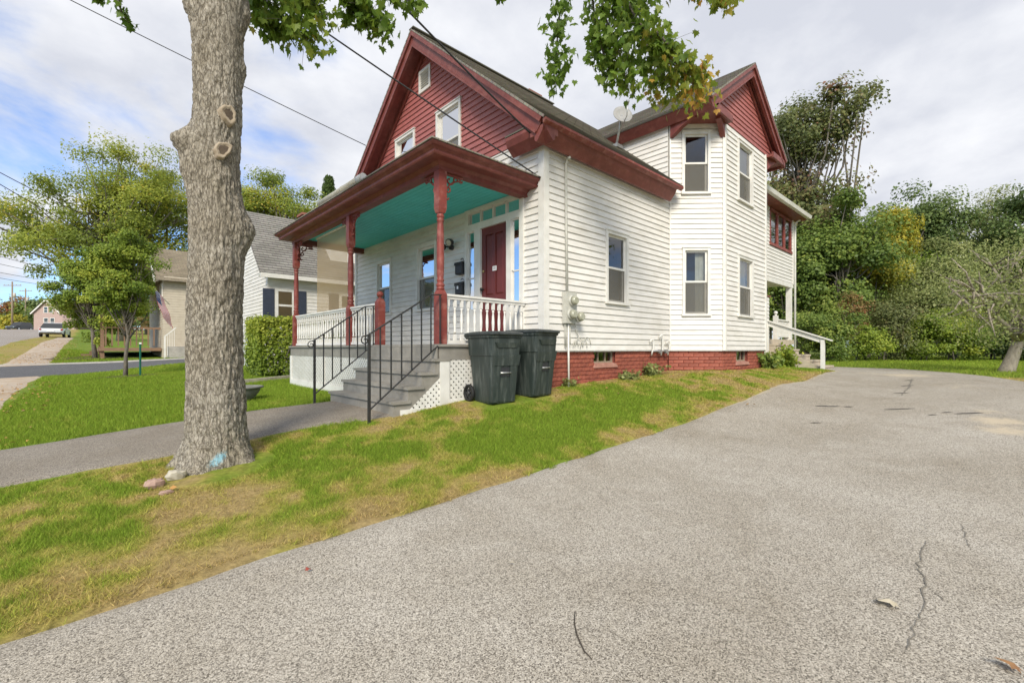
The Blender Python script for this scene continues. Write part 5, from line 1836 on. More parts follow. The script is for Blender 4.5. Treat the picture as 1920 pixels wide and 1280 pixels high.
def stone(label, pix, sx, sy, sz, mat, seed, group='stones at the foot of the maple'):
    g, _ = ghit(*pix)
    rng = np.random.default_rng(seed)
    n, m_ = 12, 7
    V = []
    for i in range(m_):
        th = math.pi * i / (m_ - 1)
        for k in range(n):
            a = 2 * math.pi * k / n
            d_ = np.array([math.sin(th) * math.cos(a), math.sin(th) * math.sin(a), math.cos(th)])
            d_ = np.sign(d_) * np.abs(d_) ** .75
            s_ = .8 + .4 * float(vnoise(d_[0] * 2 + seed, d_[1] * 2, d_[2] * 2, seed=seed))
            V.append(g + np.array([d_[0] * sx, d_[1] * sy, d_[2] * sz + sz * .55]) * s_)
    Fs = [(i * n + k, i * n + (k + 1) % n, (i + 1) * n + (k + 1) % n, (i + 1) * n + k) for i in range(m_ - 1) for k in range(n)]
    me = MB().add(V, Fs, False).mesh('stone', g)
    o = link('stone', me, mat)
    o.location = g
    tag(o, label, 'stone', group)


stone('pinkish stone resting in the grass by the maple', (290, 914), .066, .05, .042, M['rock_pink'], 3)
stone('pale wedge-shaped stone against the maple roots', (330, 897), .07, .05, .045, M['rock_pale'], 5)
stone('small flat brown stone half sunk in the grass below the others', (312, 926), .045, .034, .016, M['rock_pink'], 8)


# ---- fallen leaves and a twig on the driveway
MAPLE = [(0, 0), (.10, .03), (.34, -.12), (.33, .06), (.60, .17), (.42, .30), (.52, .56), (.27, .47), (.20, .62), (0, 1.0)]
MAPLE = MAPLE + [(-x, y) for x, y in MAPLE[-2:0:-1]]


def maple_leaf_verts(curl=.12):
    P = [(0, .36, 0)] + [(x, y, -curl * (abs(x) * 1.2 + .35 * (y - .36) ** 2)) for x, y in MAPLE]
    n = len(MAPLE)
    return np.array(P), np.array([(0, 1 + k, 1 + (k + 1) % n) for k in range(n)])


LV, LF = maple_leaf_verts()


def fallen(label, pix, size, mat, rz, tilt):
    g, _ = ghit(*pix)
    me = bpy.data.meshes.new('fallen_leaf')
    lv, lf = maple_leaf_verts(.35)
    me.from_pydata((lv * size).tolist(), [], lf.tolist())
    o = link('fallen_leaf', me, mat)
    o.location = (g[0], g[1], g[2] + .03)
    o.rotation_euler = (tilt, .12, rz)
    tag(o, label, 'leaf', 'dry leaves on the driveway')


fallen('large pale dry leaf lying on the asphalt beside the long crack', (1668, 1135), .085, M['leaf_pale'], 1.2, .15)
fallen('small reddish leaf on the asphalt near the grass edge', (580, 1078), .032, M['leaf_red'], .3, .2)
fallen('tiny pale leaf in the middle of the driveway', (960, 1062), .03, M['leaf_pale'], 2.1, .2)
fallen('brown leaf on the asphalt at the near corner of the driveway', (1903, 1258), .07, M['leaf_brown'], .7, .3)
fallen('small brown leaf near the foot of the lawn slope', (880, 925), .04, M['leaf_brown'], 2.7, .2)
pts = [ghit(a, b)[0] + [0, 0, .012] for a, b in ((1078, 1152), (1077, 1175), (1082, 1196), (1095, 1225), (1110, 1242))]
tw = MB().tube(pts, [.002, .003, .0035, .003, .002], 5)
o = tw.part('fallen_twig', M['twig'])
tag(o, 'thin bent twig lying on the driveway', 'twig')


# ---- overhead wires
def wire(label, a, b, sag, rad):
    a, b = np.array(a, float), np.array(b, float)
    pts = [a + (b - a) * t - np.array([0, 0, sag * 4 * t * (1 - t)]) for t in np.linspace(0, 1, 24)]
    o = MB().tube(pts, rad, 6).part('overhead_wire', M['wire_black'])
    tag(o, label, 'wire', 'overhead wires')


def ext(p, q, s): return np.array(q) + (np.array(q) - np.array(p)) * s


hc1 = np.array([-.06, .02, 1.25 + (654 - 332) / 853 * 6.95]); s1_ = px(535, 0, 6.0)
wire('thick black wire running from the street to the porch corner of the house', hc1, ext(hc1, s1_, 1.2), .06, .011)
hc2 = np.array([-.08, -.02, 4.38]); s2_ = px(760, 0, 5.6)
wire('twisted black service drop reaching the house corner under the eave', hc2, ext(hc2, s2_, 1.0), .10, .013)
hc3 = px(686, 273, 11.2); s3_ = px(140, 0, 9.0)
wire('thin black wire passing behind the maple to the far eave', hc3, ext(hc3, s3_, .6), .05, .009)
for k, (lab, a0, b0, Ya, Yb) in enumerate([('upper of two wires crossing the locust tree crown', (-40, 302), (330, 478), 20, 34), ('lower of two wires crossing the locust tree crown', (-40, 322), (300, 500), 20, 34),
                                           ('topmost far wire above the street', (-30, 472), (170, 520), 50, 95), ('second far wire above the street', (-30, 488), (170, 526), 50, 95),
                                           ('third far wire above the street', (-30, 505), (160, 534), 50, 95), ('lowest far wire above the street', (-30, 516), (150, 540), 50, 95)]):
    wire(lab, px(*a0, Ya), px(*b0, Yb), .25, .018 if k < 2 else .028)


# ---- utility poles along the street
def utility_pole(label, x, yt, Y, arms):
    p = px(x, 618, Y)
    g = np.array([p[0], p[1], float(H(p[0], p[1]))])
    top = EYE + (HOR - yt) / FPX * Y
    t = thing('utility_pole', label, 'utility pole', g, 'utility poles along the street')
    MB().tube([g - [0, 0, .3], [g[0], g[1], top]], [.2, .13], 10).part('shaft', M['pole_wood'], t)
    for dz_, L in arms:
        d_ = np.array([RGT[0], RGT[1], 0])
        c_ = np.array([g[0], g[1], top - dz_])
        ca = MB().bar(c_ - d_ * L, c_ + d_ * L, .12, .12).part('crossarm', M['pole_wood'], t)
        for s_ in (-.9, -.45, .45, .9):
            q = c_ + d_ * L * s_
            MB().tube([q + [0, 0, .06], q + [0, 0, .26]], .06, 6).part('insulator', M['meter_grey'], ca)
    MB().tube([(g[0] + .35, g[1] - .3, top - 3.4), (g[0] + .35, g[1] - .3, top - 2.4)], .24, 10).part('transformer', M['meter_grey'], t)


utility_pole('nearer utility pole with a wide crossarm by the parked dark car', 23, 528, 97, [(.8, 1.9)])
utility_pole('farther utility pole with a crossarm beyond the dark car', 48, 541, 118, [(.6, 1.6), (2.4, 1.6)])


# ---- parked cars
def car(label, x, y, Y, rz, body_mat, suv):
    p = px(x, y, Y)
    g = np.array([p[0], p[1], float(H(p[0], p[1])) + .02])
    t = thing('parked_car', label, 'car', g, 'cars parked by the street')
    t.rotation_euler = (0, 0, rz)
    O = ORG[t.name]; ORG[t.name] = np.zeros(3)
    L, W, hb, hr_ = (4.5, 1.82, .98 if suv else .88, 1.72 if suv else 1.42)
    lp = lambda x_, hw, z0, z1: [(x_, -hw, z0), (x_, hw, z0), (x_, hw, z1), (x_, -hw, z1)]
    mb = MB()
    st_ = [(-2.25, .72, .42, .66), (-2.18, .84, .34, .84), (-1.5, .90, .28, hb), (0, .91, .28, hb), (.9, .91, .28, hb - .02), (1.8, .88, .30, hb - .12), (2.18, .80, .36, hb - .22), (2.27, .68, .44, .62)]
    V = [q for s_ in st_ for q in lp(*s_)]
    Fs = [(4 * i + k, 4 * i + (k + 1) % 4, 4 * i + 4 + (k + 1) % 4, 4 * i + 4 + k) for i in range(len(st_) - 1) for k in range(4)] + [(3, 2, 1, 0), tuple(4 * (len(st_) - 1) + k for k in range(4))]
    mb.add(V, Fs)
    body = mb.part('body', body_mat, t)
    cb_ = MB()
    cs = [(-2.05 if suv else -1.75, .84, hb), (-1.75 if suv else -1.05, .70, hr_ - .04), (-.3, .70, hr_), (.35, .69, hr_ - .05), (1.15, .82, hb - .02)]
    V = []
    for x_, hw, z_ in cs: V += [(x_, -hw, z_), (x_, hw, z_)]
    Fs = [(2 * i, 2 * i + 1, 2 * i + 3, 2 * i + 2) for i in range(4)] + [(0, 2, 4, 6, 8), (9, 7, 5, 3, 1)]
    cb_.add(V, Fs)
    cab = cb_.part('cabin', M['car_glass'], t)
    MB().hexa([(-1.72 if suv else -1.0, -.68, hr_ - .03), (.33, -.67, hr_ - .045), (.33, .67, hr_ - .045), (-1.72 if suv else -1.0, .68, hr_ - .03),
               (-1.6 if suv else -.9, -.64, hr_ + .02), (.25, -.62, hr_ + .01), (.25, .62, hr_ + .01), (-1.6 if suv else -.9, .64, hr_ + .02)]).part('roof', body_mat, t)
    for sx in (-1.35, 1.4):
        for sy in (-1, 1):
            w = MB().tube([(sx, sy * .74, .33), (sx, sy * .92, .33)], .33, 16).part('wheel', M['rubber'], t)
            MB().tube([(sx, sy * .921, .33), (sx, sy * .93, .33)], .2, 12).part('rim', M['chrome'], w)
    for sy in (-1, 1):
        MB().box(-2.27, -2.15, sy * .78 - .12, sy * .78 + .06 if sy < 0 else sy * .78 + .02, .66, .80).part('tail_light', M['tail_red'], t)
        MB().box(2.12, 2.26, sy * .62 - .12, sy * .62 + .12, .58, .70).part('headlight', M['chrome'], t)
    MB().box(-2.29, -2.24, -.26, .26, .52, .62).part('number_plate', M['paper_white'], t)
    MB().box(-2.29, -2.1, -.8, .8, .36, .46).box(2.12, 2.3, -.72, .72, .36, .46).part('bumper', M['black_plastic'], t)
    ORG[t.name] = O


yawl = math.atan2(1, 0)
car('silver sedan parked on the street verge, seen from behind', 104, 632, 47, yawl - .12, M['car_silver'], False)
car('dark sport utility car parked near the far utility poles', 37, 620, 92, yawl + math.pi * .82, M['car_dark'], True)


# ================================================================== neighbouring houses
def simple_window(root, fr, s0, s1, z0, z1, trim, pane_mat, shutters=None, blind_or_dark=None):
    mb = MB()
    c_ = .09
    mb.fbox(fr, s0 - c_, s0, z0 - c_, z1 + c_, 0, .05).fbox(fr, s1, s1 + c_, z0 - c_, z1 + c_, 0, .05).fbox(fr, s0, s1, z1, z1 + c_, 0, .05).fbox(fr, s0, s1, z0 - c_, z0, 0, .06)
    zm = (z0 + z1) / 2
    mb.fbox(fr, s0, s1, zm - .03, zm + .03, 0, .035)
    w = mb.part('window', trim, root)
    for a, b in ((z0, zm - .03), (zm + .03, z1)):
        MB().add([fr(s0, a, .028), fr(s1, a, .028), fr(s1, b, .028), fr(s0, b, .028)], [(0, 1, 2, 3)]).part('pane', M['glass'], w)
    MB().add([fr(s0, z0, .022), fr(s1, z0, .022), fr(s1, z1, .022), fr(s0, z1, .022)], [(0, 1, 2, 3)]).part('blind', blind_or_dark or M['dark_interior'], w)  # windows without a blind get a dark sheet for the unlit room
    if shutters:
        for a, b in ((s0 - c_ - .34, s0 - c_ - .02), (s1 + c_ + .02, s1 + c_ + .34)):
            sh = MB().fbox(fr, a, b, z0 - .05, z1 + .06, .012, .04)
            s_ = sh.part('shutter', shutters, root)
            lv = MB()
            z = z0
            while z < z1:
                lv.fbox(fr, a + .03, b - .03, z, z + .028, .04, .048); z += .05
            lv.part('slats', shutters, s_, kind='stuff')


def laps(root, fr, s0, s1, z0, z1, mat, expo=.115, lims=None):
    mb = MB()
    z = z0
    while z < z1:
        a, b = (s0, s1) if lims is None else lims(z)
        if b - a > .1:
            mb.hexa([fr(a, z, .0), fr(b, z, .0), fr(b, z, .018), fr(a, z, .018), fr(a, z + expo, .0), fr(b, z + expo, .0), fr(b, z + expo, .004), fr(a, z + expo, .004)])
        z += expo
    return mb.part('siding', mat, root, kind='stuff')


# white cottage next door
gz = .45
n1 = thing('neighbour_cottage', 'white sided cottage with grey shingle roof and dark shutters behind the hedge', 'house', (2, 12.7, gz))
X0, X1, Y0, Y1, EZ, RZ = -1.1, 9.5, 10.5, 15.0, 3.82, 5.95
MB().box(X0, X1, Y0, Y1, gz - .4, EZ).part('wall', M['white_siding'], n1)
yc = (Y0 + Y1) / 2
MB().prism([(X0, Y0, EZ), (X0, Y1, EZ), (X0, yc, RZ - .1)], (X1 - X0, 0, 0)).part('gable_wall', M['white_siding'], n1)
F1 = frame((X0, Y0), (1, 0), (0, -1)); F1F = frame((X0, Y0), (0, 1), (-1, 0))
laps(n1, F1, 0, X1 - X0, gz + .35, EZ - .05, M['white_siding'])
laps(n1, F1F, 0, Y1 - Y0, gz + .35, RZ - .3, M['white_siding'], lims=lambda z: (max(0, (z + .22 - EZ) * 2.25 / 2.13), (Y1 - Y0) - max(0, (z + .22 - EZ) * 2.25 / 2.13)))
MB().fbox(F1, 0, X1 - X0, gz - .3, gz + .33, .0, .03).part('foundation', M['concrete'], n1)
s_ = (RZ - EZ) / (yc - Y0)
roof_slab('roof', (X0 - .3, Y0 - .3, EZ - .3 * s_), (X1 + .3, Y0 - .3, EZ - .3 * s_), (X1 + .3, yc, RZ), (X0 - .3, yc, RZ), M['shingle_grey'], n1)
roof_slab('roof', (X1 + .3, Y1 + .3, EZ - .3 * s_), (X0 - .3, Y1 + .3, EZ - .3 * s_), (X0 - .3, yc, RZ), (X1 + .3, yc, RZ), M['shingle_grey'], n1)
MB().box(X0 - .28, X1 + .28, Y0 - .32, Y0 - .28, EZ - .42, EZ - .29).box(X0 - .28, X1 + .28, Y0 - .28, Y0, EZ - .36, EZ - .33).part('fascia', M['white_trim'], n1)
q = px(571, 404, 17.5)
MB().box(q[0] - .25, q[0] + .25, yc + .1, yc + .6, RZ - .6, RZ + .28).box(q[0] - .3, q[0] + .3, yc + .05, yc + .65, RZ + .28, RZ + .36).part('chimney', M['chimney_brick'], n1)


def on_wall(x, y0c):
    """distance along a wall y = y0c at which photo column x crosses it"""
    u = (x - 960) / FPX
    d_ = FWD + u * RGT
    Y = (y0c - CAMP[1]) / d_[1]
    return CAMP[0] + Y * d_[0], Y


a, Ya = on_wall(521, Y0); b, Yb = on_wall(547, Y0)
simple_window(n1, F1, a - X0, b - X0, EYE + (654 - 598) / FPX * Ya, EYE + (654 - 546) / FPX * Ya, M['white_trim'], None, M['navy_shutter'], M['orange_blind'])
a, Ya = on_wall(640, Y0); b, Yb = on_wall(662, Y0)
simple_window(n1, F1, a - X0, b - X0, EYE + (654 - 600) / FPX * Ya, EYE + (654 - 555) / FPX * Ya, M['white_trim'], None, M['navy_shutter'])
# dormer on its roof, seen through the porch
a, Ya = on_wall(612, Y0 + .9)
dm_ = MB().box(a, a + 2.2, Y0 + .5, yc, EZ + .3, EZ + 1.3); dm_.part('dormer', M['white_siding'], n1)
roof_slab('dormer_roof', (a - .15, Y0 + .35, EZ + 1.2), (a + 2.35, Y0 + .35, EZ + 1.2), (a + 2.35, yc, EZ + 2.0), (a - .15, yc, EZ + 2.0), M['shingle_grey'], n1)

# tan house with the flag, farther along the street
c0 = px(352, 660, 21.5)
gz2 = float(H(c0[0], c0[1]))
n2 = thing('neighbour_house', 'tan gabled house with a timber front porch and a flag, beyond the blacktop driveway', 'house', (c0[0] + 3, c0[1] + 3, gz2))
X0, Y0 = c0[0] - .9, c0[1]
X1, Y1 = X0 + 8, Y0 + 6.5
EZ, RZ = EYE + 3.3, EYE + 5.15
yc = (Y0 + Y1) / 2
MB().box(X0, X1, Y0, Y1, gz2 - .4, EZ).part('wall', M['tan_siding'], n2)
MB().prism([(X0, Y0, EZ), (X0, Y1, EZ), (X0, yc, RZ - .1)], (X1 - X0, 0, 0)).part('gable_wall', M['tan_siding'], n2)
F2 = frame((X0, Y0), (1, 0), (0, -1)); F2F = frame((X0, Y0), (0, 1), (-1, 0))
laps(n2, F2, 0, 4, gz2 + .4, EZ - .05, M['tan_siding'])
laps(n2, F2F, 0, 6.5, gz2 + .4, EZ, M['tan_siding'])
s_ = (RZ - EZ) / (yc - Y0)
roof_slab('roof', (X0 - .35, Y0 - .35, EZ - .35 * s_), (X1 + .3, Y0 - .35, EZ - .35 * s_), (X1 + .3, yc, RZ), (X0 - .35, yc, RZ), M['shingle_tan'], n2)
roof_slab('roof', (X1 + .3, Y1 + .35, EZ - .35 * s_), (X0 - .35, Y1 + .35, EZ - .35 * s_), (X0 - .35, yc, RZ), (X1 + .3, yc, RZ), M['shingle_tan'], n2)
MB().bar((X0 - .36, Y0 - .35, EZ - .35 * s_ - .06), (X0 - .36, yc, RZ - .06), .04, .16).part('rake_board', M['white_trim'], n2)
simple_window(n2, F2F, .4, 1.1, EZ - 1.35, EZ - .35, M['white_trim'], None)
simple_window(n2, F2F, 2.6, 3.5, EZ - .25, EZ + .75, M['white_trim'], None)
# its front porch: deck, posts, rail, steps, low roof
pd = gz2 + .45
MB().box(X0 - 2.2, X0 - .02, Y0 + .7, Y1 - .3, pd - .15, pd).part('porch_deck', M['wood_tan'], n2)
for y in (Y0 + .85, Y0 + 2.6, Y0 + 4.4, Y1 - .45):
    MB().box(X0 - 2.15, X0 - 2.02, y - .06, y + .06, gz2 - .2, pd - .151).part('deck_leg', M['wood_tan'], n2)
    MB().box(X0 - 2.15, X0 - 2.02, y - .06, y + .06, pd, EZ - .75).part('porch_post', M['wood_tan'], n2)
roof_slab('porch_roof', (X0 - 2.45, Y1, EZ - .75), (X0 - 2.45, Y0 + .4, EZ - .75), (X0, Y0 + .4, EZ - .1), (X0, Y1, EZ - .1), M['shingle_tan'], n2)
for z in (.45, .9):
    MB().box(X0 - 2.12, X0 - 2.05, Y0 + .8, Y1 - .4, pd + z - .04, pd + z + .04).part('rail', M['wood_tan'], n2)
MB().box(X0 - 2.1, X0 - .05, Y0 + .72, Y0 + .79, pd + .86, pd + .94).part('rail', M['wood_tan'], n2)
for k in range(12):
    y = Y0 + 1.0 + k * .38
    MB().box(X0 - 2.11, X0 - 2.06, y - .025, y + .025, pd + .1, pd + .86).part('baluster', M['wood_tan'], n2)
for k in range(9):
    MB().box(X0 - 2.0 + k * .21, X0 - 1.95 + k * .21, Y0 + .73, Y0 + .78, pd + .08, pd + .86).part('baluster', M['wood_tan'], n2)
for k in range(2):
    MB().box(X0 - 2.5 - .3 * k, X0 - 2.2 - .3 * k, Y0 + 3.0, Y0 + 4.2, gz2 - .3, pd - .15 - .15 * k).part('step', M['wood_tan'], n2)
# side stoop with a white rail
MB().box(X0 + .1, X0 + 1.5, Y0 - .9, Y0 - .03, gz2 - .2, gz2 + .5).part('stoop', M['concrete'], n2)
sr = MB(); sr.bar((X0 + .35, Y0 - .86, gz2 + 1.35), (X0 - .05, Y0 - .86, gz2 + .95), .05, .05); sr.box(X0 - .08, X0 - .02, Y0 - .9, Y0 - .82, gz2 - .1, gz2 + .96); sr.part('stoop_rail', M['white_trim'], n2)
for k in range(4):
    MB().box(X0 + .04 + k * .08, X0 + .06 + k * .08, Y0 - .87, Y0 - .85, gz2 + .1, gz2 + 1.0 + k * .08).part('baluster', M['white_trim'], n2)

# striped flag on a slanted pole
fp0 = px(318, 571, 20.0); fp1 = px(286, 538, 19.3)
t = thing('flag', 'American flag hanging from a slanted pole on the tan house porch', 'flag', fp0)
MB().tube([fp0, fp1], .018, 6).part('pole', M['white_trim'], t)
dirp = (fp1 - fp0); Lp = np.linalg.norm(dirp); dirp = dirp / Lp
hang = np.array([RGT[0] * .28, RGT[1] * .28, -1.0]); hang /= np.linalg.norm(hang)
hoist = .62 * Lp
p_top = fp1 - dirp * .03
sw = np.cross(dirp, hang)


def fpnt(a, b): return p_top - dirp * (a * hoist) + hang * (b * 1.25) + sw * (.04 * math.sin(b * 9 + a * 3)) - dirp * (.12 * b)


for k in range(13):
    mbk = MB()
    a0, a1 = k / 13, (k + 1) / 13
    b0 = .42 if k < 7 else 0.0
    n = 8
    V = []
    for i in range(n + 1):
        b = b0 + (1 - b0) * i / n
        V += [fpnt(a0, b), fpnt(a1, b)]
    mbk.add(V, [(2 * i, 2 * i + 1, 2 * i + 3, 2 * i + 2) for i in range(n)]).part('stripe', M['flag_red'] if k % 2 == 0 else M['flag_white'], t)
V = []
for i in range(5):
    b = .42 * i / 4
    V += [fpnt(0, b), fpnt(7 / 13, b)]
can = MB().add(V, [(2 * i, 2 * i + 1, 2 * i + 3, 2 * i + 2) for i in range(4)]).part('canton', M['flag_blue'], t)
stb = MB()
for i in range(5):
    for j in range(5):
        c_ = fpnt((.5 + j) / 5 * 7 / 13, .42 * (.5 + i) / 5)
        for sg in (-1, 1):
            pts = []
            for k in range(10):
                a = math.pi * 2 * k / 10; rr = .032 if k % 2 == 0 else .013
                pts.append(c_ + dirp * rr * math.cos(a) + hang * rr * math.sin(a) + sw * .006 * sg)
            stb.add(pts, [tuple(range(10))])
stb.part('stars', M['flag_white'], can, kind='stuff')

# far pinkish house down the street
c0 = px(92, 619, 86)
gz3 = float(H(c0[0], c0[1]))
n3 = thing('far_house', 'small pinkish gabled house with a brick chimney far down the street', 'house', (c0[0], c0[1], gz3))
F3 = frame(c0[:2] - RGT * 2.9, RGT, -FWD)
W3, D3, EZ3, RZ3 = 8.0, 7.0, gz3 + 3.2, gz3 + 5.6
ap = 2.6


def q3(s_, z_, d_): return F3(s_, z_, d_)


MB().fbox(F3, 0, W3, gz3 - .5, EZ3, -D3, 0).part('wall', M['pink_siding'], n3)
MB().prism([q3(0, EZ3, 0), q3(W3 * .62, EZ3, 0), q3(ap, RZ3, 0)], np.array(q3(0, 0, -D3)) - np.array(q3(0, 0, 0))).part('gable_wall', M['pink_siding'], n3)
roof_slab('roof', q3(-.3, EZ3 - .25, .3), q3(-.3, EZ3 - .25, -D3), q3(ap, RZ3 + .05, -D3), q3(ap, RZ3 + .05, .3), M['shingle_brown'], n3)
roof_slab('roof', q3(W3 * .62 + .3, EZ3 - .25, -D3), q3(W3 * .62 + .3, EZ3 - .25, .3), q3(ap, RZ3 + .05, .3), q3(ap, RZ3 + .05, -D3), M['shingle_tan'], n3)
roof_slab('roof', q3(W3 * .6, EZ3, .3), q3(W3 + .3, EZ3, .3), q3(W3 + .3, RZ3 - .2, -3.5), q3(ap, RZ3 - .2, -3.5), M['shingle_tan'], n3)
for sg, m_ in ((1, None),):
    MB().bar(q3(-.35, EZ3 - .2, .32), q3(ap, RZ3 + .08, .32), .06, .22).bar(q3(W3 * .62 + .35, EZ3 - .2, .32), q3(ap, RZ3 + .08, .32), .06, .22).part('rake_board', M['white_trim'], n3)
for (a, b, z0_, z1_) in ((2.0, 2.6, 3.3, 4.3), (3.0, 3.6, 3.3, 4.3), (2.0, 2.7, .9, 2.2), (3.2, 3.9, .9, 2.2)):
    simple_window(n3, F3, a, b, gz3 + z0_, gz3 + z1_, M['white_trim'], None)
MB().fbox(F3, .2, 1.0, gz3 + 3, gz3 + 6.0, -3.0, -2.2).part('chimney', M['chimney_brick'], n3)

# ================================================================== trees and shrubs
def leaf_quads(C, size, rng, flat=.35, elong=1.0, droop=0.0, face=None):
    """one folded diamond leaf (or leaf spray) at each point"""
    n = len(C)
    d = rng.normal(size=(n, 3)); d[:, 2] -= droop
    d /= np.linalg.norm(d, axis=1, keepdims=True)
    nr = rng.normal(size=(n, 3)) * (1 - flat); nr[:, 2] += flat * 2.2
    if face is not None:      # blades turn outwards and up, to the light
        nr = face * 1.0 + np.array([0, 0, .55]) + rng.normal(size=(n, 3)) * .5
        nr /= np.linalg.norm(nr, axis=1, keepdims=True)
        d = d - nr * (d * nr).sum(1, keepdims=True); d /= np.linalg.norm(d, axis=1, keepdims=True) + 1e-9
    s = np.cross(d, nr); s /= np.linalg.norm(s, axis=1, keepdims=True) + 1e-9
    u = np.cross(s, d)
    L = (size * rng.uniform(.6, 1.3, n))[:, None]
    Wd = L * .42 / elong
    V = np.empty((n, 4, 3))
    V[:, 0] = C - d * L * .5
    V[:, 1] = C + s * Wd + u * L * .10
    V[:, 2] = C + d * L * .5
    V[:, 3] = C - s * Wd + u * L * .10
    return V


def crown_mesh(name, V, tint):
    n = len(V)
    me = np_mesh(name, V.reshape(-1, 3), np.arange(4 * n).reshape(-1, 4))
    attr(me, 'tint', np.repeat(np.clip(tint, 0, 1), 4))
    return me


pm('bark_grey', (.20, .175, .14), (.10, .085, .068), scale=6, rough=.95, bump=.6, bscale=16, stretch=(3, 3, .7), bdist=.04)
pm('bark_pale', (.36, .31, .24), (.22, .19, .145), scale=8, rough=.95, bump=.5, bscale=20, stretch=(3, 3, .7), bdist=.03)


def ell(x0, x1, y0, y1, Y, deep=1.0):
    """crown ellipsoid from its outline in the photo at depth Y"""
    c = px((x0 + x1) / 2, (y0 + y1) / 2, Y)
    return (c, (x1 - x0) / 2 / FPX * Y, (y1 - y0) / 2 / FPX * Y, deep)


def tree(name, label, cat, base, crowns, clumps, per, clump_r, leaf, mat, seed, trunk_r=.15, limbs=14, bark='bark_grey', group=None, elong=1.0,
         droop=0.0, lean=(0, 0), stems=1, shell=.45, tvar=.5, lumpy=.55):
    rng = np.random.default_rng(seed)
    base = np.array(base, float)
    t = thing(name, label, cat, base, group)
    per = int(per * 2.3); leaf = leaf * .68
    # clump centres through the crown's volume, uneven outline
    CC = []
    vol = np.array([c[1] ** 2 * c[2] for c in crowns])
    for (c, rx, rz, deep), w in zip(crowns, vol / vol.sum()):
        m = max(4, int(round(clumps * w)))
        d = rng.normal(size=(m, 3)); d /= np.linalg.norm(d, axis=1, keepdims=True)
        rad = rng.uniform(0, 1, m) ** shell
        mod = 1 - lumpy + 1.0 * lumpy * 1.6 * vnoise(d[:, 0] * 2.1 + seed, d[:, 1] * 2.1, d[:, 2] * 2.1, seed=seed)
        # axes: across the view, along the view, up
        off = (np.outer(d[:, 0] * rx, [RGT[0], RGT[1], 0]) + np.outer(d[:, 1] * rx * deep, [FWD[0], FWD[1], 0]) + np.outer(d[:, 2] * rz, [0, 0, 1])) * (rad * mod)[:, None]
        CC.append(c + off)
    CC = np.vstack(CC)
    gz_ = H(CC[:, 0], CC[:, 1])
    CC[:, 2] = np.maximum(CC[:, 2], gz_ + clump_r * .6)
    m = len(CC)
    cs = clump_r * rng.uniform(.55, 1.35, m)
    ct = rng.normal(.42, .17 * tvar * 2, m)
    idx_ = rng.integers(0, m, m * per)
    g = np.clip(rng.normal(size=(len(idx_), 3)), -1.7, 1.7) * np.array([1, 1, .62])
    P = CC[idx_] + g * cs[idx_][:, None] * .62
    P[:, 2] = np.maximum(P[:, 2], H(P[:, 0], P[:, 1]) + .05)
    cen0 = CC.mean(0)
    fo_ = g * 1.0 + (P - cen0) / (np.abs(P - cen0).max(0) + 1e-6) * 1.2
    fo_ /= np.linalg.norm(fo_, axis=1, keepdims=True) + 1e-9
    V = leaf_quads(P, leaf, rng, elong=elong, droop=droop, face=fo_)
    tint = ct[idx_] + rng.normal(0, .16, len(idx_))
    me = crown_mesh('crown', V - base, tint)
    link('crown', me, M[mat], t)
    # trunk and limbs
    mb = MB()
    top = CC[np.argmax(CC[:, 2])]
    cen = CC.mean(0)
    for s_ in range(stems):
        b0 = base + (np.array([rng.normal() * .25, rng.normal() * .25, 0]) if stems > 1 else 0)
        tgt = np.array([cen[0] + lean[0] + rng.normal() * .2 * stems, cen[1] + lean[1] + rng.normal() * .2 * stems, cen[2] + (top[2] - cen[2]) * .55])
        pts = [b0 + (tgt - b0) * u_ + np.array([rng.normal(), rng.normal(), 0]) * .05 * trunk_r * 10 * math.sin(math.pi * u_) for u_ in np.linspace(0, 1, 7)]
        pts[0] = b0 - [0, 0, .25]
        rad = [trunk_r * (1.25 if i == 0 else 1) * (1 - .82 * (i / 6)) for i in range(7)]
        mb.tube(pts, rad, 9)
        for k in range(m // stems):
            c = CC[(k * stems + s_) % m]
            u_ = rng.uniform(.28, .9)
            i = u_ * 6; i0 = int(i); fr_ = i - i0
            a = np.array(pts[i0]) * (1 - fr_) + np.array(pts[min(6, i0 + 1)]) * fr_
            if i0 == 0: a = np.array(pts[1])
            mid = a * .5 + c * .5 + np.array([0, 0, -.10 * np.linalg.norm(c - a)]) + rng.normal(size=3) * .08 * np.linalg.norm(c - a)
            r0 = max(.012, trunk_r * (1 - .8 * u_) * .5)
            mb.tube([a, a * .7 + mid * .3, mid, mid * .4 + c * .6, c], [r0, r0 * .8, r0 * .6, r0 * .4, r0 * .15], 5)
    mb.part('trunk', M[bark], t)
    return t


def at(x, Y):
    p = px(x, 660, Y)
    return np.array([p[0], p[1], float(H(p[0], p[1]))])


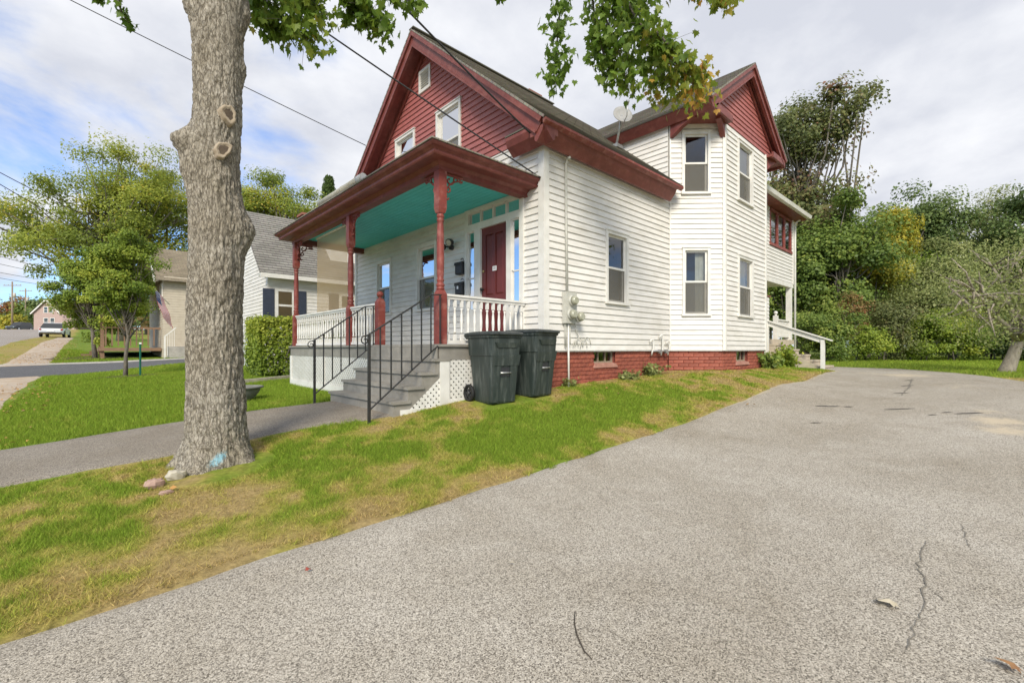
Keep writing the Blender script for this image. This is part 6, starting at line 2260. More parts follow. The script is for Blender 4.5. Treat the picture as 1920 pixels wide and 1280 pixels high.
WG = 'trees along the back lawn'
tree('maple_tree', 'tall bronze-leaved maple rising behind the house gable', 'tree', at(1505, 27), [ell(1405, 1605, 160, 330, 27), ell(1400, 1595, 290, 500, 27)], 110, 105, .78, .26, 'leaf_bronze', 24, .30, 30, group=WG, tvar=.6, lumpy=.6, shell=.42)
tree('deciduous_tree', 'green tree with a feathery top beside the bronze maple', 'tree', at(1560, 24), [ell(1490, 1655, 345, 560, 24), ell(1470, 1620, 470, 650, 24)], 75, 200, .75, .21, 'leaf_green', 12, .20, 20, group=WG)
tree('deciduous_tree', 'yellowing vine-hung tree in the middle of the tree line', 'tree', at(1625, 25), [ell(1550, 1690, 425, 570, 25), ell(1620, 1720, 390, 480, 26)], 60, 170, .65, .19, 'leaf_yellow', 13, .14, 20, group=WG)
tree('deciduous_tree', 'dark green tree with ragged top between the yellowing tree and the sage one', 'tree', at(1735, 30), [ell(1680, 1810, 345, 520, 30), ell(1650, 1800, 470, 600, 30)], 70, 170, .8, .23, 'leaf_dark', 14, .2, 24, group=WG, lumpy=.7)
tree('deciduous_tree', 'airy grey-green tree with thin swaying top twigs', 'tree', at(1850, 31), [ell(1770, 1935, 335, 540, 31)], 60, 110, .75, .22, 'leaf_sage', 15, .2, 34, group=WG, elong=1.6, lumpy=.75)
tree('deciduous_tree', 'tall dark tree at the end of the tree line past the apple tree', 'tree', at(1960, 27), [ell(1880, 2060, 310, 620, 27)], 70, 170, .85, .24, 'leaf_dark', 16, .22, 24, group=WG)
tree('deciduous_tree', 'broad sage-green tree spreading behind the bushes', 'tree', at(1790, 24), [ell(1660, 1880, 470, 640, 24, .6)], 75, 190, .7, .18, 'leaf_sage', 17, .16, 30, group=WG, elong=1.4)
tree('deciduous_tree', 'leafy green tree close behind the back porch', 'tree', at(1475, 24), [ell(1410, 1545, 400, 640, 25)], 60, 190, .7, .2, 'leaf_green', 18, .16, 16, group=WG)
tree('deciduous_tree', 'dense green tree filling the tree line behind the yellowing one', 'tree', at(1680, 36), [ell(1560, 1800, 400, 650, 36, .5)], 80, 170, 1.0, .30, 'leaf_green', 19, .2, 10, group=WG)
tree('deciduous_tree', 'dense dark tree filling the tree line behind the apple tree', 'tree', at(1880, 36), [ell(1760, 2040, 420, 650, 36, .5)], 80, 170, 1.0, .30, 'leaf_green', 20, .2, 10, group=WG)
tree('deciduous_tree', 'dark tree partly hidden behind the house and back porch', 'tree', at(1440, 34), [ell(1340, 1560, 380, 650, 34, .5)], 60, 170, 1.0, .30, 'leaf_dark', 21, .2, 10, group=WG)
tree('deciduous_tree', 'pale yellow-green tree glimpsed between the yellowing tree and the dark one', 'tree', at(1690, 28), [ell(1640, 1750, 440, 640, 28)], 50, 170, .75, .21, 'leaf_bright', 22, .14, 10, group=WG)
SG = 'bushes at the edge of the back lawn'
tree('bush', 'broad green bush by the back steps', 'bush', at(1540, 19.5), [ell(1490, 1610, 570, 672, 19.5)], 40, 150, .42, .13, 'leaf_green', 31, .04, 12, stems=4, group=SG)
tree('bush', 'small rust-red bush in the middle of the tree line', 'bush', at(1600, 21), [ell(1575, 1625, 535, 640, 21)], 22, 120, .36, .12, 'leaf_rust', 32, .03, 10, stems=3, group=SG)
tree('bush', 'brownish leggy bush beside the rust-red one', 'bush', at(1660, 21), [ell(1620, 1705, 560, 672, 21)], 36, 140, .42, .12, 'leaf_bronze', 33, .03, 12, stems=4, group=SG, tvar=.2)
tree('bush', 'bright green bush before the sage tree', 'bush', at(1715, 21), [ell(1670, 1770, 585, 672, 21)], 38, 150, .42, .13, 'leaf_bright', 34, .03, 12, stems=4, group=SG)
tree('bush', 'yellow-green bush nearer the apple tree', 'bush', at(1790, 21), [ell(1735, 1850, 570, 675, 21)], 42, 150, .42, .13, 'leaf_bright', 35, .03, 12, stems=4, group=SG, tvar=.8)
tree('bush', 'dark green bush behind the apple trunk', 'bush', at(1865, 22), [ell(1815, 1930, 580, 678, 22)], 40, 150, .45, .13, 'leaf_dark', 36, .03, 12, stems=4, group=SG)
tree('bush', 'dark green bush at the end past the apple tree', 'bush', at(1950, 20), [ell(1900, 2040, 570, 685, 20)], 40, 150, .45, .13, 'leaf_dark', 37, .03, 12, stems=4, group=SG)
tree('bush', 'low bright bush in a gap of the tree line', 'bush', at(1625, 20), [ell(1585, 1665, 610, 672, 20)], 26, 130, .38, .12, 'leaf_bright', 38, .03, 8, stems=3, group=SG)

for k, (lab, x, y, h_) in enumerate([('green tree across the driveway mirrored in the side windows', 17, -17, 11), ('tall green tree across the driveway mirrored in the bay windows', 10, -22, 13)]):
    b_ = np.array([x, y, float(H(x, y))])
    tree('deciduous_tree', lab, 'tree', b_, [(b_ + [0, 0, h_ * .6], h_ * .36, h_ * .42, 1.0)], 45, 90, 1.2, .4, 'leaf_green', 120 + k, .25, 10, group='trees across the driveway')

# old apple tree on the back lawn
gA, YA = ghit(1888, 697)
rng = np.random.default_rng(71)
t = thing('apple_tree', 'old gnarled apple tree with a pale leaning trunk on the back lawn', 'tree', gA)
mb = MB()


def bp_(x, y, d=0): return px(x, y, YA + d)


tr_pts = [bp_(1880, 712), bp_(1890, 690), bp_(1899, 668), bp_(1906, 650), bp_(1910, 635)]
mb.tube(tr_pts, [.19, .15, .125, .115, .11], 12)
limb_paths = [[(1910, 640, 0), (1890, 615, -.2), (1868, 595, -.5), (1850, 570, -.8), (1825, 545, -1.0)], [(1910, 640, 0), (1905, 605, .2), (1893, 570, .4), (1880, 530, .5), (1860, 500, .6)],
              [(1912, 638, 0), (1920, 600, .1), (1935, 565, .2), (1960, 530, .2)], [(1910, 640, 0), (1925, 610, -.4), (1950, 590, -.9), (1985, 570, -1.2)],
              [(1895, 575, .4), (1870, 560, 0), (1840, 552, -.3), (1805, 560, -.4)], [(1905, 600, .2), (1915, 560, .5), (1918, 520, .8), (1905, 490, .9)]]
ends = []
for lp_ in limb_paths:
    pts = [bp_(*p) for p in lp_]
    n = len(pts)
    mb.tube(pts, [.085 * (1 - .75 * i / (n - 1)) for i in range(n)], 8)
    for i in range(1, n):
        for k in range(5):
            e = pts[i] + rng.normal(size=3) * np.array([.65, .65, .5]) + [0, 0, .15]
            mb.tube([pts[i], pts[i] * .5 + e * .5 + rng.normal(size=3) * .1, e], [.03, .02, .006], 5)
            ends.append(e)
mb.part('trunk', M['bark_pale'], t)
ends = np.array(ends)
NA = 11000
idx_ = rng.integers(0, len(ends), NA)
gg = np.clip(rng.normal(size=(NA, 3)), -1.7, 1.7)
P = ends[idx_] + gg * np.array([.36, .36, .24]) + [0, 0, .12]
V = leaf_quads(P, .062, rng, elong=1.3, face=gg)
link('crown', crown_mesh('crown', V - gA, rng.normal(.55, .2, NA)), M['leaf_sage'], t)

# ---- street side
tree('locust_tree', 'large airy locust tree behind the tan house', 'tree', at(230, 40), [ell(0, 260, 310, 560, 38), ell(120, 350, 225, 520, 40), ell(200, 410, 250, 560, 42)], 170, 170, 1.1, .32, 'leaf_locust', 51, .4, 60, elong=1.7, lumpy=.7)
tree('locust_tree', 'yellow-green tree showing over the cottage roof', 'tree', at(530, 34), [ell(440, 560, 300, 470, 34), ell(510, 625, 340, 470, 34)], 60, 150, .8, .24, 'leaf_locust', 52, .25, 24, elong=1.5, lumpy=.65)
# far pine over the cottage roof
bpn = at(617, 48)
t = thing('pine_tree', 'dark pointed pine tip above the cottage ridge', 'tree', bpn)
topz = px(617, 332, 48)[2]
MB().tube([bpn, (bpn[0], bpn[1], topz)], [.3, .03], 7).part('trunk', M['bark_grey'], t)
n = 9000
u_ = rng.uniform(0.25, 1, n) ** .8
a = rng.uniform(0, 2 * np.pi, n)
layer = u_
rr = ((1 - u_) * 3.4 + .35) * rng.uniform(.3, 1, n) * (.7 + .5 * vnoise(layer * 30, a * 2, seed=3)) + .05
P = np.stack([bpn[0] + rr * np.cos(a), bpn[1] + rr * np.sin(a), bpn[2] + (topz - bpn[2]) * (layer * .8 + u_ * .2) + rr * .1], -1)
V = leaf_quads(P, .35, rng, elong=2.5)
link('crown', crown_mesh('crown', V - bpn, rng.normal(.25, .15, n)), M['leaf_dark'], t)

YG = 'young street trees on the front lawns'
g1, Y1g = ghit(180, 672)
tree('young_tree', 'rounded young tree in a mulch ring beyond the blacktop driveway', 'tree', g1, [ell(100, 245, 470, 655, Y1g), ell(135, 240, 445, 560, Y1g)], 95, 170, .34, .115, 'leaf_bright', 53, .09, 22, group=YG, shell=.5, lumpy=.4)
g2, Y2g = ghit(235, 706)
tree('young_tree', 'slim young tree beside the green stake', 'tree', g2, [ell(180, 292, 445, 615, Y2g), ell(200, 275, 415, 510, Y2g)], 85, 190, .20, .075, 'leaf_bright', 54, .05, 22, group=YG, shell=.5, lumpy=.4)
o = patch('mulch_ring', g2, .75, .55, M['mulch'], .03, 21); tag(o, 'dark mulch ring round the slim young tree', 'mulch', kind='stuff')
o = patch('mulch_ring', g1, 1.6, 1.0, M['mulch'], .03, 22); tag(o, 'dark mulch ring round the rounded young tree', 'mulch', kind='stuff')

# clipped hedge
hA, YhA = ghit(500, 706)
t = thing('hedge', 'clipped bright green hedge beside the porch', 'hedge', hA)
lo = np.array([-1.9, 8.0]); hi = np.array([1.2, 9.4])
zt_h = EYE + (654 - 597) / FPX * 11.4
n = 26000
P = np.empty((n, 3))
P[:, 0] = rng.uniform(lo[0], hi[0], n); P[:, 1] = rng.uniform(lo[1], hi[1], n)
gz_h = H(P[:, 0], P[:, 1])
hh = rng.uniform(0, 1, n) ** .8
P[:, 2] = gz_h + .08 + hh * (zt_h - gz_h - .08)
# push most points to the shell, wavy
f_ = rng.integers(0, 4, n)
P[f_ == 0, 1] = lo[1]; P[f_ == 1, 0] = lo[0]; P[f_ == 2, 2] = zt_h
bul = .16 * (fbm(P[:, 0] * 2.2, P[:, 1] * 2.2, P[:, 2] * 2.2, seed=61) - .5) * 2
P[f_ == 0, 1] -= bul[f_ == 0]; P[f_ == 1, 0] -= bul[f_ == 1]; P[f_ == 2, 2] += bul[f_ == 2] * .6
P += rng.normal(size=P.shape) * .05
fh = np.zeros((n, 3)); fh[:, 1] = -1.0 * (f_ == 0); fh[:, 0] = -1.0 * (f_ == 1); fh[:, 2] = 1.0 * (f_ == 2)
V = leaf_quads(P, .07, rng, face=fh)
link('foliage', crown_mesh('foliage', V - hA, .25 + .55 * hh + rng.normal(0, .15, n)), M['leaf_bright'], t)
st_ = MB()
for k in range(10):
    x = lo[0] + .2 + k * .3; y = (lo[1] + hi[1]) / 2 + rng.normal() * .2
    z = float(H(x, y))
    for j in range(3):
        e = np.array([x + rng.normal() * .3, y + rng.normal() * .35, zt_h - .15])
        st_.tube([(x, y, z - .1), (np.array([x, y, z]) + e) / 2 + rng.normal(size=3) * .08, e], [.03, .02, .006], 5)
st_.part('stems', M['bark_grey'], t)

# weeds at the foot of the walls and by the back steps
def weeds(label, pix, r_, h_, n, mat, seed, leaf=.07):
    g, _ = ghit(*pix)
    rg = np.random.default_rng(seed)
    t = thing('weed_clump', label, 'weeds', g)
    m = 14
    tips = g + np.stack([rg.normal(size=m) * r_ * .7, rg.normal(size=m) * r_ * .5, h_ * rg.uniform(.35, 1, m)], -1)
    s = MB()
    for tp in tips: s.tube([g + (tp - g) * [.4, .4, 0] - [0, 0, .03], (g + tp) / 2 + rg.normal(size=3) * .02, tp], [.004, .003, .0015], 4)
    s.part('stems', M[mat + '_stem'] if mat + '_stem' in M else M['twig'], t)
    ii = rg.integers(0, m, n)
    P = g + (tips[ii] - g) * rg.uniform(.15, 1.05, n)[:, None] + rg.normal(size=(n, 3)) * r_ * .16
    P[:, 2] = np.maximum(P[:, 2], H(P[:, 0], P[:, 1]) + .01)
    link('leaves', crown_mesh('leaves', leaf_quads(P, leaf, rg, elong=1.2) - g, rg.normal(.5, .2, n)), M[mat], t, kind='stuff')


weeds('dark leafy weed low against the brick under the side window', (1175, 712), .22, .12, 350, 'leaf_sage', 81)
weeds('leafy weed clump at the inside corner of the brick foundation', (1218, 703), .22, .22, 500, 'leaf_sage', 82)
weeds('tall yellow-green weeds beside the back steps', (1478, 689), .45, .55, 1100, 'leaf_bright', 83, .10)
weeds('dark green weeds at the foundation corner by the back steps', (1440, 690), .3, .35, 700, 'leaf_green', 84, .10)
weeds('small weed tuft at the brick corner by the meter pipe', (1064, 724), .16, .10, 220, 'leaf_sage', 85, .05)

# far tree line down the street
FG = 'far trees down the street'
for k, (lab, x0, x1, y0, Y, mt) in enumerate([('far dark tree at the bend of the street behind the poles', -60, 20, 560, 130, 'leaf_dark'), ('far rusty tree behind the nearer pole', 0, 45, 556, 132, 'leaf_rust'), ('far green tree between the two poles', 30, 80, 560, 128, 'leaf_green'),
                                              ('far dark green tree beside the pinkish house', 52, 100, 556, 120, 'leaf_dark'), ('far tree rising behind the pinkish house', 85, 150, 553, 120, 'leaf_dark'), ('low green shrubbery below the nearer pole', 5, 40, 590, 108, 'leaf_yellow'), ('far broad tree behind the rounded young tree', 120, 240, 560, 90, 'leaf_green'),
                                              ('far dark tree behind the slim young tree', 220, 330, 520, 70, 'leaf_dark')]):
    tree('far_tree', lab, 'tree', at((x0 + x1) / 2, Y), [ell(x0, x1, y0, 628, Y, .7)], 30, 90, 1.6, .75, mt, 90 + k, .2, 6, group=FG)
# flowering shrub before the tan house porch
gS, YS = ghit(262, 632)
tree('bush', 'reddish flowering bush before the tan house porch', 'bush', gS, [ell(235, 300, 585, 634, YS)], 20, 90, .3, .11, 'leaf_rust', 98, .03, 8, stems=3)
gS, YS = ghit(322, 656)
tree('bush', 'small dark bush at the side stoop of the tan house', 'bush', gS, [ell(306, 338, 632, 658, YS)], 12, 80, .2, .09, 'leaf_dark', 99, .02, 6, stems=3)

# ================================================================== the big maple
def bark_mat():
    m = bpy.data.materials.new('maple_bark')
    m.use_nodes = True
    t = m.node_tree
    b = t.nodes['Principled BSDF']
    b.inputs['Roughness'].default_value = .95
    b.inputs['Specular IOR Level'].default_value = .15
    co = N(t, 'ShaderNodeTexCoord')
    mp_ = N(t, 'ShaderNodeMapping'); mp_.inputs['Scale'].default_value = (1, 1, .33)
    t.links.new(co.outputs['Object'], mp_.inputs[0])
    vo = N(t, 'ShaderNodeTexNoise'); setin(vo, Scale=52.0, Detail=8.0, Roughness=.72, Distortion=1.2)
    t.links.new(mp_.outputs[0], vo.inputs['Vector'])
    ra = N(t, 'ShaderNodeValToRGB')
    el = ra.color_ramp
    while len(el.elements) < 4: el.elements.new(.5)
    for e, (p, c) in zip(el.elements, [(.34, (.13, .115, .09)), (.45, (.29, .26, .21)), (.55, (.42, .38, .31)), (.68, (.56, .515, .43))]):
        e.position = p; e.color = (*c, 1)
    t.links.new(vo.outputs['Fac'], ra.inputs[0])
    n2 = N(t, 'ShaderNodeTexNoise'); setin(n2, Scale=2.2, Detail=5.0)
    t.links.new(co.outputs['Object'], n2.inputs['Vector'])
    r2 = N(t, 'ShaderNodeMapRange'); setin(r2, From_Min=.35, From_Max=.7, To_Min=0, To_Max=.75)
    t.links.new(n2.outputs['Fac'], r2.inputs[0])
    mu = N(t, 'ShaderNodeMix', data_type='RGBA', blend_type='MULTIPLY')
    t.links.new(r2.outputs[0], mu.inputs['Factor']); t.links.new(ra.outputs[0], mu.inputs[6]); mu.inputs[7].default_value = (.70, .66, .58, 1)
    ds_ = N(t, 'ShaderNodeTexNoise'); setin(ds_, Scale=14.0, Detail=4.0)
    t.links.new(mp_.outputs[0], ds_.inputs['Vector'])
    dm_ = N(t, 'ShaderNodeMix', data_type='RGBA'); dm_.inputs['Factor'].default_value = .12
    t.links.new(mp_.outputs[0], dm_.inputs[6]); t.links.new(ds_.outputs['Color'], dm_.inputs[7])
    ve = N(t, 'ShaderNodeTexVoronoi', feature='DISTANCE_TO_EDGE'); setin(ve, Scale=34.0, Randomness=1.0)
    t.links.new(dm_.outputs[2], ve.inputs['Vector'])
    re_ = N(t, 'ShaderNodeMapRange'); setin(re_, From_Min=.0, From_Max=.13, To_Min=.85, To_Max=0.0); t.links.new(ve.outputs['Distance'], re_.inputs[0])
    fu = N(t, 'ShaderNodeMix', data_type='RGBA'); fu.inputs[7].default_value = (.085, .07, .05, 1)
    t.links.new(re_.outputs[0], fu.inputs['Factor']); t.links.new(mu.outputs[2], fu.inputs[6])
    mu = fu
    # sprayed blue paint mark near the roots
    at_ = N(t, 'ShaderNodeAttribute', attribute_name='paint')
    n3 = N(t, 'ShaderNodeTexNoise'); setin(n3, Scale=70.0, Detail=6.0, Roughness=.8)
    t.links.new(co.outputs['Object'], n3.inputs['Vector'])
    sm = N(t, 'ShaderNodeMath', operation='ADD'); t.links.new(at_.outputs['Fac'], sm.inputs[0]); t.links.new(n3.outputs['Fac'], sm.inputs[1])
    r3 = N(t, 'ShaderNodeMapRange'); setin(r3, From_Min=1.0, From_Max=1.22, To_Max=.8); t.links.new(sm.outputs[0], r3.inputs[0])
    m3 = N(t, 'ShaderNodeMix', data_type='RGBA'); m3.inputs[7].default_value = (.28, .55, .66, 1)
    t.links.new(r3.outputs[0], m3.inputs['Factor']); t.links.new(mu.outputs[2], m3.inputs[6])
    t.links.new(m3.outputs[2], b.inputs['Base Color'])
    bu = N(t, 'ShaderNodeBump'); setin(bu, Strength=.8, Distance=.02)
    t.links.new(vo.outputs['Fac'], bu.inputs['Height']); t.links.new(bu.outputs[0], b.inputs['Normal'])
    M['maple_bark'] = m


bark_mat()
TB = TRUNK.copy()
TY = float(np.dot(TB[:2] - CAMP[:2], FWD)) + .26
SCL = TY / FPX
ctr = px(407, 880, TY)
TB = np.array([ctr[0], ctr[1], float(H(ctr[0], ctr[1]))])
maple = thing('maple_tree', 'thick grey-barked maple with branch scars and a blue paint mark at its foot', 'tree', TB)
# outline of the trunk, left and right edge by photo row
rows_y = [930, 885, 850, 800, 700, 600, 520, 430, 380, 300, 260, 230, 130, 0, -120, -250, -330]
rows_l = [322, 331, 337, 342, 344, 345, 348, 350, 349, 350, 353, 356, 357, 353, 350, 346, 352]
rows_r = [490, 481, 475, 470, 464, 461, 463, 462, 459, 456, 457, 459, 461, 466, 470, 474, 460]
zz_ = np.array([EYE + (HOR - y) * SCL for y in rows_y])
cx_ = np.array([((l + r) / 2 - 407) * SCL for l, r in zip(rows_l, rows_r)])
rd_ = np.array([(r - l) / 2 * SCL * .785 for l, r in zip(rows_l, rows_r)])
nz, na = 470, 190
Zs = np.linspace(TB[2] - .12, zz_[-1], nz)
A = np.linspace(0, 2 * np.pi, na, endpoint=False)
ZZ, AA = np.meshgrid(Zs, A, indexing='ij')
rad = np.interp(ZZ, zz_, rd_)
cxx = np.interp(ZZ, zz_, cx_)
dirx, diry = np.cos(AA), np.sin(AA)           # dirx across the view (to the right), diry towards the camera
# root flare in lobes
fl = np.clip((TB[2] + .30 - ZZ) / .42, 0, 1) ** 2
rad = rad + fl * (.06 + .12 * np.maximum(0, np.sin(AA * 5 + .8)) + .05 * np.maximum(0, np.sin(AA * 3 + 2.)))


def bump_at(a0, y0, amp, sa, sz):
    z0 = EYE + (HOR - y0) / FPX * (TY - .2 * math.sin(a0))
    da = (AA - a0 + np.pi) % (2 * np.pi) - np.pi
    return amp * np.exp(-(da / sa) ** 2 - ((ZZ - z0) / sz) ** 2)


rad = rad + bump_at(2.5, 264, .125, .45, .10) + bump_at(2.5, 310, .06, .7, .2) + bump_at(-.5, 432, .10, .6, .19) + bump_at(-.45, 135, .035, .35, .08) + bump_at(2.5, 10, .06, .4, .12) + bump_at(-.5, 25, .05, .5, .15)
rad = rad + bump_at(.6, 210, .035, .34, .085) + bump_at(.74, 279, .035, .32, .085) + bump_at(1.6, 365, .02, .2, .06) + bump_at(.9, 335, .02, .5, .05)
# bark relief: broad undulation, plates with deep furrows stretched upwards, fine flakes
bx, by = dirx * rad, diry * rad
rad = rad + .030 * (fbm(bx * 3, by * 3, ZZ * 1.4, seed=101, octs=3) - .5)
wx = .03 * (fbm(bx * 9, by * 9, ZZ * 6, seed=107) - .5)
r1 = 1 - np.abs(2 * fbm(bx * 26 + wx * 20, by * 26 + wx * 20, ZZ * 3.4, seed=111, octs=3, gain=.6) - 1)
r2 = 1 - np.abs(2 * fbm(bx * 46, by * 46, ZZ * 13, seed=121, octs=2) - 1)
smooth_patch = np.clip(bump_at(.45, 90, 1, .35, .45) + bump_at(.9, 385, 1, .4, .16) + bump_at(.6, 30, 1, .3, .3), 0, 1)
amt = 1 - .85 * smooth_patch
rad = rad - amt * (.018 * np.clip((r1 - .76) / .24, 0, 1) + .008 * np.clip((r2 - .7) / .3, 0, 1)) + amt * .006 * (fbm(bx * 60, by * 60, ZZ * 40, seed=131, octs=2) - .5)
X = TB[0] + (cxx + dirx * rad) * RGT[0] - diry * rad * FWD[0]
Y = TB[1] + (cxx + dirx * rad) * RGT[1] - diry * rad * FWD[1]
V = np.stack([X, Y, ZZ], -1).reshape(-1, 3)
i_ = np.arange(nz * na).reshape(nz, na)
F = np.stack([i_[:-1], np.roll(i_, -1, 1)[:-1], np.roll(i_, -1, 1)[1:], i_[1:]], -1).reshape(-1, 4)
me = np_mesh('trunk', V - TB, F, True)
pz = EYE + (HOR - 862) / FPX * (TY - .26)
da = (AA - .95 + np.pi) % (2 * np.pi) - np.pi
paint = np.exp(-((da + (ZZ - pz) * 2.2) / .34) ** 2 - ((ZZ - pz) / .11) ** 2) * .72
attr(me, 'paint', paint.ravel())
trunk = link('trunk', me, M['maple_bark'], maple)


def scar(a0, y0, ra_, rb_, tilt):
    z0 = EYE + (HOR - y0) / FPX * (TY - .22 * math.sin(a0))
    j = int(np.argmin(np.abs(Zs - z0))); k = int(round(a0 / (2 * np.pi) * na)) % na
    p = V[i_[j, k]].copy()
    out = np.array([math.cos(a0) * RGT[0] - math.sin(a0) * FWD[0], math.cos(a0) * RGT[1] - math.sin(a0) * FWD[1], .05]); out /= np.linalg.norm(out)
    p = p + out * .009
    s_ = np.cross([0, 0, 1], out); s_ /= np.linalg.norm(s_); u_ = np.cross(out, s_)
    s_, u_ = s_ * math.cos(tilt) + u_ * math.sin(tilt), u_ * math.cos(tilt) - s_ * math.sin(tilt)
    n = 22
    prof = [(1.18, -.05), (1.08, .004), (.98, .010), (.82, .008), (.70, .003), (.62, .0015)]
    VV = []
    for q, d_ in prof:
        for k in range(n):
            a = 2 * math.pi * k / n
            w = 1 + .12 * math.sin(3 * a + y0) + .07 * math.sin(7 * a)
            VV.append(p + (s_ * ra_ * math.cos(a) + u_ * rb_ * math.sin(a)) * q * w + out * d_)
    mbs = MB().add(VV, [(i * n + k, i * n + (k + 1) % n, (i + 1) * n + (k + 1) % n, (i + 1) * n + k) for i in range(len(prof) - 1) for k in range(n)], True)
    sc = mbs.part('branch_scar', M['scar_wood'], trunk)
    b = (len(prof) - 1) * n
    MB().add([VV[b + k] for k in range(n)], [tuple(range(n))]).part('scar_core', M['scar_core'], trunk)


scar(.60, 213, .058, .078, .15)
scar(.74, 281, .052, .080, -.6)

# limbs out of the frame and hanging sprays with leaves
lb = MB()
top = np.array([TB[0] + cx_[-1] * RGT[0], TB[1] + cx_[-1] * RGT[1], zz_[-1]])
zT = zz_[-1]


def limb(pts, r0, r1_):
    pts = [np.array(p, float) for p in pts]
    # smooth by subdividing
    P = []
    for i in range(len(pts) - 1):
        p0, p1, p2, p3 = pts[max(i - 1, 0)], pts[i], pts[i + 1], pts[min(i + 2, len(pts) - 1)]
        for u_ in np.linspace(0, 1, 6, endpoint=False):
            P.append(.5 * ((2 * p1) + (-p0 + p2) * u_ + (2 * p0 - 5 * p1 + 4 * p2 - p3) * u_ ** 2 + (-p0 + 3 * p1 - 3 * p2 + p3) * u_ ** 3))
    P.append(pts[-1])
    lb.tube(P, list(np.linspace(r0, r1_, len(P))), 8)
    return P


base_l = top - np.array([0, 0, .25])
limb([base_l, top + [-.8, .4, 1.2], top + [-2.0, 1.2, 2.6], top + [-3.0, 1.8, 4.2]], .22, .06)
limb([base_l, top + [.1, .8, 1.3], top + [.3, 2.0, 2.8], top + [.2, 2.8, 4.6]], .20, .05)
limb([base_l, top + [.8, -.3, .9], px(900, -240, 5.3), px(1080, -150, 5.7), px(1150, -60, 5.8)], .17, .035)
limb([base_l, top + [.3, .2, .3], px(520, -190, 4.9), px(590, -90, 5.1), px(650, -60, 5.2)], .10, .02)
limb([base_l, top + [-.3, -.1, .3], px(300, -170, 4.6), px(245, -60, 4.6)], .09, .012)
limb([px(1080, -150, 5.7), px(1200, -120, 5.6), px(1300, -60, 5.5), px(1350, -30, 5.5)], .04, .012)
rng = np.random.default_rng(5)
LP = []      # leaf: position, direction it hangs, tint, size


def spray(pix, Y, width, n, tint0=.35, tint1=None, size=.105, r0=.017):
    pts = [px(a, b, Y + dd) for (a, b), dd in zip(pix, np.linspace(0, .25, len(pix)))]
    P = limb(pts, r0, .0025)
    P = np.array(P)
    wm = width / FPX * Y
    tint1 = tint0 if tint1 is None else tint1
    n = int(n * 1.5); size *= .88
    for k in range(n):
        u_ = rng.uniform(.02, 1) ** .9
        i = min(len(P) - 1, int(u_ * (len(P) - 1)))
        off = rng.normal(size=3) * np.array([1, 1, .75]) * wm * .5
        p = P[i] + off
        LP.append((p, tint0 + (tint1 - tint0) * u_ ** 2 + rng.normal(0, .12), size * rng.uniform(.65, 1.25)))
        if k % 7 == 0:
            lb.tube([P[i], (P[i] + p) / 2 + [0, 0, .02], p], [.003, .0022, .0015], 4)


spray([(1085, -90), (1055, 0), (1045, 70), (1045, 125), (1040, 165)], 5.7, 30, 170, .22)
spray([(1140, -70), (1130, 10), (1150, 70), (1168, 120), (1176, 168)], 5.7, 38, 290, .30, .45)
spray([(1150, -60), (1190, 30), (1240, 90), (1285, 140), (1318, 192)], 5.6, 36, 330, .34, .86)
spray([(1140, -60), (1170, -10), (1205, 20)], 5.7, 38, 150, .28)
spray([(1175, 20), (1215, 90), (1240, 140), (1268, 190)], 5.9, 38, 250, .30, .74)
spray([(1100, -60), (1115, 30), (1118, 75), (1105, 112)], 5.8, 20, 60, .3)
spray([(1120, 60), (1135, 115), (1140, 150)], 5.8, 24, 80, .3)
spray([(1230, 60), (1290, 120), (1325, 140)], 5.6, 20, 70, .5, .8)
spray([(1260, -70), (1300, -20), (1350, -5), (1372, 3)], 5.5, 22, 130, .55, .75)
spray([(1250, -60), (1260, -10)], 5.5, 18, 50, .5, .7)
spray([(920, -40), (938, 2)], 5.4, 10, 14, .3)
spray([(470, -80), (495, 0), (530, 35), (560, 50), (582, 78)], 4.9, 42, 230, .45)
spray([(530, -80), (570, -10), (600, 25)], 5.0, 40, 170, .50)
spray([(470, -40), (490, 30), (510, 62)], 4.9, 28, 100, .42)
spray([(620, -80), (660, -10), (695, 25), (716, 58)], 5.1, 32, 210, .36)
spray([(640, -60), (665, 5), (672, 42)], 5.1, 24, 90, .36)
spray([(700, -50), (740, -8), (790, 6)], 5.2, 20, 70, .36)
spray([(215, -60), (222, 0), (232, 30), (250, 52)], 4.6, 11, 30, .15, size=.075)
spray([(150, -50), (180, -6), (195, 2)], 4.6, 12, 22, .15, size=.08)
# the crown above the frame
for k in range(46):
    a = rng.uniform(0, 2 * np.pi); rr = 3.4 * math.sqrt(rng.random())
    c = top + np.array([-.9 + rr * math.cos(a), 1.3 + rr * math.sin(a), rng.uniform(1.6, 5.2)])
    if np.dot(c[:2] - CAMP[:2], FWD) > .5 and (c[2] - EYE) / np.dot(c[:2] - CAMP[:2], FWD) * FPX < 730: continue
    for j in range(45):
        LP.append((c + rng.normal(size=3) * np.array([.55, .55, .4]), .3 + rng.normal(0, .12), .11 * rng.uniform(.7, 1.2)))
lb.part('limbs', M['bark_grey'], maple)
order = sorted(range(len(LP)), key=lambda k: float(np.dot(LP[k][0][:2] - CAMP[:2], FWD)) if (LP[k][0][2] - EYE) / max(.5, float(np.dot(LP[k][0][:2] - CAMP[:2], FWD))) * FPX < 640 else 99)
single = set(order[:300])
nv, nf = len(LV), len(LF)


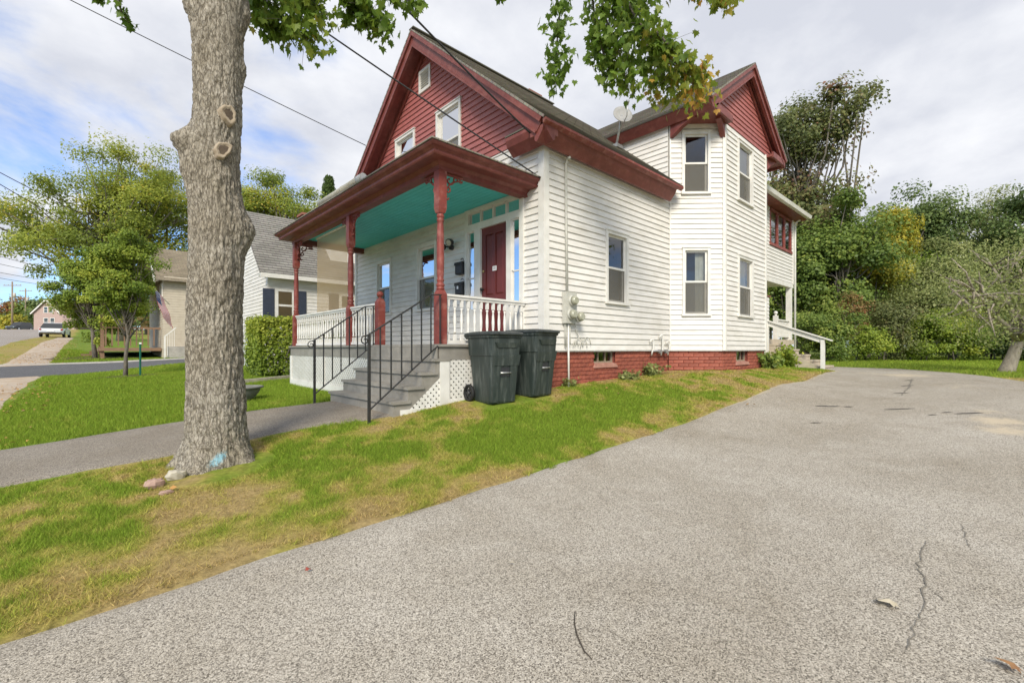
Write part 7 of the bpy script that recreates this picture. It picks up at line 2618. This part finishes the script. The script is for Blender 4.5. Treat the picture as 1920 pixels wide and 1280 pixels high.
def leaf_matrix(p, s_):
    d = np.array([rng.normal() * .55, rng.normal() * .55, -1.0 + rng.normal() * .35]); d /= np.linalg.norm(d)
    nr = rng.normal(size=3); nr -= d * nr.dot(d); nr /= np.linalg.norm(nr)
    sd_ = np.cross(d, nr)
    return np.stack([sd_, d, nr], 1) * s_


VV, TT = [], []
leaf_var = {}
for k, (p, tn, s_) in enumerate(LP):
    Mx = leaf_matrix(p, s_)
    if k in single:
        ti = int(np.clip(tn, 0, .99) * 12)
        if ti not in leaf_var:
            m_ = bpy.data.meshes.new('leaf'); m_.from_pydata(LV.tolist(), [], LF.tolist())
            attr(m_, 'tint', np.full(nv, (ti + .5) / 12)); m_.materials.append(M['leaf_maple'])
            leaf_var[ti] = m_
        o = bpy.data.objects.new('leaf', leaf_var[ti]); COL.objects.link(o); o.parent = maple
        mm = Matrix(((*Mx[0], p[0] - TB[0]), (*Mx[1], p[1] - TB[1]), (*Mx[2], p[2] - TB[2]), (0, 0, 0, 1)))
        o.matrix_local = mm
    else:
        VV.append(LV @ Mx.T + p); TT.append(np.full(nv, tn))
n = len(VV)
Fm = (np.arange(n)[:, None, None] * nv + LF[None]).reshape(-1, 3)
me = np_mesh('foliage', np.vstack(VV) - TB, Fm)
attr(me, 'tint', np.clip(np.concatenate(TT), 0, 1))
link('foliage', me, M['leaf_maple'], maple, kind='stuff')

# ---- dry leaf litter along the sidewalk verge
n = 5000
X = np.concatenate([rng.uniform(-8.6, -5.6, n), rng.uniform(-6.3, 3.5, 160)]); Y = np.concatenate([rng.uniform(2, 45, n), rng.uniform(-2.6, -.4, 160)])
keep = (fbm(X * .5, Y * .5, seed=201) > .47) & ~((Y > 13.2) & (Y < 19.2))
X, Y = X[keep], Y[keep]
P = np.stack([X, Y, H(X, Y) + .035], -1)
nr = np.tile([0, 0, 1.0], (len(P), 1))
Vq = leaf_quads(P, .042, rng, face=nr)
me = crown_mesh('leaf_litter', Vq, rng.uniform(.5, 1, len(P)))
leaf_mat('litter', [(0, (.25, .15, .06)), (.6, (.36, .22, .08)), (1, (.50, .26, .08))], trans=.1)
tag(link('leaf_litter', me, M['litter']), 'scattered dry orange leaves along the sidewalk and lawn edge', 'leaves', kind='stuff')
